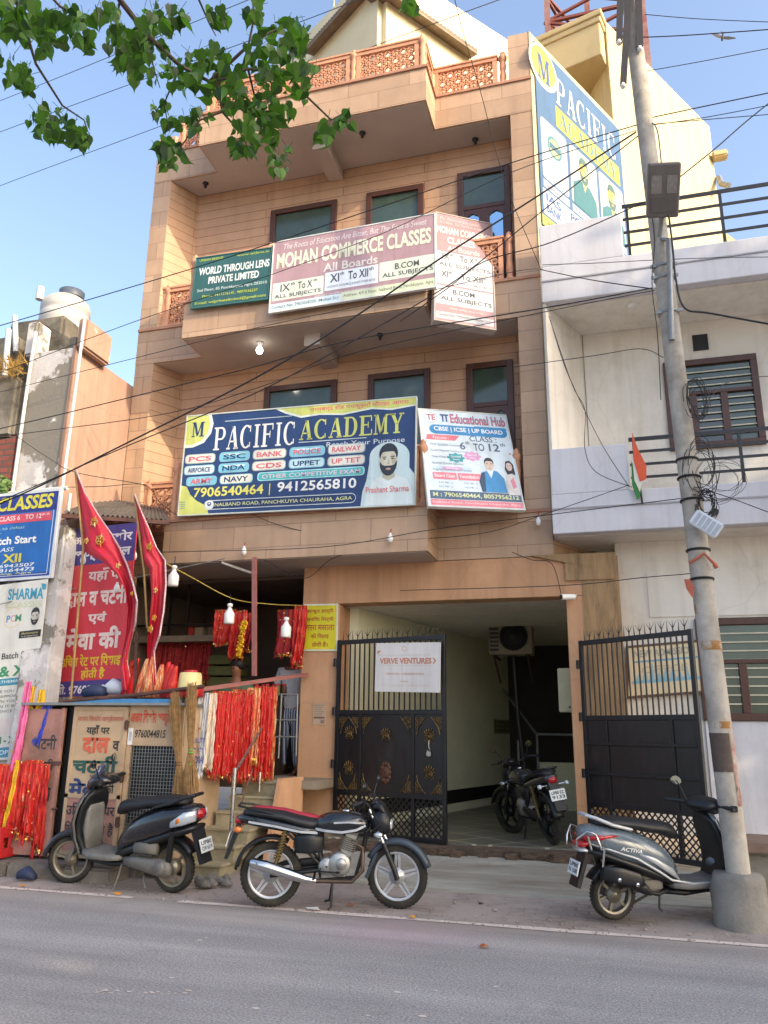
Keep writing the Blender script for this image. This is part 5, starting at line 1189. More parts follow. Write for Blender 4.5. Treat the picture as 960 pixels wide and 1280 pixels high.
for a, b, c, e in ((xc, xd, zt_k-.05, zt_k-.012), (xc, xd, zb_k+.02, zb_k+.08), (xc, xd, zb_k+.62, zb_k+.66), (xc, xc+.04, zb_k+.08, zt_k-.05), (xd-.04, xd, zb_k+.08, zt_k-.05)): dk_.box(a, b, KY-.022, KY-.0125, c, e)
dr = dk_.build('door', M_KIOSK, K)
q = MB(); q.box(xc+.042, xd-.042, KY-.0142, KY-.0125, zb_k+.085, zb_k+.615); q.build('lower_panel', M_KIOSKP, dr)
q = MB()
for z in (zb_k+.35, zb_k+.8, zt_k-.25): q.box(xd-.02, xd+.03, KY-.034, KY-.024, z, z+.09); q.cyl((xd+.005, KY-.034, z-.01), (xd+.005, KY-.034, z+.1), .012, 8)
q.build('hinge', M_IRONR, dr)
dl2 = MB(); dl2.box(xa-.24, xb-.06, KY-.03, KY-.005, zb_k+.02, zt_k-.04); dl2.box(xb-.06, xb-.02, KY-.04, KY+.0, zb_k+.02, zt_k-.03); o2 = dl2.build('door', M_KIOSKP, K)
q = MB(); q.box(xb-.10, xb+.02, KY-.055, KY-.041, zb_k+.95, zb_k+.99); q.cyl((xb-.03, KY-.05, zb_k+.5), (xb+.04, KY-.05, zb_k+.5), .012, 8); q.build('latch', M_IRONR, o2)
q = MB(); q.box(xb-.02, xc-.002, KY+.05, KY+.06, zb_k, zt_k-.02); q.build('interior_shade_sheet', mat('deep_black', '#0d0f14', .6, var=0), K)  # black sheet behind the door gap, stands in for the shade inside
# wire mesh side
q = MB(); x0, x1, z0, z1 = xd+.06, xe-.04, zb_k+.06, zt_k-.42
n_ = int((x1-x0)/.035)
for i in range(1, n_): q.bar((x0+(x1-x0)*i/n_, KY+.01, z0), (x0+(x1-x0)*i/n_, KY+.01, z1), .005, .005)
n_ = int((z1-z0)/.035)
for i in range(1, n_): q.bar((x0, KY+.012, z0+(z1-z0)*i/n_), (x1, KY+.012, z0+(z1-z0)*i/n_), .005, .005)
q.build('wire_mesh', M_ALU, K)
q = MB(); q.box(x0, x1, KY+.07, KY+.08, z0, z1); q.build('interior_shade_sheet', mat('deep_black', '#0d0f14', .6, var=0), K)  # black sheet close behind the mesh, kiosk's inner shade put in as colour
# lettering on kiosk
class Paint(Sign):
    def __init__(s, M, W, H, par): s.W, s.H, s.m, s.cols, s.k = W, H, MB(), [], 0; s.o = par; s.M = M
    def done(s, name='lettering'):
        s.m.v = [tuple(s.M @ Vector(v)) for v in s.m.v]; return s.m.build(name, [flat(c) for c in s.cols], s.o)
def paint_on(x0, x1, z0, z1, y, par): return Paint(Matrix.Translation((x0, y, z0)), x1-x0, z1-z0, par)
s = paint_on(xc, xd, zb_k, zt_k, KY-.015, dr)
s.T('अजय िकशोर खण्डेलवाल', .08, .065, .93, .115, '#b0644e', .015); s.T('यहाँ पर', .27, .13, .70, .20, '#2a2b2e', .02); s.T('दाल', .22, .215, .72, .325, '#c2583f', .035); s.T('व', .78, .235, .90, .30, '#2a2b2e', .02)
s.T('चटनी', .08, .335, .90, .45, '#1f4f47', .035); s.T('एवं', .42, .455, .56, .485, '#2a2b2e', .02); s.T('मेवा', .05, .485, .66, .60, '#243a6b', .035); s.T('की', .70, .505, .88, .575, '#2a2b2e', .02)
s.T('उिचत रेट पर', .05, .64, .93, .72, '#2a2b2e', .012); s.T('िपसाई होती है', .06, .76, .93, .85, '#2a2b2e', .012)
s.done()
s = paint_on(xd+.01, xe, zt_k-.42, zt_k, KY-.002, K)
s.T('अजय िकशोर खण्डेलवाल', .03, .10, .97, .52, '#c04a2c', .03, slope=0); s.T('9760044815', .14, .60, .70, .80, '#2a2b2e', .012, .15)
s.rect(.01, .56, .10, .98, '#d5d5d2', lv=1); s.rect(.03, .66, .08, .88, '#a8abb0', lv=2)
s.done()
s = paint_on(xa-.24, xb-.06, zb_k, zt_k, KY-.031, o2)
s.T('चटनी', .3, .2, .95, .3, '#3a3a3c', .02); s.T('हल्दी', .3, .36, .95, .46, '#3a3a3c', .02); s.T('मसाला', .25, .55, .95, .64, '#3a3a3c', .02)
s.done()
# stone kerb and low plinth in front
q = MB(); x = -9.5
while x < -5.15:
    L_ = rnd.uniform(.45, .8); q.box(x, x+L_-.015, 7.52+rnd.uniform(-.02, .02), 7.86, -.03, .15+rnd.uniform(-.015, .015), b=.025); x += L_
q.build('kerb_stones', mat('rough_kerb_stone', '#7f766b', .95, var=.2, vs=6, c2='#5b544c', bump=.6, bs=30)); bpy.data.objects['kerb_stones']['kind'] = 'structure'
q = MB(); q.box(-9.5, -4.9, 7.86, 9.4, -.05, .145); tag(q.build('shop_plinth', M_CONC), kind='structure')
# steps to the shop
ST = thing('steps', 'flight of worn pale stone steps leading up to the shop', 'steps', (-4.3, 8.3, 0))
xs0, xs1 = on(232, 1090, Z=.05).x+.02, on(286, 1090, Z=.05).x+.02
n_ = 6
for i in range(n_):
    y = 8.08+.19*i; z1 = .16+.155*i; q = MB()
    k = .06*i
    q.box(xs0+k-.12*(i > 0), xs1+k, y, 9.32, z1-.155 if i else -.02, z1-.028); q.box(xs0+k-.12*(i > 0), xs1+k+.03, y-.025, 9.32, z1-.028, z1, b=.006)
    q.build('step', mat('worn_yellow_stone', '#b8ae90', .75, var=.14, vs=4, c2='#857c62', bump=.2, bs=18), ST)
q = MB(); q.add([(xs1+.35, 8.45, .05), (xs1+.42, 9.3, .05), (xs1+.42, 9.3, .98), (xs1+.35, 8.8, .98), (xs1+.30, 8.45, .05), (xs1+.3, 9.3, .05), (xs1+.30, 9.3, .98), (xs1+.3, 8.8, .98)], [(0, 1, 2, 3), (4, 7, 6, 5), (0, 3, 7, 4), (3, 2, 6, 7)]); q.build('side_wall', M_PINKPAINT, ST)
# handrails
q = MB(); y = 8.02
P = lambda a, b, y=8.02: on(a, b, Y=y)
q.tube([P(177, 1040), P(178, 972), P(182, 966), P(222, 915, 8.6)], .022, 8); q.tube([P(180, 1005), P(222, 950, 8.6)], .012, 6); q.tube([P(196, 1010), P(222, 978, 8.6)], .012, 6)
solo('handrail', q, M_STEEL, 'bent steel handrail leaning along the left of the shop steps', 'handrail')
q = MB(); q.tube([on(287, 1065, Y=8.1), on(292, 985, Y=8.1), on(294, 960, Y=8.1)], .024, 8)
q.tube([on(324, 990, Y=8.9), on(325, 965, Y=8.9)], .018, 8); q.tube([on(294, 965, Y=8.1), on(330, 905, Y=9.0)], .016, 6); q.tube([on(300, 1010, Y=8.15), on(316, 960, Y=8.8)], .01, 6)
solo('handrail', q, M_STEEL, 'steel handrail post on the right of the shop steps under the red scarves', 'handrail')
q = MB()
Pq = lambda a, b: on(a, b, Y=9.35)
for a_, b_ in (((333, 868), (372, 868)), ((345, 900), (372, 900)), ((345, 921), (372, 921)), ((352, 868), (348, 948)), ((345, 900), (330, 922)), ((345, 921), (330, 940)), ((372, 868), (370, 945))): q.tube([Pq(*a_), Pq(*b_)], .012, 6)
solo('shop_railing', q, M_ALU, 'thin metal railing at the shop floor edge beside the peach column', 'railing')
# rusted bars over the kiosk, pipe rail and post
q = MB(); pts = [on(75, 877, Y=7.80), on(160, 870, Y=7.80), on(255, 858, Y=7.9)]
q.tube(pts, .022, 8)
for i in range(60):
    c = pts[0].lerp(pts[2], i/60); 
solo('iron_bar', q, M_IRONR, 'rusty ribbed iron bar lying along the top of the kiosk', 'bar')
q = MB(); q.bar(on(250, 862, Y=8.1), on(384, 843, Y=9.86), .045, .045); q.bar(on(318, 697, Y=9.1), on(318, 845, Y=9.1), .05, .05, up=(0, 1, 0))
solo('pipe_frame', q, M_PINKPIPE, 'pinkish square pipe post and rail framing the shop opening', 'frame')
q = MB(); q.bar(on(169, 880, Y=7.95), on(171, 790, Y=7.95), .03, .03, up=(0, 1, 0)); solo('iron_post', q, M_IRONR, 'short rusty iron post standing on the kiosk between the flags', 'post')
# corrugated awning
AW = thing('tin_awning', 'dark corrugated tin awning above the red Hindi board', 'awning', on(140, 650, Y=9.2))
q = MB(); N = 22
A0, A1 = on(78, 641, Y=8.2), on(212, 650, Y=8.75); B0_, B1_ = on(128, 622, Y=9.85), on(205, 636, Y=9.85)
vs = []
for i in range(N*4+1):
    t = i/(N*4); wv = .018*math.sin(t*N*2*math.pi); a_, b_ = A0.lerp(A1, t), B0_.lerp(B1_, t)
    vs += [a_+Vector((0, 0, wv)), b_+Vector((0, 0, wv))]
q.add(vs, [(2*i, 2*i+2, 2*i+3, 2*i+1) for i in range(N*4)], True); q.build('tin_sheet', mat('sooty_tin', '#4d4a48', .6, metal=.2, var=.25, vs=5, c2='#6d655f'), AW)
q = MB(); q.bar(A0+Vector((0, 0, -.04)), A1+Vector((0, 0, -.04)), .04, .05); q.bar(A0.lerp(B0_, .5)+Vector((0, 0, -.05)), A1.lerp(B1_, .5)+Vector((0, 0, -.05)), .04, .05)
for t in (.05, .5, .95): q.bar(A0.lerp(A1, t)+Vector((0, 0, -.06)), B0_.lerp(B1_, t)+Vector((0, 0, -.06)), .04, .05)
q.build('support_frame', M_IRONR, AW)
# shop interior goods
M_RED = mat('bright_red_cloth', '#b31a1c', .65, var=.2, vs=12, c2='#d2401f', thr=(.45, .7))
M_REDD = mat('deep_red_cloth', '#8e1620', .75, var=.3, vs=14, c2='#b03418', thr=(.5, .7))
M_TINSEL = mat('gold_tinsel', '#c98b2a', .3, metal=.6, var=.35, vs=60, c2='#e8d9a0', thr=(.5, .6))
M_YEL = mat('yellow_cloth', '#d9a916', .6, var=.2, vs=18, c2='#8a5a12', thr=(.6, .75))
M_PNK = mat('pink_cloth', '#d9689a', .6, var=.12, vs=9)
M_BLU = mat('blue_cloth', '#2a3fae', .6, var=.2, vs=9)
M_CHUN = mat('red_gold_chunri', '#c2201b', .5, var=.18, vs=16, c2='#d98d3a', thr=(.62, .66), stain=('#d9b98c', 7, .62, .68), stretch=(7, 7, .9))
M_CHUN2 = mat('orange_gold_chunri', '#c95a34', .5, var=.2, vs=16, c2='#dcb673', thr=(.5, .60), stain=('#e9d8c4', 8, .58, .64), stretch=(8, 8, .8))
def cloth(mb, top, w, h, folds, amp=.03, yoff=0, taper=.0, sway=0, jag=.03, n=None, mi=None, ux=None, vec=None):
    """A hung cloth: pleats in depth, ragged lower edge."""
    n = n or max(24, folds*14); m = 16; vs = []
    top = Vector(top); ux = Vector(ux or (1, 0, 0)); uy = Vector((-ux.y, ux.x, 0)); ph = rnd.uniform(0, 6.28)
    for j in range(m+1):
        t = j/m
        for i in range(n+1):
            s_ = i/n-.5; hh = h*(1+(jag+.02)*(math.sin(i*2.1+ph)+.8*math.sin(i*.53+ph*3))*(t > .85))
            f1 = i/n*folds*2*math.pi; p = top+ux*(s_*w*(1-taper*t)+sway*t*t+.006*math.sin(j*1.7+i))+Vector((0, 0, -hh*t))+uy*(amp*(.35+.65*t)*(.5*math.sin(f1+ph+t*1.4)+.55*math.sin(f1*.43+ph*2+t*2.7)+.3*math.sin(f1*2.3+ph+t*3.5)+.2*math.sin(f1*3.7-ph+t*6))+yoff*t)
            vs.append(p)
    mb.add(vs, [(j*(n+1)+i, j*(n+1)+i+1, (j+1)*(n+1)+i+1, (j+1)*(n+1)+i) for j in range(m) for i in range(n)], True, mi)
def hang(name, label, cat, top, w, h, folds, m_, group=None, trim=None, **k):
    q = MB(); cloth(q, top, w, h, folds, **k)
    if not trim:
        q.v = [tuple(Vector(v)-Vector(top)) for v in q.v]; t = solo(name, q, m_, label, cat, group); t.location = top; return t
    t = thing(name, label, cat, Vector(top), group=group); q.build('cloth', m_, t)
    if trim:
        q = MB(); ux = Vector(k.get('ux') or (1, 0, 0))
        for i in range(int(w/.0018)):
            p = Vector(top)+ux*rnd.uniform(-.5, .5)*w*(1-k.get('taper', 0))+Vector((0, rnd.uniform(-.03, .02), -h*rnd.choice((.94, .97, .985, .99, 1.0, 1.01, .01, .03, rnd.random(), rnd.random()))))
            e1 = Vector((rnd.uniform(-1, 1), rnd.uniform(-1, 0), rnd.uniform(-1, 1)))*.012; e2 = Vector((rnd.uniform(-1, 1), rnd.uniform(-.3, .3), rnd.uniform(-1, 1)))*.014; q.add([p-e1, p+e2, p+e1, p-e2], [(0, 1, 2, 3)])
        q.build('tinsel_trim', trim, t)
    return t
G = 'red scarves hung for sale'
cl = [(262, 866, 962, .16, mat('white_gold_chunri', '#cfc0ab', .5, var=.2, vs=16, c2='#c0502f', thr=(.55, .62), stain=('#e9dcc8', 8, .5, .6), stretch=(8, 8, .8)), 'pale orange gold edged scarf hanging leftmost of the red row'), (284, 864, 972, .30, M_CHUN, 'broad bright red scarf with gold fringe, second in the row over the steps'), (305, 862, 976, .22, M_CHUN, 'narrow bright red scarf in the middle of the row over the steps'),
      (318, 860, 955, .15, M_CHUN2, 'orange gold scarf hanging in front of the pipe rail'), (331, 858, 974, .22, M_CHUN, 'red scarf with gold stripes beside the shop railing'), (341, 859, 975, .11, M_CHUN2, 'gold bordered red scarf at the right end of the row')]
for i, (px_, pt, pb, w_, m_, lab) in enumerate(cl):
    Yc = 8.25+.17*i
    a_, b_ = on(px_, pt, Y=Yc), on(px_, pb, Y=Yc)
    hang('scarf', lab, 'scarf', a_, w_*1.12, a_.z-b_.z, 6 if w_ > .2 else 3, m_, G, M_TINSEL, amp=.025, ux=Vector((.80, .6, 0)).normalized(), jag=.01)
a_ = on(247, 866, Y=8.2); hang('polythene_sack', 'white printed plastic sheet hanging between the brooms and the scarves', 'sheet', a_, .30, a_.z-on(247, 968, Y=8.2).z, 4, mat('white_polythene', '#c9ccd3', .3, var=.12, vs=14, c2='#aab0c4', thr=(.5, .62)), amp=.04)
s = paint_on(on(240, 900, Y=8.13).x, on(258, 900, Y=8.13).x, on(247, 955, Y=8.13).z, on(247, 922, Y=8.13).z, 8.13, bpy.data.objects['polythene_sack'])
s.T('QUALITY', .0, .0, 1, .25, '#5a62a8', .02); s.T('* *', .1, .35, .9, .6, '#5a62a8', .03); s.T('INDIA', .0, .7, 1, .98, '#5a62a8', .02); s.done('lettering')
# brooms
for i, (tp, bp, w_, lab) in enumerate((((218, 880), (227, 1003), .10, 'long straw broom with a flared end leaning on the steps by the wire mesh'), ((239, 868), (238, 985), .095, 'upright straw broom tied with a green thread beside the white sheet'))):
    Yb = 7.78-.04*i; A, B = on(*tp, Y=Yb), on(*bp, Y=Yb)
    t = thing('broom', lab, 'broom', B, group='straw brooms'); q = MB()
    for k in range(260):
        a0 = rnd.uniform(0, 6.28); r0 = rnd.uniform(0, 1)**.5; off = Vector((math.cos(a0)*r0, math.sin(a0)*r0*.6, 0)); mid = A.lerp(B, .62)
        q.tube([A+off*w_*rnd.uniform(.3, .8)+Vector((0, 0, rnd.uniform(-.12, .14))), mid+off*w_*.30, B+off*w_*rnd.uniform(.9, 1.25)+Vector((0, 0, rnd.uniform(-.06, .05)))], .0028, 3, caps=False)
    q.build('straw', mat('dry_broom_straw', '#a37e50', .85, var=.3, vs=25), t)
    q = MB()
    for f_ in (.6, .63, .75): q.lathe([(w_*.33, -.006), (w_*.37, 0), (w_*.33, .006)], A.lerp(B, f_), n=14)
    q.build('binding', mat('green_thread', '#5fae4a', .5, var=.1) if i else mat('brown_twine', '#7d5a38', .8), t)
# goods inside
for i, (px_, pt, pb, w_, m_, lab, Yi) in enumerate([
    (283, 762, 806, .32, M_CHUN, 'dark red spangled cloth hanging in the shop left of the post', 9.75), (300, 763, 822, .22, M_CHUN, 'red cloth garland with a yellow marigold edge hanging in the shop', 9.6), (312, 766, 815, .12, M_REDD, 'narrow deep red garland just left of the pink post', 9.8),
    (362, 762, 820, .36, M_REDD, 'bunch of red garlands with golden tips hanging beside the column', 9.75), (376, 757, 832, .18, M_CHUN, 'red garland bunch against the peach column', 9.72)]):
    a_ = on(px_, pt, Y=Yi); hang('garland', lab, 'garland', a_, w_, a_.z-on(px_, pb, Y=Yi).z, 3, m_, 'garlands hanging in the shop', M_TINSEL, amp=.05, taper=.1, sway=-.04)
q = MB()
for k in range(150):
    t_ = rnd.random(); p = on(306, 775, Y=9.5).lerp(on(298, 822, Y=9.5), t_)+Vector((rnd.uniform(-.035, .035), rnd.uniform(-.03, .03), 0)); q.ball(p, rnd.uniform(.010, .02), 4)
solo('marigold_string', q, M_YEL, 'yellow marigold string hanging over the red garland', 'garland')
for i, (px_, w_) in enumerate(((198, .26), (212, .22), (226, .3), (243, .26), (258, .18))):
    a_ = on(px_, 802, Y=10.6); hang('red_drape', ('deep red drape hanging far left under the shop shelf', 'deep red drape second from the left under the shop shelf', 'red drape with gold stripes in the middle under the shop shelf', 'plain dark red drape right of the gold striped drape', 'narrow beaded dark drape at the end of the shop shelf')[i], 'drape', a_, w_, .6, 3, M_REDD, 'drapes under the shop shelf', M_TINSEL if i in (2, 4) else None, amp=.05)
SH = thing('shop_shelf', 'dusty plank shelf on iron uprights inside the dark shop', 'shelf', on(225, 795, Y=10.5))
q = MB(); A = on(190, 792, Y=10.45); B = on(272, 799, Y=10.45); q.box(A.x-.5, B.x, 10.4, 11.0, B.z-.03, B.z+.06); q.build('plank', mat('dusty_plank', '#7d7265', .85, var=.2, vs=7), SH)
q = MB()
for x in (on(215, 740, Y=10.5).x, on(237, 740, Y=10.5).x): q.bar((x, 10.5, B.z+.06), (x, 10.5, 3.6), .03, .03, up=(0, 1, 0))
q.bar((A.x-.4, 10.5, 3.0), (on(318, 740, Y=10.5).x, 10.5, 3.0), .03, .03); q.build('upright', M_BLACK, SH)
for px_, c_, lab in ((238, '#a8352c', 'small red box on the shop shelf'), (250, '#8a7a63', 'brown carton on the shop shelf beside the red box'), (266, '#5c4a3a', 'dark carton at the right end of the shop shelf')):
    p = on(px_, 793, Y=10.6); q = MB(); q.box(p.x-.07, p.x+.07, 10.55, 10.7, B.z+.06, B.z+.2, b=.01); solo('carton', q, flat(c_), lab, 'box', group='cartons on the shop shelf')
CT = thing('shop_counter', 'dark shop counter with stacked green crates behind the rail', 'counter', on(280, 845, Y=10.2))
q = MB(); q.box(on(200, 860, Y=10).x, on(345, 860, Y=10).x, 9.95, 10.5, .94, 1.95); q.build('counter_body', mat('dark_counter_wood', '#3d2f27', .6, var=.2, vs=5), CT)
for i in range(4):
    q = MB(); x0 = on(262, 850, Y=10.7).x; q.box(x0, x0+.5, 10.6, 10.95, 1.95+.16*i, 2.08+.16*i, b=.01); q.build('crate', mat('olive_crate', '#5d6238', .7, var=.2, vs=6), CT)
# cream bucket with red lid on the bar
BK_ = thing('cream_bucket', 'upturned cream plastic bucket with a red rim standing on the kiosk bar', 'bucket', on(237, 868, Y=8.0))
A = on(237, 863, Y=8.05); r0 = (on(250, 850, Y=8.05).x-on(222, 850, Y=8.05).x)/2
zt_b = on(237, 841, Y=8.05).z
q = MB(); q.lathe([(.01, zt_b), (r0*.8, zt_b), (r0*.88, zt_b-.02), (r0*1.0, A.z)], (A.x, 8.05, 0), n=24); q.build('bucket_body', mat('cream_plastic', '#d9c98a', .35, var=.05), BK_)
q = MB(); q.lathe([(r0*1.0, A.z+.02), (r0*1.08, A.z+.01), (r0*1.1, A.z-.07), (r0*.9, A.z-.075)], (A.x, 8.05, 0), n=24); q.build('red_rim', mat('red_plastic', '#b8282c', .35, var=.08), BK_)
q = MB(); q.lathe([(r0*.5, zt_b+.001), (r0*.52, zt_b+.025), (r0*.3, zt_b+.03)], (A.x, 8.05, 0), n=20); q.build('red_base', mat('red_plastic', '#b8282c', .35, var=.08), BK_)
for px_, m_, lab, w_ in ((207, M_CHUN, 'pointed red spangled cloth standing on the kiosk top beside the bucket', .17), (185, M_CHUN2, 'crumpled red and gold cloth bundle on the kiosk behind the iron post', .2), (158, M_CHUN, 'red cloth bundle on the kiosk top below the big flag', .13)):
    b0 = on(px_, 872, Y=7.98); t_ = on(px_+8, 820, Y=7.98); q = MB()
    for k in range(3):
        o_ = Vector((w_*(k-1)*.45, rnd.uniform(-.06, .06), 0)); hgt = (t_.z-b0.z)*rnd.uniform(.55, 1)
        q.hull([(b0.z, b0.x+o_.x, w_*.42, .06, b0.y+o_.y), (b0.z+hgt*.5, b0.x+o_.x+.01, w_*.32, .045, b0.y+o_.y+.02), (b0.z+hgt*.85, b0.x+o_.x+.03, w_*.17, .03, b0.y+o_.y+.02), (b0.z+hgt, b0.x+o_.x+.05, .02, .015, b0.y+o_.y)], 10, ax='Z')
    solo('cloth_bundle', q, m_, lab, 'cloth', group='cloth bundles on the kiosk')
q = MB(); b0 = on(118, 868, Y=8.0); q.hull([(b0.x-.13, b0.z+.02, .05, .07, 8.0), (b0.x, b0.z+.05, .07, .09, 8.0), (b0.x+.14, b0.z+.03, .05, .07, 8.0)], 10); solo('cloth_bundle', q, mat('navy_cloth', '#27324f', .7, var=.2), 'folded navy cloth on the kiosk below the Hindi board', 'cloth')
q = MB(); b0 = on(138, 862, Y=8.05); q.hull([(b0.x-.14, b0.z-.02, .04, .07, 8.1), (b0.x, b0.z+.04, .09, .09, 8.1), (b0.x+.16, b0.z, .05, .07, 8.1)], 10); solo('plastic_bag', q, mat('white_polythene', '#c9ccd3', .3, var=.12, vs=14, c2='#aab0c4', thr=(.5, .62)), 'crumpled white plastic bag on the kiosk top', 'bag')
# left display: yellow, pink and red clothes over a red crate
a_ = on(38, 850, Y=7.85)
for px_, pt, pb, w_, m_, lab, yy in ((38, 858, 960, .14, M_YEL, 'yellow cloth hanging on the left end of the iron bar', 7.86), (36, 852, 965, .09, M_PNK, 'long pink cloth draped over the yellow cloth', 7.80), (52, 862, 935, .10, M_YEL, 'yellow scarf with dark dots beside the blue cloth', 7.88), (60, 878, 930, .12, M_BLU, 'blue cloth knotted at the end of the iron bar', 7.84)):
    a_ = on(px_, pt, Y=yy); hang('scarf', lab, 'scarf', a_, w_, a_.z-on(px_, pb, Y=yy).z, 2, m_, 'scarves on the left display', None, amp=.04, taper=-.35, sway=-.06)
for px_, pt, pb, w_, m_, lab in ((8, 955, 1062, .22, M_CHUN, 'red spangled cloth at the far left of the display'), (26, 952, 1042, .24, M_RED, 'bright red cloth with a yellow stripe in the middle of the display'), (44, 950, 1050, .22, M_CHUN, 'crumpled red cloth with gold tinsel above the red crate'), (57, 955, 1065, .13, M_RED, 'pointed red cloth with gold edging next to the kiosk door')):
    a_ = on(px_, pt, Y=7.78); hang('scarf', lab, 'scarf', a_, w_, a_.z-on(px_, pb, Y=7.78).z, 3, m_, 'red cloths of the left display', M_TINSEL, amp=.05, jag=.05)
a_ = on(22, 950, Y=7.72); hang('scarf', 'narrow yellow tinsel strip over the red display cloths', 'scarf', a_, .05, a_.z-on(12, 1060, Y=7.72).z, 1, M_YEL, None, None, amp=.01, sway=-.12)
CR = thing('plastic_crate', 'red plastic crate standing on the kerb under the hanging cloths', 'crate', on(20, 1070, Z=.16))
A, B = on(6, 1064, Z=.16), on(36, 1066, Z=.16); x0, y0_ = A.x, 7.62; x1 = B.x
q = MB(); q.box(x0, x1, y0_, y0_+.3, .16, .19)
for (a_, b_, c_, e_) in ((x0, x1, y0_, y0_+.02), (x0, x1, y0_+.28, y0_+.3), (x0, x0+.02, y0_+.02, y0_+.28), (x1-.02, x1, y0_+.02, y0_+.28)):
    q.box(a_, b_, c_, e_, .19, .25); q.box(a_, b_, c_, e_, .36, .47)
    if b_-a_ > .1:
        for t_ in (0, .46, .93): q.box(a_+(b_-a_)*t_, a_+(b_-a_)*(t_+.07), c_, e_, .25, .36)
    else:
        for t_ in (0, .46, .9): q.box(a_, b_, c_+(e_-c_)*t_, c_+(e_-c_)*(t_+.1), .25, .36)
q.build('crate_body', mat('red_plastic', '#b8282c', .35, var=.08), CR)
q = MB(); p = on(58, 1092, Z=.03); q.hull([(p.x-.09, .06, .04, .05, 7.42), (p.x, .09, .06, .07, 7.42), (p.x+.1, .05, .03, .04, 7.42)], 10); solo('plastic_bag', q, mat('navy_cloth', '#27324f', .7, var=.2), 'scrap of dark blue plastic on the ground by the scooter wheel', 'litter')
q = MB(); p = on(210, 1015, Y=8.0); q.box(p.x-.16, p.x+.12, 7.95, 8.2, p.z-.25, p.z+.03, b=.01); solo('tin_box', q, M_ALU, 'square tin box beside the brooms at the foot of the steps', 'tin')
# red pennant flags on bamboo sticks
M_FLAG = mat('crimson_flag_cloth', '#cc1a33', .5, var=.2, vs=5, c2='#a81229', stain=('#c98b2a', 22, .70, .73), bump=.2, bs=9)
def flag(label, stick, outline, inner, yy, trim):
    t = thing('pennant_flag', label, 'flag', on(*stick[-1], Y=yy), group='red temple flags')
    q = MB(); q.tube([on(*p, Y=yy) for p in stick], .014, 8); q.build('stick', mat('bamboo_stick', '#9a7b4a', .6, var=.2, vs=10), t)
    n_ = len(outline); vs, fs = [], []
    m = 9
    for i in range(n_):
        a_, b_ = outline[i], inner[i]
        for j in range(m+1):
            f_ = j/m; x = a_[0]+(b_[0]-a_[0])*f_; y = a_[1]+(b_[1]-a_[1])*f_
            vs.append(on(x, y, Y=yy-.02+(.06*math.sin(i*.9+f_*5)+.03*math.sin(f_*13+i*.6))*min(1, i*.4)))
    for i in range(n_-1):
        for j in range(m): fs.append((i*(m+1)+j, i*(m+1)+j+1, (i+1)*(m+1)+j+1, (i+1)*(m+1)+j))
    q = MB(); q.add(vs, fs, True); q.build('cloth', M_FLAG, t)
    q = MB()
    for i in range(n_-1):
        a_, b_ = vs[i*(m+1)+m], vs[(i+1)*(m+1)+m]; q.tube([a_+Vector((0, -.01, 0)), b_+Vector((0, -.01, 0))], .012, 5)
    q.build('silver_edging', mat('silver_tinsel', '#c9a9a4', .3, metal=.4, var=.4, vs=40), t)
    for (x, y, rx) in trim:
        q = MB(); p = on(x, y, Y=yy-.09)
        q.lathe([(rx*.7, -.004), (rx*.85, -.008), (rx, -.004)], p, 'Y', 14)
        for k in range(5): a_ = k*1.26; q.tube([p+Vector((math.cos(a_)*rx*.2, 0, math.sin(a_)*rx*.2)), p+Vector((math.cos(a_)*rx*1.2, -.005, math.sin(a_)*rx*1.5))], [.012, .003], 4)
        q.build('gold_motif', M_TINSEL, t)
flag('tall crimson pennant flag with gold motifs curling over the Hindi board', [(88, 880), (98, 760), (104, 685), (94, 585)],
     [(95, 586), (98, 620), (102, 660), (106, 690), (128, 702), (146, 718), (156, 736), (160, 760), (158, 790), (153, 815), (150, 838), (152, 862)],
     [(96, 588), (106, 615), (124, 645), (140, 668), (150, 685), (160, 708), (167, 730), (172, 752), (170, 780), (164, 800), (159, 825), (166, 862)], 7.95, [(118, 652, .05), (125, 675, .06), (108, 676, .03), (148, 707, .03), (165, 742, .02)])
flag('slim crimson pennant flag with yellow painted motifs near the shop lamp', [(184, 785), (180, 715), (168, 620)],
     [(168, 617), (171, 640), (174, 665), (178, 700), (187, 712), (189, 745), (187, 780), (184, 805), (184, 835), (188, 862)],
     [(169, 618), (177, 640), (186, 660), (196, 685), (207, 701), (208, 730), (205, 765), (200, 795), (193, 815), (196, 862)], 8.0, [(187, 683, .04), (194, 738, .03), (193, 772, .03), (188, 786, .035)])
# bulbs
M_BULB = mat('white_bulb_glass', '#e8e8e4', .15, var=.02)
def bottle(px_, py_, yy, lab):
    p = on(px_, py_, Y=yy); t = thing('hanging_lamp', lab, 'lamp', p, group='bottle shaped white lamps')
    s_ = .065; q = MB(); q.lathe([(.004, .0), (s_*.9, 0), (s_, .02), (s_, s_*2.0), (s_*.45, s_*2.8), (s_*.32, s_*3.3), (s_*.55, s_*3.4), (s_*.5, s_*3.9), (.004, s_*4.0)], p, n=18); q.build('bulb', M_BULB, t)
    q = MB(); q.tube([p+Vector((0, 0, s_*3.9)), p+Vector((0, 0, s_*3.9+.12))], .005, 5); q.build('hook', M_CABLE, t)
bottle(216, 733, 8.4, 'white bottle shaped lamp hanging beside the slim flag'); bottle(286, 780, 9.0, 'white bottle shaped lamp hanging before the red garlands'); bottle(357, 797, 9.3, 'white bottle shaped lamp hanging beside the peach column')
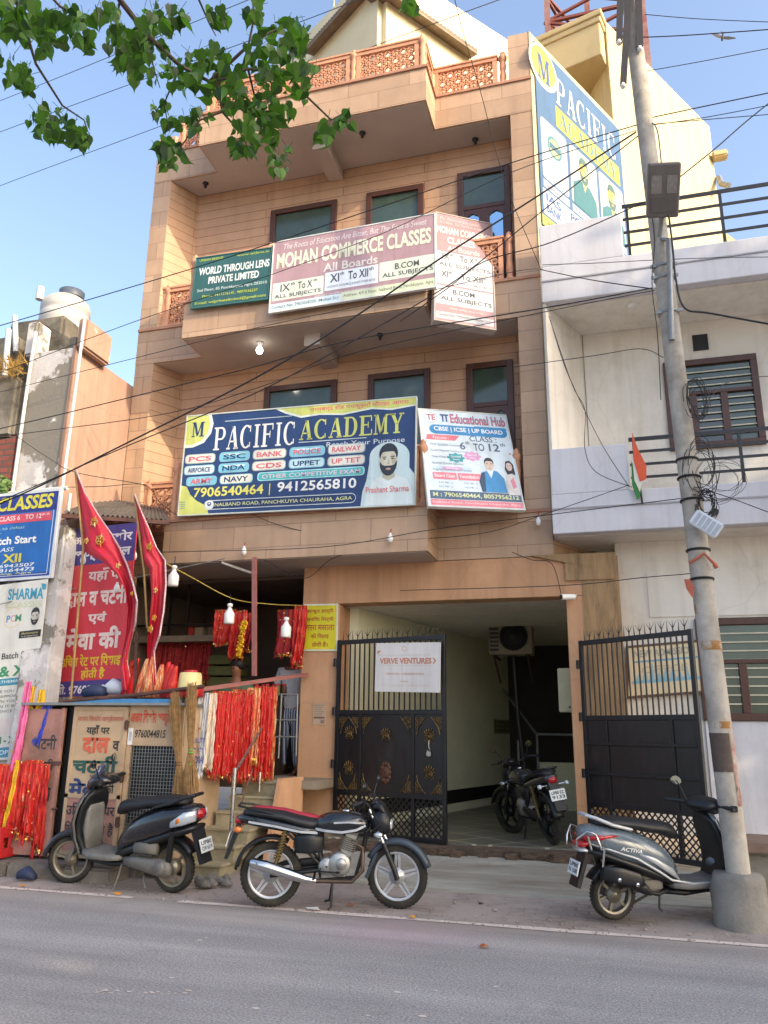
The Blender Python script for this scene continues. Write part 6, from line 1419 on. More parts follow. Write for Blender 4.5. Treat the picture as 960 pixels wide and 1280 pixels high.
def bulb(px_, py_, yy, lab, up=.05):
    p = on(px_, py_, Y=yy); t = thing('hanging_lamp', lab, 'lamp', p, group='small white bulbs strung on the wire')
    q = MB(); q.lathe([(.004, -.055), (.025, -.045), (.036, -.01), (.03, .025), (.015, .05), (.014, .07), (.003, .072)], p, n=14); q.build('bulb', M_BULB, t)
    q = MB(); q.tube([p+Vector((0, 0, .07)), p+Vector((.01, 0, .07+up))], .008, 5); q.build('holder', mat('red_wire', '#a33a32', .5), t)
bulb(146, 735, 8.1, 'small white bulb hanging in front of the Hindi board'); bulb(305, 689, 9.2, 'small white bulb under the middle of the navy board'); bulb(488, 673, 9.2, 'small white bulb near the corner of the first floor balcony'); bulb(673, 652, 9.8, 'small white bulb at the edge of the white parapet'); bulb(168, 695, 8.6, 'small white bulb dangling under the tin awning'); bulb(104, 700, 8.1, 'small white bulb beside the flag stick')
# battens
q = MB(); q.cyl(on(277, 703, Y=9.3), on(314, 716, Y=9.6), .018, 8); solo('tube_light', q, M_WHITEP, 'thin white tube light slung under the first floor slab', 'lamp')
# indian flag on the railing
q = MB(); yy = WF-.05
t = thing('national_flag', 'small furled saffron white and green flag tied to the black railing', 'flag', on(800, 625, Y=yy))
q.tube([on(803, 630, Y=yy), on(792, 548, Y=yy)], .012, 6); q.build('stick', M_BLACK, t)
for nm, c_, pts in (('saffron_band', '#d2512a', [(790, 540), (797, 560), (808, 582), (808, 598), (800, 602), (792, 575)]), ('white_band', '#d9d6c9', [(790, 570), (797, 580), (803, 600), (800, 615), (793, 600)]), ('green_band', '#2f7a35', [(789, 575), (794, 590), (802, 605), (800, 622), (796, 624), (790, 605)])):
    q = MB(); V = [on(x, y, Y=yy-.02-(.02 if nm[0] == 's' else .0 if nm[0] == 'g' else .01)) for x, y in pts]; n_ = len(V)
    q.add(V+[v+Vector((0, .02, 0)) for v in V], [tuple(range(n_)), tuple(reversed(range(n_, 2*n_)))]+[(i, i+n_, (i+1) % n_+n_, (i+1) % n_) for i in range(n_)]); q.build(nm, flat(c_), t)

# jars on the counter behind the rail
for i, c_ in enumerate(('#8a4a2a', '#b5942f', '#6d3426', '#a3602c', '#8f7f4a', '#5a3a2a')):
    x = on(322+6.5*i, 850, Y=10.0).x; y = 9.98+.05*(i % 2); t = thing('spice_jar', ('brown', 'yellow', 'dark red', 'orange', 'straw coloured', 'dark brown')[i]+' spice jar with a red lid standing on the shop counter', 'jar', (x, y, 1.95), group='spice jars on the counter')
    q = MB(); q.lathe([(.01, 1.95), (.035, 1.95), (.036, 2.06), (.028, 2.08), (.01, 2.08)], (x, y, 0), n=14); q.build('jar_body', flat(c_), t)
    q = MB(); q.lathe([(.031, 2.08), (.031, 2.105), (.01, 2.106)], (x, y, 0), n=14); q.build('lid', mat('red_plastic', '#b8282c', .35, var=.08), t)
# ================================================================ electric pole, lamp, cables
PY = 7.68
b0 = on(923, 1092, Y=PY)
PC = thing('pole_base', 'rough round concrete block around the foot of the electric pole', 'concrete block', (b0.x, PY, 0))
q = MB(); pr = [(.225, -.05), (.245, .0), (.225, .06), (.22, .16), (.212, .28), (.205, b0.z-.03), (.185, b0.z), (.01, b0.z+.01)]
q.lathe(pr, (b0.x, PY, 0), n=40)
q.v = [(x+.03*nz(x*3+z*2, y*3+z*3, 1.7)+.02*nz(x*9, y*9+z*8, 1), y+.03*nz(y*3+z, x*3-z*3, 1.3), z+.015*nz(x*6, y*6, 1)) for x, y, z in q.v]
q.build('block', M_CONC, PC)
EP = thing('electric_pole', 'tall weathered concrete electric pole with peeling paper and cable coils', 'pole', (b0.x, PY, b0.z-.02))
q = MB(); top = on(787, 0, Y=PY); dirp = (top-b0)/(top.z-b0.z)
pp = [b0+dirp*t for t in (0, 1.5, 3, 4.5, 6, 7.5, top.z-b0.z+1.6)]
q.tube(pp, [.097, .096, .095, .093, .091, .088, .082], 20)
M_POLE = mat('weathered_pole_concrete', '#aca59a', .85, var=.13, vs=7, c2='#847d73', thr=(.45, .7), bump=.25, bs=40, stain=('#8a6b45', 2.2, .64, .70))
q.build('shaft', M_POLE, EP)
def pc(y): return b0+dirp*((on(900-(1092-y)*.12, y, Y=PY).z)-b0.z)
def band(y, h, m_, name, a0=0, a1=360, r=.101):
    c = pc(y); q = MB(); q.lathe([(r, -h), (r+.001, h)], (c.x, c.y, c.z), n=24, a0=R(a0), a1=R(a1)); q.v = [(x+dirp.x*(z-c.z), yy, z) for x, yy, z in q.v]; return q.build(name, m_, EP)
band(940, .16, mat('torn_brown_paper', '#54473f', .8, var=.2, vs=9, c2='#7d7064', thr=(.6, .68)), 'torn_poster', 190, 300)
band(960, .30, mat('faded_red_paint', '#8f5a50', .8, var=.25, vs=6, c2='#a99d92', thr=(.45, .6)), 'red_paint_patch', 305, 350, .0995)
band(808, .04, mat('rust_stain', '#93693c', .9, var=.2, vs=10, c2='#aca59a', thr=(.5, .6)), 'rust_band', 215, 345, .0985)
band(906, .03, mat('rust_stain', '#93693c', .9), 'rust_band', 225, 330, .0985)
for y in (338, 395, 352): 
    c = pc(y); q = MB(); q.lathe([(.10, -.015), (.108, 0), (.10, .015)], c, n=20); q.bar(c+Vector((-.13, -.06, 0)), c+Vector((.13, -.06, 0)), .02, .03); q.build('clamp', M_ALU, EP)
for y, r_ in ((578, .102), (600, .104), (690, .103), (726, .103), (628, .103)):
    c = pc(y); q = MB()
    for k in range(2): q.lathe([(r_, -.006), (r_+.008, 0), (r_, .006)], c+Vector((0, 0, .012*k)), n=18)
    q.build('cable_tie', M_CABLE, EP)
q = MB(); c = pc(690); q.tube([on(861, 704, Y=PY-.1), on(880, 692, Y=PY-.13), on(894, 706, Y=PY-.1)], .014, 6); q.tube([on(893, 705, Y=PY-.1), on(896, 710, Y=PY-.1)], .02, 6)
V = [on(x, y, Y=PY-.11) for x, y in ((855, 724), (863, 724), (868, 735), (866, 748), (858, 736))]; q.add(V, [tuple(range(5))]); q.build('red_rag', mat('faded_red_rag', '#a85a44', .8, var=.2, vs=20), EP)
for a_, b_ in (((776, -40), (774, 52)), ((788, -40), (779, 106)), ((797, -40), (800, 60))):
    q = MB(); q.bar(on(*a_, Y=PY-.12), on(*b_, Y=PY-.12), .07, .05, up=(0, 1, 0)); q.build('iron_bracket', mat('dark_bracket_iron', '#35302f', .6, var=.2, vs=8), EP)
    q = MB(); q.lathe([(.004, -.03), (.03, -.02), (.03, .02), (.004, .03)], on(b_[0], b_[1]+1, Y=PY-.12), n=10); q.build('insulator', M_WHITEP, EP)
q = MB(); q.box(pc(1010).x-.01, pc(1010).x+.045, PY-.115, PY-.09, pc(1010).z-.02, pc(1010).z+.03, b=.005); q.build('junction_clip', M_BLACK, EP)
# street light
L0_ = on(829, 238, Y=7.25)
LT = thing('street_light', 'dark rectangular led street light clamped to the electric pole', 'street light', on(838, 420, Y=PY-.13))
n0 = (CAM-L0_).normalized(); ax_u = Vector((.98, .2, 0)).normalized(); up_ = Vector((.06, -.72, .69)).normalized(); nf = ax_u.cross(up_).normalized(); nf = nf if nf.dot(n0) > 0 else -nf
q = MB(); hw, hh = .16, .26
bm = bmesh.new()
crn = []
for (a_, b_) in ((-1, -1), (1, -1), (1, 1), (-1, 1)):
    crn.append((a_*hw*(1 if b_ < 0 else .96), b_*hh))
q.obox(L0_, ax_u*hw, up_*hh, nf*.03); q.build('housing', mat('dark_lamp_housing', '#6a6664', .5, var=.12, vs=7), LT, bevel=.02)
q = MB()
for k in (-1, 1): q.obox(L0_+nf*.032+up_*.06+ax_u*.075*k, ax_u*.05, up_*.085, nf*.004)
q.build('led_panel', mat('frosted_led_glass', '#8a8784', .25, var=.05), LT)
q = MB(); q.obox(L0_+nf*.034-up_*.13, ax_u*.12, up_*.07, nf*.006); q.build('driver_cover', mat('lamp_cover', '#625e5c', .5, var=.1), LT)
q = MB(); q.tube([L0_-up_*.26-nf*.02, L0_-up_*.40-nf*.04+Vector((0, .05, -.05)), on(836, 300, Y=PY-.18), on(840, 425, Y=PY-.13)], .028, 10); q.build('arm', M_ALU, LT)
# cables
def cable(pts, r, lab, Ys=(7.7, 7.7), sag=True, cat='cable', m_=None, name='overhead_cable', group='cables of the street'):
    P_ = []
    for i, p in enumerate(pts):
        t = i/(len(pts)-1); P_.append(on(p[0], p[1], Y=Ys[0]+(Ys[1]-Ys[0])*t))
    # smooth with Catmull-Rom
    out = []
    for i in range(len(P_)-1):
        a, b, c, d_ = P_[max(0, i-1)], P_[i], P_[i+1], P_[min(len(P_)-1, i+2)]
        for k in range(6):
            t = k/6; out.append(.5*((2*b)+(c-a)*t+(2*a-5*b+4*c-d_)*t*t+(3*b-a-3*c+d_)*t**3))
    out.append(P_[-1]); q = MB(); q.tube(out, r, 6)
    return solo(name, q, m_ or M_CABLE, lab, cat, group)
T_, M_, N_ = .010, .0065, .0045
cable([(-60, 255), (59, 210), (200, 158), (408, 80), (560, 23), (640, -6)], M_, 'black cable crossing the sky lowest behind the leaves and over the roof lattice', (13, 9))
cable([(-60, 189), (0, 165), (169, 103), (379, 26), (470, -10)], M_, 'black cable through the middle of the leaves to the tin eaves', (13, 9))
cable([(-60, 150), (0, 126), (110, 82), (310, 0), (340, -12)], M_, 'uppermost black cable behind the tree leaves', (13, 9))
cable([(565, -15), (580, 45), (600, 112), (632, 230), (670, 322), (676, 338)], N_, 'thin cable dropping steeply across the roof slab to the white parapet', (6, 9.4))
cable([(795, 165), (680, 240), (555, 320), (430, 405), (320, 472), (160, 553), (40, 612), (-60, 655)], T_, 'thickest cable falling from the pole to the lower left')
cable([(800, 168), (680, 262), (590, 335), (542, 368), (440, 427), (320, 491), (160, 557), (0, 626), (-60, 640)], M_, 'cable running just under the thickest cable to the lower left', (7.75, 7.6))
cable([(800, 155), (650, 200), (480, 257), (290, 320), (160, 360), (0, 407), (-60, 424)], M_, 'long cable from the pole over the second floor windows to the left sky')
cable([(795, 163), (640, 215), (480, 291), (320, 350), (160, 405), (10, 462), (-60, 486)], N_, 'thin cable over the mauve board to the water tank')
cable([(678, 336), (640, 340), (500, 372), (320, 410), (167, 448), (0, 490), (-60, 504)], N_, 'thin cable under the mauve board to the grey house', (9.3, 8))
cable([(815, 360), (680, 385), (440, 425), (320, 458), (230, 480), (100, 512), (-60, 550)], M_, 'cable from the pole clamp along the second floor soffit', (7.75, 7.9))
cable([(818, 363), (680, 390), (447, 440), (330, 482), (213, 516), (60, 538), (-60, 552)], N_, 'thin cable twinned below the soffit cable', (7.75, 7.9))
cable([(806, 252), (740, 282), (680, 306), (605, 327), (560, 360), (500, 402)], M_, 'cable from the street light across the white parapet to the angled panel', (7.4, 8.6))
cable([(676, 337), (740, 350), (815, 361)], M_, 'short cable from the pink pier to the pole clamp', (9.4, 7.7))
cable([(678, 331), (740, 329), (820, 325), (900, 322), (990, 321)], N_, 'thin cable stretched level across the upper white parapet', (9.4, 9.0))
cable([(806, 18), (880, 24), (1000, 29)], N_, 'uppermost thin cable right of the pole'); cable([(790, 47), (860, 44), (1000, 34)], M_, 'second cable from the top right of the pole, under the bird')
cable([(795, 91), (870, 78), (1000, 53)], N_, 'third thin cable right of the pole crossing the cream wall'); cable([(800, 150), (880, 133), (1000, 108)], M_, 'cable right of the pole above the twin cables')
cable([(800, 158), (880, 147), (1000, 124)], N_, 'upper one of the twin cables right of the pole'); cable([(806, 156), (900, 148), (1000, 140)], N_, 'lower one of the twin cables right of the pole')
cable([(849, 222), (896, 184), (935, 150), (1000, 98)], M_, 'double cable rising from the street light to the right', (7.3, 7.6)); cable([(810, 154), (818, 156), (823, 170), (827, 208)], M_, 'short cable looping from the pole down to the street light', (7.7, 7.35))
cable([(836, 269), (841, 310), (845, 350), (856, 385), (890, 392), (1000, 412)], T_, 'thick black cable sweeping from the street light out to the right', (7.4, 7.4))
cable([(640, 459), (740, 445), (800, 436), (829, 447)], N_, 'thin cable from the pink pier to the pole above the barred window', (9.6, 7.7))
cable([(688, 400), (705, 455), (727, 505), (755, 560), (786, 608)], N_, 'thin cable hanging down inside the white balcony', (9.55, 9.5)); cable([(686, 395), (715, 480), (731, 512), (731, 560), (745, 590), (790, 609)], N_, 'thin drooping cable looping to the small flag', (9.55, 9.5))
cable([(310, 640), (345, 655), (398, 667), (490, 674), (600, 667), (680, 643), (787, 606)], N_, 'bulb wire drooping along the first floor fascia', (9.2, 9.5)); cable([(200, 690), (400, 684), (540, 662), (673, 645), (860, 622)], N_, 'second bulb wire along the lower fascia', (9.2, 7.8))
cable([(640, 690), (665, 700), (690, 705), (702, 745)], N_, 'short slack wire at the corner of the garage entrance', (9.8, 9.86)); cable([(500, 738), (700, 732), (803, 722), (862, 717), (890, 712)], N_, 'thin wire across the garage beam to the pole', (9.85, 7.7))
cable([(200, 700), (240, 722), (290, 748), (335, 755), (380, 757)], M_, 'yellow rope slung across the shop opening', (8.2, 9.85), m_=mat('yellow_rope', '#b39b4a', .8, var=.2, vs=30), cat='rope', name='rope', group=None)
cable([(20, 545), (60, 572), (93, 590), (165, 603), (182, 606)], N_, 'thin wire slanting over the peach flank to the awning', (8.2, 8.6)); cable([(84, 609), (130, 608), (180, 606), (200, 628), (222, 645)], N_, 'level wire from the downpipe to the balcony lattice', (8.2, 9.2))
cable([(-20, 760), (62, 741), (150, 726), (281, 698)], M_, 'whitish bulb cable from the left boards to the fascia', (8.0, 9.2), m_=M_ALU)
cable([(330, 700), (360, 715), (385, 722), (412, 700), (440, 690)], N_, 'dark slack wire under the first floor slab beside the post', (9.3, 9.3))
cable([(812, 250), (818, 300), (815, 355), (822, 420), (826, 500)], N_, 'thin drop wire running down the left of the pole', (7.6, 7.6)); cable([(852, 500), (864, 560), (868, 600)], N_, 'thin drop wire running down the front of the pole', (7.62, 7.62))
cable([(866, 610), (900, 618), (960, 640), (1000, 655)], N_, 'thin wire from the pole coil to the right edge', (7.7, 8)); cable([(858, 560), (905, 480), (1000, 470)], N_, 'thin wire from the upper coil across the barred window', (7.6, 9))
# coils and box on the pole
def coil(name, lab, c, rx, rz, n_, th, r, cat='cable coil'):
    q = MB()
    for k in range(n_):
        a0 = rnd.uniform(0, 6.28); o_ = Vector((rnd.uniform(-.25, .25)*rx, rnd.uniform(-.04, .04), rnd.uniform(-.25, .25)*rz)); s1, s2 = rx*rnd.uniform(.7, 1.1), rz*rnd.uniform(.7, 1.1); tl = rnd.uniform(-.5, .5)
        arc = rnd.uniform(3.5, 6.3); pts = [c+o_+Vector((math.cos(a0+arc*i/14)*s1+tl*.3*s2*math.sin(a0+arc*i/14), .04*math.sin(i+k), math.sin(a0+arc*i/14)*s2)) for i in range(15)]
        q.tube(pts, r*rnd.uniform(.4, .75), 5)
    return solo(name, q, M_CABLE, lab, cat)
coil('cable_coil', 'bundle of tangled thin cables hanging on the pole beside the barred window', on(872, 498, Y=7.55), .10, .20, 14, .1, .005)
coil('cable_coil', 'loose tangle of black cable loops on the pole at the lower railing', on(876, 585, Y=7.6), .14, .26, 11, .1, .006)
coil('cable_coil', 'tight dark coil of cable above the small white box', on(883, 630, Y=7.58), .08, .12, 14, .1, .006)
coil('cable_coil', 'few stray wire loops sticking out right of the pole', on(905, 600, Y=7.6), .22, .20, 7, .1, .0035)
B = on(883, 655, Y=7.5); bx = thing('junction_box', 'small tilted white plastic box hanging from the coil on the pole', 'box', B)
q = MB(); Mr = Matrix.Translation(B) @ Matrix.Rotation(R(38), 4, 'Y') @ Matrix.Rotation(R(10), 4, 'X'); q.M = Mr
q.box(-.135, .135, -.035, .035, -.075, .075, b=.012); q.build('box_body', mat('bluish_white_plastic', '#cfd6df', .35, var=.04), bx)
q = MB(); q.M = Mr
for i in range(5): q.box(-.11+.048*i, -.075+.048*i, -.038, -.0355, -.055, .055)
q.build('ribs', mat('bluish_grey_ribs', '#a9b3c0', .4), bx)
# ================================================================ trees
def leafmat(name, c, c2):
    m = bpy.data.materials.new(name); m.use_nodes = True; n, l = nodes_of(m); b = n['Principled BSDF']; out = n['Material Output']
    g = n.new('ShaderNodeNewGeometry'); rp = n.new('ShaderNodeValToRGB'); l.new(g.outputs['Random Per Island'], rp.inputs[0])
    rp.color_ramp.elements[0].color = (*hexc(c), 1); rp.color_ramp.elements[1].color = (*hexc(c2), 1)
    l.new(rp.outputs[0], b.inputs['Base Color']); b.inputs['Roughness'].default_value = .42
    t = n.new('ShaderNodeBsdfTranslucent'); mx = n.new('ShaderNodeMix'); mx.data_type = 'RGBA'; mx.blend_type = 'MULTIPLY'; mx.inputs[0].default_value = 1
    l.new(rp.outputs[0], mx.inputs[6]); mx.inputs[7].default_value = (1.6, 1.9, .5, 1); l.new(mx.outputs[2], t.inputs[0])
    ms = n.new('ShaderNodeMixShader'); ms.inputs[0].default_value = .40; l.new(b.outputs[0], ms.inputs[1]); l.new(t.outputs[0], ms.inputs[2]); l.new(ms.outputs[0], out.inputs[0])
    return m
M_LEAF = leafmat('peepal_leaf', '#1d3715', '#527a2c')
M_BARK = mat('grey_brown_bark', '#4d433a', .9, var=.3, vs=14, bump=.4, bs=50)
HEART = [(0, 0), (.28, .10), (.47, -.10), (.46, -.36), (.28, -.62), (.10, -.82), (.03, -1.0), (0, -1.18), (-.03, -1.0), (-.10, -.82), (-.28, -.62), (-.46, -.36), (-.47, -.10), (-.28, .10)]
def leaf(mb, p, s, nrm, down, fold):
    nrm = nrm.normalized(); down = (down-nrm*down.dot(nrm)).normalized(); sd = nrm.cross(down)
    vs = [p+sd*(x*s)-down*(y*s)+nrm*(abs(x)*fold*s - .12*s*y*y) for x, y in HEART]
    mid = [p, p+down*(.4*s), p+down*(.8*s)]
    a = vs[:8]; b = [vs[0]]+vs[:6:-1]
    mb.add(a, [(0, 1, 2), (0, 2, 3), (0, 3, 4), (0, 4, 5), (0, 5, 6), (0, 6, 7)], True); mb.add(b, [(0, 2, 1), (0, 3, 2), (0, 4, 3), (0, 5, 4), (0, 6, 5), (0, 7, 6)], True)
TR = thing('peepal_tree', 'peepal tree whose leafy branches hang into the top left of the view', 'tree', (-4.2, .2, 0))
D0 = 4.3
def tp(x, y, d=D0): return far(x, y, d)
main = [Vector((-4.2, .2, 0)), Vector((-4.25, .25, 2)), Vector((-4.0, .4, 4.2)), Vector((-3.7, .8, 5.3))]
q = MB(); q.tube(main, [.32, .27, .22, .16], 14); q.tube([main[2], Vector((-4.8, -.6, 6)), Vector((-5.2, -1.2, 7.5))], [.18, .11, .05], 10); q.tube([main[2], Vector((-4.6, 1.0, 6.2)), Vector((-4.4, 1.4, 7.8))], [.16, .1, .04], 10)
q.build('trunk', M_BARK, TR)
twigs = [([(130, -60), (150, 0), (185, 45), (225, 82), (262, 102), (285, 98)], .022), ([(262, 102), (305, 62), (330, 45), (362, 28)], .013), ([(262, 102), (310, 86), (360, 92), (385, 122), (414, 150), (432, 140)], .012),
         ([(270, 100), (278, 140), (250, 150), (225, 185)], .011), ([(310, 86), (318, 120), (330, 150), (345, 190)], .009), ([(278, 140), (300, 165), (310, 185)], .008), ([(10, -30), (28, 25), (45, 80), (78, 132), (105, 150)], .012), ([(40, -30), (75, 8), (100, 22), (108, 42)], .010), ([(150, 0), (143, 40), (145, 75)], .007),
         ([(185, 45), (192, 85), (200, 110)], .007), ([(310, 60), (318, 20), (312, -20)], .008), ([(225, 82), (205, 130), (212, 165)], .007), ([(105, 150), (112, 170)], .005), ([(240, -20), (262, 30), (270, 45)], .008), ([(500, -25), (513, 6)], .008)]
q = MB()
for pts, r_ in twigs:
    P_ = [tp(x, y, D0+.10*math.sin(x*.05+y*.03)) for x, y in pts]; q.tube(P_, [r_*.7*(1-.6*i/(len(P_)-1)) for i in range(len(P_))], 6)
q.tube([main[3], Vector((-3.2, 1.6, 5.4)), tp(130, -60, D0)], [.15, .08, .024], 8); q.tube([Vector((-3.4, 1.3, 5.4)), tp(10, -30, D0+.1)], [.06, .014], 6); q.tube([Vector((-3.4, 1.3, 5.4)), tp(40, -30, D0)], [.05, .012], 6); q.tube([tp(130, -60), tp(240, -20)], [.02, .009], 6); q.tube([tp(130, -60), tp(312, -20)], [.02, .009], 6); q.tube([tp(130, -60), tp(312, -70), tp(500, -25)], [.02, .015, .009], 6)
q.build('limbs', M_BARK, TR)
clus = [(25, 18, 38, 26, 34), (12, 78, 20, 26, 9), (62, 40, 34, 26, 16), (32, 100, 18, 16, 7), (60, 150, 24, 26, 13), (98, 172, 22, 10, 8), (92, 150, 20, 14, 4), (105, 50, 14, 16, 6), (82, 20, 30, 14, 10), (150, 55, 18, 28, 13), (133, 12, 18, 10, 6), (180, 70, 30, 34, 30), (205, 22, 32, 20, 17), (228, 92, 26, 22, 18), (262, 62, 26, 22, 11),
        (285, 108, 28, 30, 23), (330, 65, 26, 30, 17), (363, 45, 22, 30, 20), (318, 145, 36, 30, 30), (352, 108, 36, 32, 23), (212, 190, 18, 20, 15), (240, 150, 22, 18, 9), (205, 140, 16, 14, 6), (348, 192, 14, 24, 9), (408, 168, 12, 16, 7), (428, 152, 10, 8, 4), (388, 85, 12, 16, 5), (320, 15, 14, 14, 6), (515, 4, 16, 8, 6), (305, 180, 18, 14, 8), (270, 20, 14, 14, 6)]
q = MB()
for cx, cy, rx, ry, n_ in clus:
    for _ in range(int(n_*1.9)):
        a_, r_ = rnd.uniform(0, 6.28), rnd.random()**.6
        p = tp(cx+math.cos(a_)*r_*rx, cy+math.sin(a_)*r_*ry, D0+rnd.uniform(-.28, .28))
        nrm = (CAM-p).normalized()*rnd.choice((1, 1, -1))+Vector((rnd.gauss(0, .6), rnd.gauss(0, .6), rnd.gauss(0, .45)))
        s_ = rnd.uniform(.034, .070); dn = Vector((rnd.gauss(0, .45), rnd.gauss(0, .45), -1))
        leaf(q, p, s_, nrm, dn, rnd.uniform(.05, .45)); q.tube([p, p+Vector((rnd.gauss(0, .02), rnd.gauss(0, .02), rnd.uniform(.015, .045)))], .0013, 3, caps=False)
for _ in range(500):        # the rest of the crown, above the view
    p = Vector((-4.6, .2, 7.3))+Vector((rnd.gauss(0, 1.1), rnd.gauss(0, 1.0), rnd.gauss(0, .6)))
    leaf(q, p, rnd.uniform(.1, .16), Vector((rnd.gauss(0, 1), rnd.gauss(0, 1), 1)), Vector((rnd.gauss(0, .4), rnd.gauss(0, .4), -1)), .2)
q.build('crown', M_LEAF, TR)
# unseen trees added outside the view on the right to throw the dappled shade
M_LEAF2 = leafmat('neem_leaf', '#263f18', '#48692a')
def shade_tree(x, y, zc, rx, rz, n_, lab):
    t = thing('added_shade_tree', lab, 'tree', (x, y, 0)); q = MB(); q.tube([(x, y, 0), (x+.1, y, zc*.4), (x, y+.2, zc)], [.35, .28, .12], 10)
    for k in range(5): a_ = k*1.26; q.tube([(x, y, zc*.45), (x+math.cos(a_)*rx*.4, y+math.sin(a_)*rx*.4, zc*.8), (x+math.cos(a_)*rx*.7, y+math.sin(a_)*rx*.7, zc+rz*.2)], [.16, .1, .04], 7)
    q.build('trunk', M_BARK, t); q = MB(); cl_ = []
    for k in range(60):
        v = Vector((rnd.gauss(0, 1), rnd.gauss(0, 1), rnd.gauss(0, 1))).normalized()*rnd.random()**.33; cl_.append(Vector((x+v.x*rx, y+v.y*rx, zc+v.z*rz)))
    for k in range(n_):
        c = rnd.choice(cl_); p = c+Vector((rnd.gauss(0, .55), rnd.gauss(0, .55), rnd.gauss(0, .4))); s_ = rnd.uniform(.09, .2)
        u = Vector((rnd.gauss(0, 1), rnd.gauss(0, 1), rnd.gauss(0, .5))).normalized(); v = u.orthogonal().normalized(); q.add([p-u*s_*1.6, p+v*s_*.7, p+u*s_*1.6, p-v*s_*.7], [(0, 1, 2, 3)])
    q.build('crown', M_LEAF2, t)
shade_tree(13, 2.2, 9.6, 4.6, 4.6, 9000, 'leafy roadside tree off to the right that shades the building fronts')
shade_tree(15.5, -3.5, 10, 4.5, 5.0, 8000, 'second leafy roadside tree farther along the road')
shade_tree(10.5, 5.2, 7.4, 3.0, 3.8, 5000, 'smaller roadside tree beyond the white house')
# bird
p = on(903, 47, Y=40); bd = thing('bird', 'dark kite gliding in the sky right of the pole', 'bird', p)
q = MB(); q.hull([(-.55, 0, .02, .04), (-.3, 0, .08, .09), (.1, 0, .11, .12), (.38, 0, .08, .08), (.5, -.02, .03, .03)], 8); 
q.M = Matrix.Identity(4)
for k in (-1, 1): q.add([(.25, 0, .02), (.35, k*.5, .12), (.15, k*1.15, .22), (-.05, k*1.1, .2), (-.2, k*.5, .1), (-.15, 0, .02)], [(0, 1, 2, 3, 4, 5)])
q.add([(-.45, -.05, 0), (-.95, -.22, 0), (-.8, 0, 0), (-.95, .22, 0), (-.45, .05, 0)], [(0, 1, 2, 3, 4)])
Mb = Matrix.Translation(p) @ Matrix.Rotation(R(62), 4, 'Y') @ Matrix.Rotation(R(70), 4, 'X') @ Matrix.Rotation(R(-40), 4, 'Z')
q.v = [tuple(Mb @ (Vector(v)*.62)) for v in q.v]; q.build('body', mat('dark_brown_feathers', '#1c1411', .7, var=.2, vs=6), bd)
# small litter
for px_, py_, s_, c_, lab in ((605, 1183, .045, '#b0622c', 'dry orange leaf lying on the road'), (390, 1137, .07, '#c9c9c9', 'scrap of white paper by the motorcycle'), (601, 1131, .035, '#2c2a28', 'dark scrap on the brick verge'), (438, 1132, .04, '#8a4a2c', 'brown dry leaf under the motorcycle'), (515, 1147, .045, '#c98d2e', 'orange leaf by the front wheel of the motorcycle'), (146, 1118, .05, '#c9862a', 'orange petal heap by the black scooter stand'), (28, 1108, .05, '#c9862a', 'orange petals on the road edge at far left')):
    p = on(px_, py_, Z=.012); q = MB(); V = [p+Vector((math.cos(a_)*s_*rnd.uniform(.6, 1.2), math.sin(a_)*s_*rnd.uniform(.4, 1), rnd.uniform(0, .02))) for a_ in [k*1.05 for k in range(6)]]
    q.add([p+Vector((0, 0, .02))]+V, [(0, i+1, (i+1) % 6+1) for i in range(6)]); solo('litter', q, flat(c_), lab, 'litter', group='litter on the road')
q = MB()
for k in range(26):
    t = rnd.random(); p = on(115+125*t+rnd.uniform(-4, 4), 1241-3*t-6*math.sin(t*6)*.3+rnd.uniform(-2, 2), Z=.004); s_ = rnd.uniform(.004, .011)
    q.add([p+Vector((math.cos(a_)*s_*1.6, math.sin(a_)*s_, 0)) for a_ in [k2*.9 for k2 in range(7)]], [tuple(range(7))])
for (px_, py_) in ((460, 1269), (528, 1270), (497, 1240), (545, 1238), (215, 1222), (250, 1175), (258, 1172), (620, 1233), (320, 1260)):
    p = on(px_, py_, Z=.004); s_ = rnd.uniform(.007, .018); q.add([p+Vector((math.cos(a_)*s_*1.7, math.sin(a_)*s_, 0)) for a_ in [k2*.9 for k2 in range(7)]], [tuple(range(7))])
solo('road_paint_spots', q, M_DUST, None, None, kind='structure')
q = MB(); 
for k in range(14): p = on(262+rnd.uniform(-14, 22), 1103+rnd.uniform(-6, 5), Z=.05); s_ = rnd.uniform(.03, .07); q.hull([(p.x-s_, p.z, s_*.4, s_*.5, p.y), (p.x, p.z+.02, s_*.7, s_*.8, p.y), (p.x+s_, p.z, s_*.3, s_*.4, p.y)], 7)
solo('rubble', q, M_CONC, 'small heap of broken stone beside the shop steps', 'rubble', kind='stuff')
# ================================================================ two-wheelers (local axes: x forward, y left, z up)
M_TYRE = mat('dusty_tyre_rubber', '#26241f', .85, var=.25, vs=12, c2='#4a443b', thr=(.5, .75), bump=.3, bs=120, space='obj')
M_CHROME = mat('chrome', '#c9c9c9', .12, metal=1, var=0)
M_ENGINE = mat('cast_aluminium', '#a7a8a6', .42, metal=.75, var=.15, vs=20, space='obj')
M_ENGD = mat('dirty_cast_metal', '#75716a', .6, metal=.5, var=.2, vs=18, space='obj')
M_BPLAST = mat('black_body_plastic', '#16181c', .42, var=.15, vs=8, space='obj')
M_SEAT = mat('black_vinyl_seat', '#1b1d22', .5, var=.15, vs=14, bump=.1, bs=90, space='obj')
M_TAILR = mat('red_tail_lens', '#a0121a', .2, var=.05, coat=.5)
M_AMBER = mat('amber_lens', '#c9702a', .25, var=.05, coat=.5)
M_CLEAR = mat('clear_lamp_lens', '#c3cad0', .12, metal=.4, var=.05, coat=.6)
M_PLATE = mat('white_number_plate', '#d5d8d6', .45, var=.05)
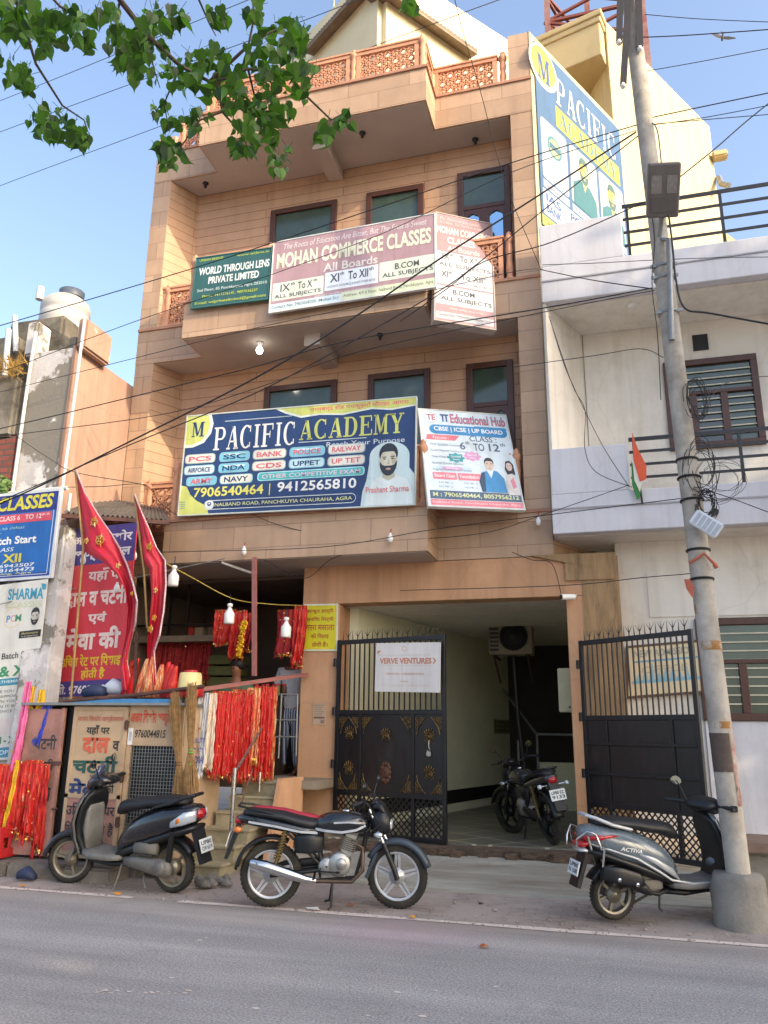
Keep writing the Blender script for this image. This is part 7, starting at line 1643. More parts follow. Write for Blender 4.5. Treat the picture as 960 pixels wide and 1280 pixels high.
M_FRAME = mat('black_frame_tube', '#141416', .45, var=.1)
M_SPRING = mat('brass_coloured_spring', '#6a5a35', .5, metal=.5, var=.2, vs=20)
def wheel(par, x, r, w, name='wheel', alloy='#b9bcc0', spokes=5, drum=.075, dark=False):
    am = mat('alloy_wheel_'+alloy.lstrip('#'), alloy, .38, metal=.55, var=.1, vs=14, space='obj')
    q = MB(); rr = r*.70
    q.lathe([(rr-.006, -w*.30), (rr+.010, -w*.40), (rr+.024, -w*.38), (rr+.018, 0), (rr+.024, w*.38), (rr+.010, w*.40), (rr-.006, w*.30), (rr-.006, -w*.30)], (x, 0, r), 'Y', 40)
    for k in range(spokes):
        a = 2*math.pi*k/spokes+.3
        for o_ in ((-.16, .16) if spokes == 5 and not dark else (0,)):
            p0 = Vector((x+math.cos(a+o_*2.2)*drum*.8, 0, r+math.sin(a+o_*2.2)*drum*.8)); p1 = Vector((x+math.cos(a+o_*.45)*(rr), 0, r+math.sin(a+o_*.45)*(rr)))
            q.bar(p0, p1, w*.34, .024, up=Vector((0, 1, 0)).cross(p1-p0))
    q.lathe([(.004, -w*.55), (.03, -w*.55), (.032, -w*.42), (drum, -w*.40), (drum, w*.40), (.032, w*.42), (.03, w*.55), (.004, w*.55)], (x, 0, r), 'Y', 28)
    o = q.build(name, am, par, local=True)
    t = MB(); ri = rr+.016; prof = []
    for i in range(17):
        a = math.pi*(i/16); prof.append((ri+(r-ri)*max(0, math.sin(a))**.62, -math.cos(a)*w/2*(1 if 0 < i < 16 else .8)))
    t.lathe(prof, (x, 0, r), 'Y', 56)
    for k in range(44):
        a = 2*math.pi*k/44
        for yy, sg in ((-.2, 1), (.2, -1)):
            c = Vector((x+math.cos(a+.03*sg)*(r-.0), yy*w, r+math.sin(a+.03*sg)*(r-.0))); t.obox(c, Vector((-math.sin(a), .5*sg, math.cos(a))).normalized()*r*.045, Vector((0, 1, 0))*w*.10, Vector((math.cos(a), 0, math.sin(a)))*.0015)
    t.build('tyre', M_TYRE, o, local=True); return o
def mirror(par, base, head, s=1.0, face_dir=(-1, 0, .05), m_=None):
    b, h = Vector(base), Vector(head); q = MB(); q.tube([b, b.lerp(h, .5)+Vector((0, 0, .015)), h], .006, 6)
    n_ = Vector(face_dir).normalized(); u = Vector((0, 1, 0)); v = n_.cross(u).normalized()
    vs = [h+u*math.cos(a)*.062*s*(1+.15*math.sin(a))+v*math.sin(a)*.042*s for a in [i*math.pi/8 for i in range(16)]]
    back = [h-n_*.028+(p-h)*.6 for p in vs]; c = h-n_*.034
    q.add(vs+back+[c], [(i, (i+1) % 16, 16+(i+1) % 16, 16+i) for i in range(16)]+[(16+i, 16+(i+1) % 16, 32) for i in range(16)], True)
    o = q.build('mirror', m_ or M_BPLAST, par, local=True); g = MB(); g.add([p+n_*.001-(p-h)*.08 for p in vs], [tuple(range(16))]); g.build('mirror_glass', mat('mirror_glass', '#b9c7bd', .04, metal=1, var=0), o, local=True); return o
def plate_text(par, c, w, h, lines, ux, uz, name='number_plate'):
    ux, uz = Vector(ux).normalized(), Vector(uz).normalized(); nn_ = ux.cross(uz); c = Vector(c)
    q = MB(); q.obox(c, ux*w/2, uz*h/2, nn_*.004); o = q.build(name, M_PLATE, par, local=True); t = MB()
    for i, s in enumerate(lines):
        vs, fs, (a, b, cc, d) = glyphs(s, .025); hh = h*.8/len(lines); y0 = c+uz*(h/2-h*.1-hh*(i+1)+hh*.12)-ux*w*.42+nn_*.0055
        t.add([y0+ux*((x-a)/(cc-a)*w*.84)+uz*((y-b)/(d-b)*hh*.76) for x, y in vs], fs)
    t.build('plate_lettering', flat('#33363a'), o, local=True); return o
def strip(mb, pts, h, th=.004, mi=None):
    for a, b in zip(pts[:-1], pts[1:]): mb.bar(a, b, th, h, mi=mi)
def motorbike(label, M, paint, steer=0, alloy='#b9bcc0', plate=('UP80', 'CR 4187'), stripes=True, silver=True, dark=False, muffler=None, seat_col=None, seat_cover=False):
    T = thing('motorcycle', label, 'motorcycle', M=M, group='parked motorcycles')
    body = mat('bike_paint_'+paint.lstrip('#'), paint, .22, var=.08, coat=.7, space='obj')
    B = lambda q, n_, m_, p=T, **k: q.build(n_, m_, p, local=True, **k)
    B2 = lambda q, n_, m_, p=T: q.pair(n_, m_, p, local=True)
    def turned2(q, n_, m_, p=T):
        k0 = set(p.children); B2(q, n_, m_, p)
        for o in set(p.children)-k0: turned(o)
    wheel(T, -.63, .30, .078, alloy=alloy, dark=dark)
    # steering assembly parts are turned about the head
    St = Matrix.Translation((.42, 0, 0)) @ Matrix.Rotation(steer, 4, 'Z') @ Matrix.Translation((-.42, 0, 0))
    def turned(o): o.matrix_basis = St; return o
    turned(wheel(T, .62, .30, .068, alloy=alloy, dark=dark))
    q = MB()
    for s in (-1, 1):
        q.tube([(-.63, s*.09, .30), (-.12, s*.09, .36)], .02, 8); q.tube([(.30, s*.02, .82), (-.2, s*.08, .72), (-.78, s*.09, .80)], .016, 8); q.tube([(-.2, s*.08, .72), (-.12, s*.09, .36)], .016, 8); q.tube([(-.55, s*.09, .76), (-.16, s*.09, .42)], .014, 8)
    q.tube([(.33, 0, .84), (.27, 0, .50), (.20, 0, .27), (-.14, 0, .24), (-.16, 0, .40)], .022, 8)
    B(q, 'frame', M_FRAME)
    # engine with finned cylinder
    q = MB(); q.lathe([(.01, -.125), (.10, -.12), (.115, -.10), (.115, .10), (.10, .12), (.01, .125)], (.04, 0, .41), 'Y', 28); q.lathe([(.01, -.115), (.075, -.11), (.085, -.09), (.085, .1), (.07, .11), (.01, .115)], (-.08, 0, .39), 'Y', 24)
    q.lathe([(.004, -.14), (.05, -.138), (.055, -.12)], (.06, 0, .42), 'Y', 20); q.box(-.10, .12, -.085, .085, .29, .36, b=.02)
    q.M = Matrix.Translation((.10, 0, .50)) @ Matrix.Rotation(R(18), 4, 'Y'); q.box(-.055, .055, -.06, .06, -.02, .20, b=.01)
    eng = B(q, 'engine', M_ENGINE)
    q = MB(); q.M = Matrix.Translation((.10, 0, .50)) @ Matrix.Rotation(R(18), 4, 'Y')
    for i in range(7): q.box(-.075, .075, -.082, .082, .035+.019*i, .043+.019*i)
    q.box(-.06, .06, -.07, .07, .175, .235, b=.015); B(q, 'cylinder_fins', M_ENGD, eng)
    q = MB(); q.tube([(-.14, -.13, .38), (-.14, -.16, .36), (.02, -.16, .35)], .008, 6); q.tube([(-.2, -.2, .30), (-.2, .2, .30)], .012, 8); q.tube([(.02, -.16, .35), (.05, -.2, .36)], .012, 6); B(q, 'foot_pegs', M_FRAME)
    # exhaust
    q = MB(); q.tube([(.15, -.05, .62), (.27, -.08, .56), (.27, -.12, .36), (.17, -.14, .265), (-.20, -.15, .27)], .02, 10); ex = B(q, 'exhaust_pipe', mat('browned_exhaust', '#5a4c40', .4, metal=.8, var=.2, space='obj'))
    q = MB(); q.tube([(-.18, -.15, .27), (-.28, -.152, .285), (-.42, -.155, .325), (-.66, -.16, .40), (-.80, -.16, .435), (-.82, -.16, .44)], [.024, .036, .050, .055, .045, .03], 16); B(q, 'muffler', muffler or M_CHROME, ex)
    # tank
    q = MB(); q.hull([(-.21, .745, .03, .06), (-.17, .77, .075, .10), (-.05, .785, .105, .135), (.10, .79, .112, .15), (.22, .785, .10, .142), (.30, .77, .075, .11), (.335, .755, .035, .05)], 20)
    tk = B(q, 'fuel_tank', body)
    q = MB(); q.lathe([(.04, .0), (.04, .012), (.004, .014)], (.10, 0, .895), n=18); B(q, 'filler_cap', M_CHROME, tk)
    if stripes:
        q = MB()
        for s in (-1, 1):
            strip(q, [(-.2, s*.085, .735), (-.10, s*.130, .725), (.06, s*.146, .715), (.20, s*.140, .735), (.29, s*.108, .775)], .022, .012); strip(q, [(-.02, s*.138, .80), (.12, s*.152, .81), (.24, s*.138, .80)], .016, .010)
        B2(q, 'silver_graphics', mat('silver_decal', '#b9bfc6', .3, metal=.3, var=.05), tk)
    # seat and tail
    q = MB(); q.hull([(-.92, .875, .022, .07), (-.86, .885, .035, .115), (-.70, .87, .04, .135), (-.52, .845, .045, .14), (-.36, .80, .05, .135), (-.24, .775, .05, .12), (-.16, .785, .03, .08)], 18); B(q, 'seat', seat_col or M_SEAT)
    if seat_cover:
        q = MB(); q.hull([(-.88, .888, .012, .03, .07), (-.82, .906, .02, .05, .075), (-.70, .90, .022, .06, .08), (-.52, .878, .026, .065, .08), (-.36, .836, .03, .065, .08), (-.22, .815, .03, .06, .08), (-.15, .81, .015, .03, .07)], 14); B(q, 'seat_cover', mat('red_seat_cover', '#a3283a', .6, var=.15, vs=12, space='obj'))
    q = MB(); q.hull([(-.98, .82, .03, .05), (-.90, .82, .06, .095), (-.70, .79, .065, .125), (-.50, .755, .06, .13), (-.30, .715, .055, .125), (-.16, .70, .05, .10)], 18); tl = B(q, 'tail_panel', body)
    if stripes:
        q = MB()
        for s in (-1, 1): strip(q, [(-.86, s*.115, .80), (-.6, s*.138, .765), (-.35, s*.137, .715), (-.18, s*.110, .70)], .02, .012)
        B2(q, 'silver_graphics', mat('silver_decal', '#b9bfc6', .3, metal=.3, var=.05), tl)
    q = MB(); q.hull([(-1.0, .80, .035, .045), (-.97, .80, .045, .06), (-.93, .80, .045, .06)], 12); B(q, 'tail_light', M_TAILR)
    q = MB()
    for s in (-1, 1): q.tube([(-.62, s*.13, .88), (-.86, s*.13, .93), (-.97, s*.08, .945)], .011, 8)
    q.tube([(-.97, -.08, .945), (-.97, .08, .945)], .011, 8); B(q, 'grab_rail', M_FRAME)
    q = MB()
    for s in (-1, 1): q.hull([(-.40, .60, .08, .012, s*.125), (-.25, .60, .09, .02, s*.13), (-.12, .60, .07, .012, s*.12)], 12)
    B2(q, 'side_panel', M_BPLAST)
    # rear fender, plate
    q = MB(); q.fender(-.63, .30, .36, 62, 172, .15, .006, .03); q.prism([(-.98, .78), (-.93, .78), (-1.06, .44), (-1.09, .45)], -.065, .065); B(q, 'rear_fender', M_BPLAST)
    plate_text(T, (-1.055, 0, .63), .20, .13, plate, (0, -1, 0), (.25, 0, 1))
    q = MB()
    for s in (-1, 1): q.tube([(-.93, s*.07, .74), (-.95, s*.16, .74)], .008, 6); q.hull([(-.985, .74, .022, .022, s*.18), (-.95, .74, .03, .03, s*.18), (-.915, .74, .014, .014, s*.18)], 10)
    B2(q, 'rear_indicator', M_AMBER if not dark else M_CLEAR)
    # shocks
    for s in (-1, 1):
        q = MB(); a, b = Vector((-.60, s*.115, .34)), Vector((-.50, s*.115, .72)); q.tube([a, b], .016, 8); dv = (b-a)
        hx = [a+dv*(.30+.62*i/80)+Vector((math.cos(i*.7)*.032, math.sin(i*.7)*.032, 0)) for i in range(81)]; q.tube(hx, .007, 5); B(q, 'shock_absorber', M_SPRING)
    q = MB(); q.hull([(-.66, .31, .03, .01, .11), (-.5, .35, .055, .014, .11), (-.15, .385, .055, .014, .11), (-.05, .39, .03, .01, .11)], 12); B(q, 'chain_case', M_BPLAST)
    # front end
    q = MB()
    for s in (-1, 1): q.tube([(.345, s*.075, .92), (.49, s*.075, .61)], .017, 10)
    turned2(q, 'fork_tube', M_CHROME)
    q = MB()
    for s in (-1, 1): q.tube([(.49, s*.075, .61), (.605, s*.075, .37), (.635, s*.07, .28)], .026, 10)
    turned2(q, 'fork_slider', M_FRAME); q = MB(); q.box(.33, .40, -.10, .10, .86, .89, b=.01); turned(B(q, 'fork_yoke', M_FRAME))
    q = MB(); q.fender(.62, .30, .345, 18, 150, .12, .006, .045); q.prism([(.40, .50), (.44, .52), (.33, .26), (.30, .28)], -.055, .055); turned(B(q, 'front_fender', mat('dark_slate_plastic', '#39434d', .4, var=.1, space='obj') if not dark else M_BPLAST))
    q = MB(); q.hull([(.36, .80, .09, .085), (.44, .80, .125, .12), (.50, .80, .125, .12), (.545, .78, .08, .085), (.56, .77, .04, .05)], 18); q.hull([(.37, .93, .03, .07), (.43, .95, .05, .09), (.48, .92, .05, .10), (.51, .88, .03, .08)], 14); mk = turned(B(q, 'headlight_mask', M_BPLAST))
    q = MB(); q.hull([(.53, .78, .06, .07), (.56, .775, .05, .06), (.568, .77, .02, .03)], 16); B(q, 'headlight', M_CLEAR, mk)
    q = MB(); q.hull([(.36, .965, .02, .06), (.40, .985, .03, .07), (.44, .97, .025, .06)], 12); turned(B(q, 'instrument_cluster', M_BPLAST))
    q = MB(); q.tube([(.26, -.36, .995), (.32, -.22, 1.01), (.36, -.12, .955), (.36, 0, .93), (.36, .12, .955), (.32, .22, 1.01), (.26, .36, .995)], .012, 8); hb = turned(B(q, 'handlebar', M_CHROME if not dark else M_FRAME))
    q = MB()
    for s in (-1, 1): q.tube([(.245, s*.385, .99), (.305, s*.25, 1.006)], .019, 8); q.box(.30, .345, s*.215-.03, s*.215+.03, .985, 1.03, b=.01); q.tube([(.325, s*.24, 1.01), (.36, s*.34, .985), (.345, s*.40, .985)], .006, 5)
    B2(q, 'grip', M_SEAT, hb)
    for s in (-1, 1): turned(mirror(T, (.32, s*.22, 1.02), (.345, s*.32, 1.17)))
    q = MB()
    for s in (-1, 1): q.tube([(.44, s*.09, .72), (.46, s*.15, .70)], .008, 6); q.hull([(.42, .70, .014, .014, s*.175), (.46, .70, .028, .03, s*.175), (.50, .70, .02, .022, s*.175)], 10)
    turned2(q, 'front_indicator', M_CLEAR)
    q = MB(); q.tube([(.34, -.05, .93), (.44, -.14, .80), (.30, -.05, .66), (.12, -.05, .68)], .006, 5); q.tube([(.34, .05, .93), (.46, .12, .78), (.30, .06, .60)], .006, 5); q.tube([(.36, .16, .97), (.50, .12, .82), (.60, .09, .4)], .005, 5); B(q, 'control_cables', M_CABLE)
    q = MB(); q.tube([(-.02, -.08, .24), (-.03, -.13, .03), (-.06, -.14, .01)], .012, 6); q.tube([(-.02, .08, .24), (-.05, .16, .02), (-.10, .18, .005)], .013, 6); B(q, 'stand', M_FRAME)
    return T
def place(rear, front_dir_pt, wb_mid=.0, lean=0, z=0, s=1.0):
    """matrix that stands a vehicle with its rear contact at one ground point, pointing at another"""
    r_, f_ = Vector(rear), Vector(front_dir_pt); d_ = (f_-r_); a = math.atan2(d_.y, d_.x); c = (r_+f_)/2
    return Matrix.Translation((c.x, c.y, z)) @ Matrix.Rotation(a, 4, 'Z') @ Matrix.Rotation(lean, 4, 'X') @ Matrix.Scale(s, 4)
vz = .012
a_, b_ = on(335, 1133, Z=vz), on(500, 1134, Z=vz)
motorbike('black commuter motorcycle with silver stripes parked on the verge before the gate', place(a_, b_, z=vz, lean=R(4), s=.90), '#14181e', steer=R(-14), plate=('UP80', 'CB 2764'), seat_cover=True)
a_, b_ = on(692, 1056, Z=.30), on(648, 1010, Z=.30)
dv = (b_-a_); dv = Vector((-.52, 1.0, 0)).normalized(); b_ = a_+dv*1.12
motorbike('dark motorcycle seen from behind, standing inside the open garage', place(a_, b_, z=.302, lean=R(-9), s=.90), '#2a2c2f', steer=R(20), alloy='#1b1b1d', plate=('UP80 EZ', '9133'), stripes=False, dark=True, muffler=M_FRAME)
# ---------------------------------------------------------------- scooters
def scooter(label, M, paint, trim, steer=0, r=.225, plate=('UP80', 'DK 5526'), muffler=True, word=None, dirty=False, tailred=False, floorcol=None):
    T = thing('scooter', label, 'scooter', M=M, group='parked scooters')
    body = mat('scooter_paint_'+paint.lstrip('#'), paint, .25, var=.1, coat=.6, vs=5, space='obj')
    tr = mat('scooter_trim_'+trim.lstrip('#'), trim, .3, metal=.35, var=.06, space='obj')
    fl = mat('dusty_floor_plastic', '#6f6d68' if dirty else '#5a6468', .7, var=.2, vs=9, space='obj')
    B = lambda q, n_, m_, p=T, **k: q.build(n_, m_, p, local=True, **k)
    B2 = lambda q, n_, m_, p=T: q.pair(n_, m_, p, local=True)
    def turned2(q, n_, m_, p=T):
        k0 = set(p.children); B2(q, n_, m_, p)
        for o in set(p.children)-k0: turned(o)
    St = Matrix.Translation((.50, 0, 0)) @ Matrix.Rotation(steer, 4, 'Z') @ Matrix.Translation((-.50, 0, 0))
    def turned(o): o.matrix_basis = St; return o
    al = '#8b8474' if dirty else '#7c786c'
    wheel(T, -.60, r, .10, alloy=al, spokes=6 if not dirty else 3, drum=.07); turned(wheel(T, .66, r, .09, alloy=al, spokes=6 if not dirty else 3, drum=.06))
    # rear body: swelling side panels rising to the tail
    q = MB(); q.hull([(-.93, .76, .05, .06), (-.88, .745, .085, .12), (-.74, .71, .125, .175), (-.56, .66, .155, .20), (-.36, .60, .165, .195), (-.18, .54, .15, .17), (-.06, .47, .13, .14), (.02, .40, .10, .10)], 22); bp = B(q, 'rear_body', body)
    q = MB(); q.hull([(-.90, .62, .03, .10), (-.70, .57, .05, .17), (-.45, .49, .06, .19), (-.20, .40, .055, .17), (.0, .33, .05, .15)], 18); B(q, 'lower_side_cover', M_BPLAST)
    q = MB()
    for s in (-1, 1): q.tube([(-.90, s*.085, .69), (-.70, s*.165, .635), (-.45, s*.195, .56), (-.22, s*.185, .44), (-.08, s*.16, .36), (.14, s*.17, .325), (.36, s*.16, .33)], [.007, .011, .012, .012, .012, .012, .008], 8)
    if not dirty: B2(q, 'side_trim', tr)
    if not dirty:
        q = MB()
        for s in (-1, 1): q.hull([(-.42, .60, .012, .01, s*.188), (-.25, .53, .03, .012, s*.180), (-.05, .42, .035, .012, s*.138), (.03, .35, .012, .01, s*.11)], 12)
        B2(q, 'silver_side_panel', tr)
    # seat
    q = MB(); q.hull([(-.78, .845, .022, .07), (-.72, .86, .04, .125), (-.55, .85, .05, .15), (-.38, .835, .05, .155), (-.28, .815, .055, .155), (-.12, .80, .06, .145), (.0, .765, .07, .12), (.06, .73, .04, .07)], 20); B(q, 'seat', M_SEAT)
    q = MB()
    for s in (-1, 1): q.tube([(-.46, s*.13, .80), (-.66, s*.15, .845), (-.82, s*.12, .905), (-.89, s*.06, .92)], .017, 8)
    q.tube([(-.89, -.06, .92), (-.90, 0, .925), (-.89, .06, .92)], .017, 8); B(q, 'grab_rail', tr if not dirty else M_BPLAST)
    # tail lights and indicators
    q = MB()
    if dirty:
        for s in (-1, 1): q.hull([(-.92, .735, .05, .02, s*.085), (-.83, .715, .06, .022, s*.15), (-.70, .66, .03, .012, s*.186)], 10)
        B2(q, 'tail_light', M_CLEAR); q = MB()
        for s in (-1, 1): q.hull([(-.80, .705, .028, .012, s*.168), (-.76, .69, .03, .012, s*.178)], 8)
        B2(q, 'rear_indicator', M_AMBER); q = MB(); q.hull([(-.955, .74, .03, .04), (-.93, .745, .05, .07), (-.90, .745, .05, .08)], 12); B(q, 'tail_lens', M_TAILR)
    else:
        q.hull([(-.97, .665, .02, .07), (-.94, .67, .035, .10), (-.89, .675, .035, .11)], 14)
        for s in (-1, 1): q.hull([(-.93, .73, .02, .03, s*.08), (-.80, .735, .025, .02, s*.145), (-.64, .755, .008, .01, s*.178)], 10)
        B(q, 'tail_light', M_TAILR); q = MB(); q.hull([(-.955, .62, .02, .09), (-.90, .62, .025, .12)], 12); B(q, 'rear_indicator', M_CLEAR)
        q = MB()
        for s in (-1, 1):
            q.tube([(-.80, s*.19, .64), (-.86, s*.20, .78), (-.93, s*.17, .80), (-1.0, s*.10, .72), (-1.0, s*.10, .64)], .010, 6); q.tube([(-.90, s*.19, .64), (-.93, s*.18, .76)], .008, 6); q.tube([(-.78, s*.205, .66), (-.80, s*.205, .50)], .012, 6)
        B2(q, 'crash_guard', M_CHROME)
    # fender, plate, mudflap
    q = MB(); q.fender(-.60, r, r+.055, 40, 150, .15, .006, .03); q.prism([(-.86, .60), (-.90, .60), (-1.0, .30), (-.96, .29)], -.08, .08); B(q, 'rear_fender', M_BPLAST)
    plate_text(T, (-.985, 0, .46), .19, .125, plate, (0, -1, 0), (.28, 0, 1))
    # floorboard, front shield
    q = MB(); q.hull([(-.06, .31, .03, .17, 0, 5), (.1, .30, .035, .18, 0, 5), (.34, .305, .035, .18, 0, 5), (.42, .33, .04, .16, 0, 4)], 20); B(q, 'floorboard', floorcol or fl)
    q = MB(); q.hull([(-.10, .245, .03, .10), (.1, .23, .035, .12), (.38, .25, .03, .10)], 14); B(q, 'underside', M_FRAME)
    def shield(mb, off, th, wm, zz):
        st = []
        for z, xc, w_ in zz: st.append((z, xc+off, th, w_*wm, 0, 3.2))
        mb.hull(st, 20, ax='Z')
    zz = [(.30, .44, .13), (.36, .455, .16), (.48, .50, .185), (.62, .485, .205), (.76, .44, .21), (.86, .40, .17), (.93, .375, .10)]
    q = MB(); shield(q, .035, .035, 1.0, zz); ap = B(q, 'front_apron', body if dirty else tr)
    q = MB(); shield(q, -.015, .03, .93, zz); B(q, 'inner_shield', M_BPLAST)
    if dirty: q = MB(); q.hull([(.33, .41, .02, .11, 0, 4), (.55, .43, .035, .13, 0, 4), (.73, .405, .03, .12, 0, 4), (.78, .39, .02, .09, 0, 4)], 16, ax='Z'); B(q, 'dusty_kick_panel', fl)
    q = MB()
    for s in (-1, 1): q.tube([(.475, s*.135, .32), (.50, s*.178, .46), (.50, s*.205, .62), (.45, s*.21, .76), (.41, s*.16, .88)], .012, 8)
    B2(q, 'apron_trim', M_CHROME if not dirty else M_ENGD)
    q = MB()
    for s in (-1, 1): q.hull([(.70, .515, .012, .04, s*.13), (.76, .50, .02, .06, s*.13), (.82, .475, .012, .045, s*.12)], 10, ax='Z')
    B2(q, 'front_indicator', M_CLEAR)
    # fork, fender
    q = MB()
    for s in (-1, 1): q.tube([(.54, s*.06, .50), (.64, s*.065, .30), (.66, s*.07, r)], .02, 8)
    turned2(q, 'fork_leg', M_ENGD); q = MB(); q.fender(.66, r, r+.05, 10, 152, .13, .006, .05); q.hull([(.44, .47, .04, .07), (.56, .50, .05, .075), (.70, .51, .03, .06), (.80, .47, .012, .03)], 14); turned(B(q, 'front_fender', body))
    # handlebar cowl
    q = MB(); q.hull([(.22, 1.0, .03, .11), (.29, 1.015, .055, .17), (.37, 1.01, .075, .17), (.44, .99, .08, .13), (.49, .965, .05, .09), (.51, .955, .02, .05)], 20); cw = turned(B(q, 'handlebar_cowl', body if dirty else M_BPLAST)); q = MB(); q.tube([(.40, 0, .98), (.42, 0, .86)], .05, 12); turned(B(q, 'steering_stem', M_BPLAST))
    q = MB(); q.hull([(.45, .985, .05, .085), (.50, .965, .042, .075), (.525, .955, .018, .04)], 16); B(q, 'headlight', M_CLEAR, cw)
    if dirty: q = MB(); q.hull([(1.02, .40, .06, .11), (1.10, .385, .035, .10), (1.17, .35, .012, .07)], 14, ax='Z'); B(q, 'flyscreen', mat('tinted_flyscreen', '#39415a', .15, var=.1, coat=.5), cw)
    for s in (-1, 1):
        q = MB(); q.tube([(.32, s*.14, 1.01), (.28, s*.25, 1.02), (.255, s*.36, 1.015)], .018, 8); q.tube([(.36, s*.20, 1.02), (.36, s*.36, 1.0)], .006, 5); q.box(.285, .325, s*.20-.02, s*.20+.02, .995, 1.04, b=.01); turned(B(q, 'grip', M_SEAT))
        turned(mirror(T, (.33, s*.18, 1.04), (.345, s*.29, 1.20), 1.05))
    q = MB(); q.tube([(.36, .12, 1.0), (.44, .16, .9), (.42, .10, .8)], .006, 5); q.tube([(.36, -.12, 1.0), (.44, -.16, .92), (.42, -.10, .8)], .006, 5); turned(B(q, 'brake_cables', M_CABLE))
    # engine: drive case on the left, silencer on the right
    q = MB(); q.hull([(-.68, .24, .05, .035, .14), (-.60, .25, .085, .045, .14), (-.45, .26, .075, .05, .14), (-.25, .28, .06, .05, .13), (-.10, .28, .04, .03, .12)], 16); q.lathe([(.004, .20), (.05, .198), (.07, .18), (.075, .14)], (-.56, 0, .25), 'Y', 20); q.box(-.45, -.12, -.10, .10, .24, .38, b=.03); en = B(q, 'engine_case', M_ENGD)
    q = MB(); q.hull([(-.52, .42, .05, .035, .15), (-.42, .43, .06, .05, .15), (-.26, .42, .05, .045, .15)], 14); B(q, 'air_filter_box', mat('dusty_grey_plastic', '#6b675f', .8, var=.15, space='obj'), en)
    if muffler:
        q = MB(); q.tube([(-.10, -.10, .26), (-.22, -.15, .24), (-.34, -.165, .27)], .018, 8); q.tube([(-.30, -.165, .25), (-.38, -.17, .30), (-.52, -.17, .37), (-.78, -.17, .44), (-.80, -.17, .445)], [.02, .05, .06, .058, .03], 14); mu = B(q, 'muffler', M_FRAME)
        q = MB(); q.hull([(-.80, .455, .055, .012, -.225), (-.62, .425, .07, .016, -.232), (-.45, .385, .06, .014, -.228), (-.40, .36, .03, .01, -.222)], 14); B(q, 'heat_shield', M_BPLAST, mu)
        q = MB()
        for x, z in ((-.66, .395), (-.48, .35)): q.lathe([(.02, -.245), (.02, -.25), (.004, -.252)], (x, 0, z), 'Y', 12)
        B(q, 'shield_bolts', M_CHROME, mu)
    q = MB(); q.tube([(-.62, .12, .26), (-.70, .15, .60)], .018, 8); q.tube([(-.62, .12, .26), (-.70, .15, .60)], .03, 8); B(q, 'shock_absorber', M_FRAME)
    q = MB(); q.tube([(-.05, .10, .24), (-.02, .17, .03), (.02, .19, .0)], .011, 6); q.tube([(-.24, .0, .20), (-.34, .12, .09), (-.36, .12, .05)], .012, 6); B(q, 'stand', M_ENGD)
    q = MB(); q.tube([(-.02, .13, .47), (.06, .13, .34)], .02, 6); B(q, 'kick_lever', M_FRAME) if not dirty else None
    if word:
        vs, fs, (a, b, cc, d) = glyphs(word, .02, .3); t = MB()
        for s in (-1, 1): t.add([(-.62+(x-a)/(cc-a)*.22*(1), -.001+s*(.2005+.004), .635-(x-a)/(cc-a)*.03+(y-b)/(d-b)*.035) for x, y in vs], fs)
        t.build('badge_lettering', flat('#d5d8d8'), bp, local=True)
    return T
a_, b_ = on(226, 1116, Z=vz), on(90, 1101, Z=vz)
scooter('dusty black scooter with white tail lamps parked before the kiosk', place(a_, b_, z=vz, lean=R(-6), s=.98), '#15151b', '#8d8d8d', steer=R(22), r=.235, muffler=False, dirty=True, plate=('UP80', 'CW 6319'))
a_ = on(764, 1151, Z=.02); b_ = a_+Vector((1.0, .56, 0)).normalized()*1.12
scooter('grey scooter with silver trim and red tail lamp parked against the pole base', place(a_, b_, z=.03, lean=R(4), s=.90), '#5d6870', '#b4b7ba', steer=R(24), r=.22, word='ACTIVA', plate=('UP80', 'FA 1508'))
# ================================================================ people
def skinned(name, joints, edges, m_, par, root=0, lv=2):
    """One continuous body surface grown around connected joints (x, y, z, radius)."""
    me = bpy.data.meshes.new(name); inv = wmat(par).inverted() if par else Matrix()
    me.from_pydata([tuple(inv @ Vector(j[:3])) for j in joints], edges, []); o = bpy.data.objects.new(name, me); COL.objects.link(o)
    if par: o.parent = par
    md = o.modifiers.new('skin', 'SKIN'); md.use_smooth_shade = True
    for i, v in enumerate(me.skin_vertices[0].data): v.radius = (joints[i][3], joints[i][4] if len(joints[i]) > 4 else joints[i][3]); v.use_root = i == root
    sb = o.modifiers.new('sub', 'SUBSURF'); sb.levels = lv; sb.render_levels = lv
    me.materials.append(m_)
    dg = bpy.context.evaluated_depsgraph_get(); bpy.context.view_layer.update(); ev = o.evaluated_get(bpy.context.evaluated_depsgraph_get()); nm = bpy.data.meshes.new_from_object(ev)
    o.modifiers.clear(); o.data = nm
    if not nm.materials: nm.materials.append(m_)
    for p in nm.polygons: p.use_smooth = True
    return o
M_SKIN = mat('brown_skin', '#7d5138', .55, var=.06, vs=9)
M_HAIR = mat('black_hair', '#14110f', .6, var=.2, vs=40)
M_SHIRTW = mat('white_shirt_cloth', '#cfd0d4', .8, var=.06, vs=9)
M_TROUS = mat('striped_cotton', '#a9adbd', .8, var=.0)
n, l = nodes_of(M_TROUS); wv = n.new('ShaderNodeTexWave'); g = n.new('ShaderNodeNewGeometry'); wv.inputs['Scale'].default_value = 9; wv.bands_direction = 'X'; l.new(g.outputs['Position'], wv.inputs['Vector'])
rp = n.new('ShaderNodeValToRGB'); rp.color_ramp.elements[0].position = .45; rp.color_ramp.elements[1].position = .55; rp.color_ramp.elements[0].color = (*hexc('#4d5468'), 1); rp.color_ramp.elements[1].color = (*hexc('#b9bdca'), 1); l.new(wv.outputs[0], rp.inputs[0]); l.new(rp.outputs[0], n['Principled BSDF'].inputs['Base Color'])
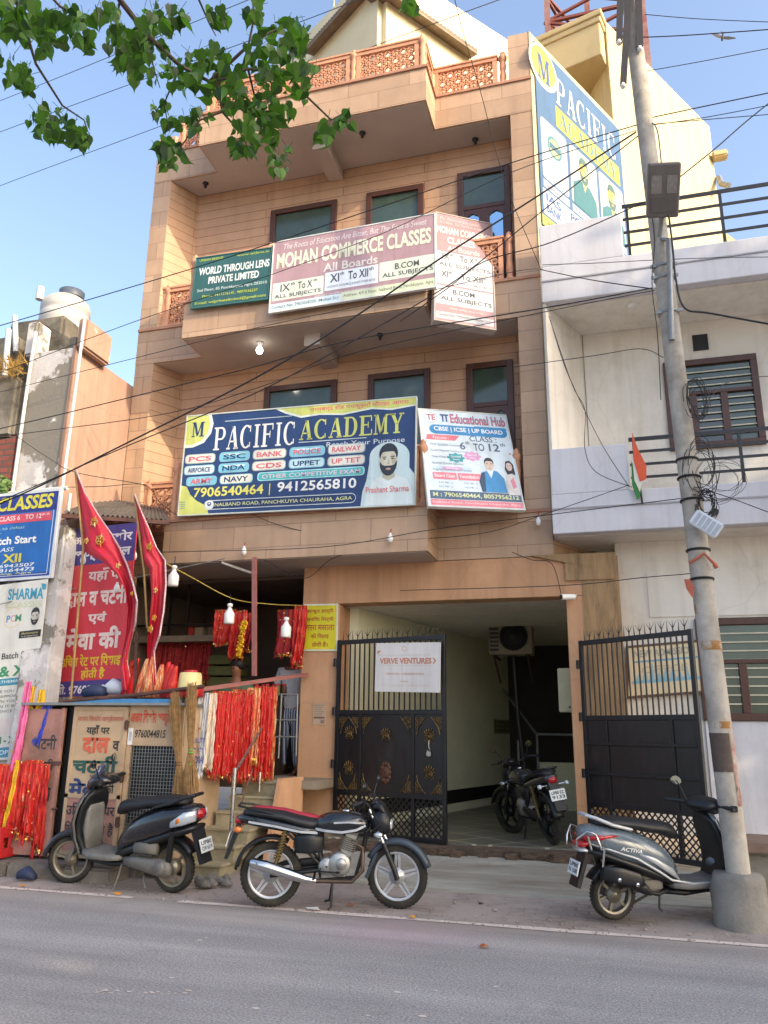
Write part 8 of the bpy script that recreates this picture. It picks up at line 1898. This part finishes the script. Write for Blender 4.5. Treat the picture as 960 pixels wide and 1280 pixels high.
def head(par, c, fwd, s=1.0):
    """face parts set on the head of a body; c is the head centre"""
    c = Vector(c); f = Vector(fwd).normalized(); u = Vector((0, 0, 1)); sd = f.cross(u)
    q = MB(); q.hull([(c.z-.02*s, c.x-f.x*.03, .088*s, .078*s, c.y-f.y*.03), (c.z+.05*s, c.x-f.x*.02, .098*s, .086*s, c.y-f.y*.02), (c.z+.10*s, c.x-f.x*.01, .08*s, .07*s, c.y-f.y*.01), (c.z+.125*s, c.x, .03*s, .03*s, c.y)], 16, ax='Z'); q.build('hair', M_HAIR, par)
    q = MB()
    for k in (-1, 1): q.ball(c+f*.086*s+sd*k*.032*s+u*.005, .011*s, 6)
    q.build('eyes', mat('eye_dark', '#1b1512', .3), par)
    q = MB(); q.hull([(c.z-.05*s, c.x+f.x*.088*s, .008, .018, c.y+f.y*.088*s), (c.z-.044*s, c.x+f.x*.092*s, .008, .02, c.y+f.y*.092*s)], 8, ax='Z'); q.build('mouth', mat('lip_tone', '#6a3c33', .5), par)
# shopkeeper's helper standing behind the railing, mostly hidden by the column
fz = .94
f0 = on(352, 940, Y=10.35); X0, Y0_ = f0.x+.11, 10.38
PM = thing('person', 'person in a white shirt and striped trousers standing behind the shop railing', 'person', (X0, Y0_, fz))
Jp = [(X0, Y0_, fz+.90, .13, .11), (X0, Y0_, fz+1.12, .125, .10), (X0, Y0_, fz+1.32, .15, .10), (X0, Y0_, fz+1.42, .075), (X0, Y0_-.01, fz+1.50, .052), (X0, Y0_-.02, fz+1.58, .082, .092), (X0, Y0_-.02, fz+1.67, .08, .09),
      (X0-.17, Y0_, fz+1.37, .055), (X0-.235, Y0_-.01, fz+1.08, .042), (X0-.26, Y0_-.08, fz+.86, .032), (X0-.265, Y0_-.11, fz+.79, .034),
      (X0+.17, Y0_, fz+1.37, .055), (X0+.235, Y0_, fz+1.08, .042), (X0+.25, Y0_-.05, fz+.86, .032), (X0+.25, Y0_-.07, fz+.79, .034),
      (X0-.09, Y0_, fz+.78, .095), (X0-.10, Y0_-.02, fz+.46, .062), (X0-.11, Y0_, fz+.10, .042), (X0-.115, Y0_-.02, fz+.05, .04), (X0-.125, Y0_-.16, fz+.03, .032),
      (X0+.09, Y0_, fz+.78, .095), (X0+.10, Y0_-.02, fz+.46, .062), (X0+.11, Y0_, fz+.10, .042), (X0+.115, Y0_-.02, fz+.05, .04), (X0+.125, Y0_-.16, fz+.03, .032)]
Ep = [(0, 1), (1, 2), (2, 3), (3, 4), (4, 5), (5, 6), (2, 7), (7, 8), (8, 9), (9, 10), (2, 11), (11, 12), (12, 13), (13, 14), (0, 15), (15, 16), (16, 17), (17, 18), (18, 19), (0, 20), (20, 21), (21, 22), (22, 23), (23, 24)]
skinned('body', Jp, Ep, M_SKIN, PM)
def fingers(par, wrist, tip_dir, side, s=1.0):
    w_ = Vector(wrist); t_ = Vector(tip_dir).normalized(); sd = Vector(side).normalized(); q = MB()
    for k, L_ in enumerate((.062, .072, .076, .066)):
        b = w_+t_*.045+sd*(-.026+.017*k); q.tube([b, b+t_*L_*.5+Vector((0, -.006, 0)), b+t_*L_*.85+Vector((0, -.018, 0)), b+t_*L_+Vector((0, -.028, 0))], [.0095, .009, .008, .006], 8)
    b = w_+sd*-.03; q.tube([b, b+t_*.03-sd*.022, b+t_*.062-sd*.026+Vector((0, -.012, 0))], [.011, .0105, .007], 8); q.build('fingers', M_SKIN, par)
fingers(PM, (X0-.265, Y0_-.11, fz+.79), (-.02, -.1, -1), (0, 1, 0)); fingers(PM, (X0+.25, Y0_-.07, fz+.79), (.02, -.1, -1), (0, 1, 0))
Js = [(X0, Y0_, fz+.80, .165, .135), (X0, Y0_, fz+1.0, .15, .125), (X0, Y0_, fz+1.2, .16, .125), (X0, Y0_, fz+1.35, .16, .11), (X0, Y0_, fz+1.43, .075), (X0-.175, Y0_, fz+1.36, .072), (X0-.235, Y0_-.005, fz+1.14, .062), (X0+.175, Y0_, fz+1.36, .072), (X0+.235, Y0_, fz+1.14, .062)]
skinned('shirt', Js, [(0, 1), (1, 2), (2, 3), (3, 4), (3, 5), (5, 6), (3, 7), (7, 8)], M_SHIRTW, PM)
Jt = [(X0, Y0_, fz+.92, .14, .12), (X0, Y0_, fz+.82, .15, .125), (X0-.09, Y0_, fz+.70, .105), (X0-.10, Y0_-.02, fz+.42, .082), (X0-.11, Y0_, fz+.10, .062), (X0+.09, Y0_, fz+.70, .105), (X0+.10, Y0_-.02, fz+.42, .082), (X0+.11, Y0_, fz+.10, .062)]
skinned('trousers', Jt, [(0, 1), (1, 2), (2, 3), (3, 4), (1, 5), (5, 6), (6, 7)], M_TROUS, PM)
head(PM, (X0, Y0_-.02, fz+1.62), (0, -1, 0))
q = MB()
for k in (-1, 1): q.hull([(Y0_-.20, fz+.012, .012, .045, 0), (Y0_-.1, fz+.014, .014, .05, 0), (Y0_+.05, fz+.012, .012, .038, 0)], 10); 
q2 = MB()
for k in (-1, 1): q2.box(X0+k*.118-.045, X0+k*.118+.045, Y0_-.21, Y0_+.06, fz+.0, fz+.022, b=.01)
q2.build('slippers', mat('brown_slippers', '#5d3a2c', .6, var=.1), PM)
# man seated low behind the rail: dark head and green shirt
c = on(297, 839, Y=9.72); X1, Y1_, Z1 = c.x, 9.72, c.z
PS = thing('person', 'person in a dark green shirt sitting behind the shop counter rail', 'person', (X1, Y1_, .94))
Zs = Z1-.62
Jp = [(X1, Y1_+.02, Zs, .14, .12), (X1, Y1_, Zs+.2, .13, .11), (X1, Y1_-.02, Zs+.38, .15, .10), (X1, Y1_-.02, Zs+.47, .07), (X1, Y1_-.03, Zs+.55, .05), (X1, Y1_-.04, Zs+.62, .08, .092), (X1, Y1_-.04, Zs+.70, .078, .088),
      (X1-.18, Y1_, Zs+.40, .055), (X1-.25, Y1_-.06, Zs+.14, .042), (X1-.10, Y1_-.2, Zs+.08, .032), (X1-.05, Y1_-.24, Zs+.08, .034), (X1+.18, Y1_, Zs+.40, .055), (X1+.25, Y1_-.06, Zs+.14, .042), (X1+.10, Y1_-.2, Zs+.08, .032), (X1+.05, Y1_-.24, Zs+.08, .034),
      (X1-.10, Y1_-.03, Zs-.02, .09), (X1-.13, Y1_-.36, Zs-.02, .065), (X1-.12, Y1_-.34, Zs-.38, .045), (X1+.10, Y1_-.03, Zs-.02, .09), (X1+.13, Y1_-.36, Zs-.02, .065), (X1+.12, Y1_-.34, Zs-.38, .045)]
skinned('body', Jp, [(0, 1), (1, 2), (2, 3), (3, 4), (4, 5), (5, 6), (2, 7), (7, 8), (8, 9), (9, 10), (2, 11), (11, 12), (12, 13), (13, 14), (0, 15), (15, 16), (16, 17), (0, 18), (18, 19), (19, 20)], M_SKIN, PS)
Js = [(X1, Y1_+.01, Zs-.06, .16, .135), (X1, Y1_, Zs+.2, .15, .125), (X1, Y1_-.02, Zs+.40, .165, .115), (X1, Y1_-.02, Zs+.48, .075), (X1-.19, Y1_, Zs+.40, .075), (X1-.245, Y1_-.05, Zs+.2, .062), (X1+.19, Y1_, Zs+.40, .075), (X1+.245, Y1_-.05, Zs+.2, .062)]
skinned('shirt', Js, [(0, 1), (1, 2), (2, 3), (2, 4), (4, 5), (2, 6), (6, 7)], mat('green_shirt_cloth', '#4a5f48', .85, var=.1, vs=9), PS)
Jt = [(X1, Y1_+.01, Zs-.02, .155, .13), (X1-.10, Y1_-.05, Zs-.03, .10), (X1-.13, Y1_-.36, Zs-.02, .08), (X1-.12, Y1_-.34, Zs-.36, .06), (X1+.10, Y1_-.05, Zs-.03, .10), (X1+.13, Y1_-.36, Zs-.02, .08), (X1+.12, Y1_-.34, Zs-.36, .06)]
skinned('trousers', Jt, [(0, 1), (1, 2), (2, 3), (0, 4), (4, 5), (5, 6)], mat('grey_trousers', '#3a3c42', .8, var=.1), PS)
head(PS, (X1, Y1_-.04, Zs+.66), (-.3, -1, -.2))
fingers(PS, (X1-.05, Y1_-.24, Zs+.08), (1, -.3, 0), (0, 0, 1)); fingers(PS, (X1+.05, Y1_-.24, Zs+.08), (-1, -.3, 0), (0, 0, 1))
q = MB(); q.box(X1-.2, X1+.2, Y1_-.2, Y1_+.2, Zs-.17, Zs-.12, b=.01)
for sx in (-1, 1):
    for sy in (-1, 1): q.bar((X1+sx*.17, Y1_+sy*.17, .94), (X1+sx*.17, Y1_+sy*.17, Zs-.17), .035, .035, up=(0, 1, 0))
solo('stool', q, M_WOOD, 'wooden stool the shopkeeper in green sits on', 'stool')
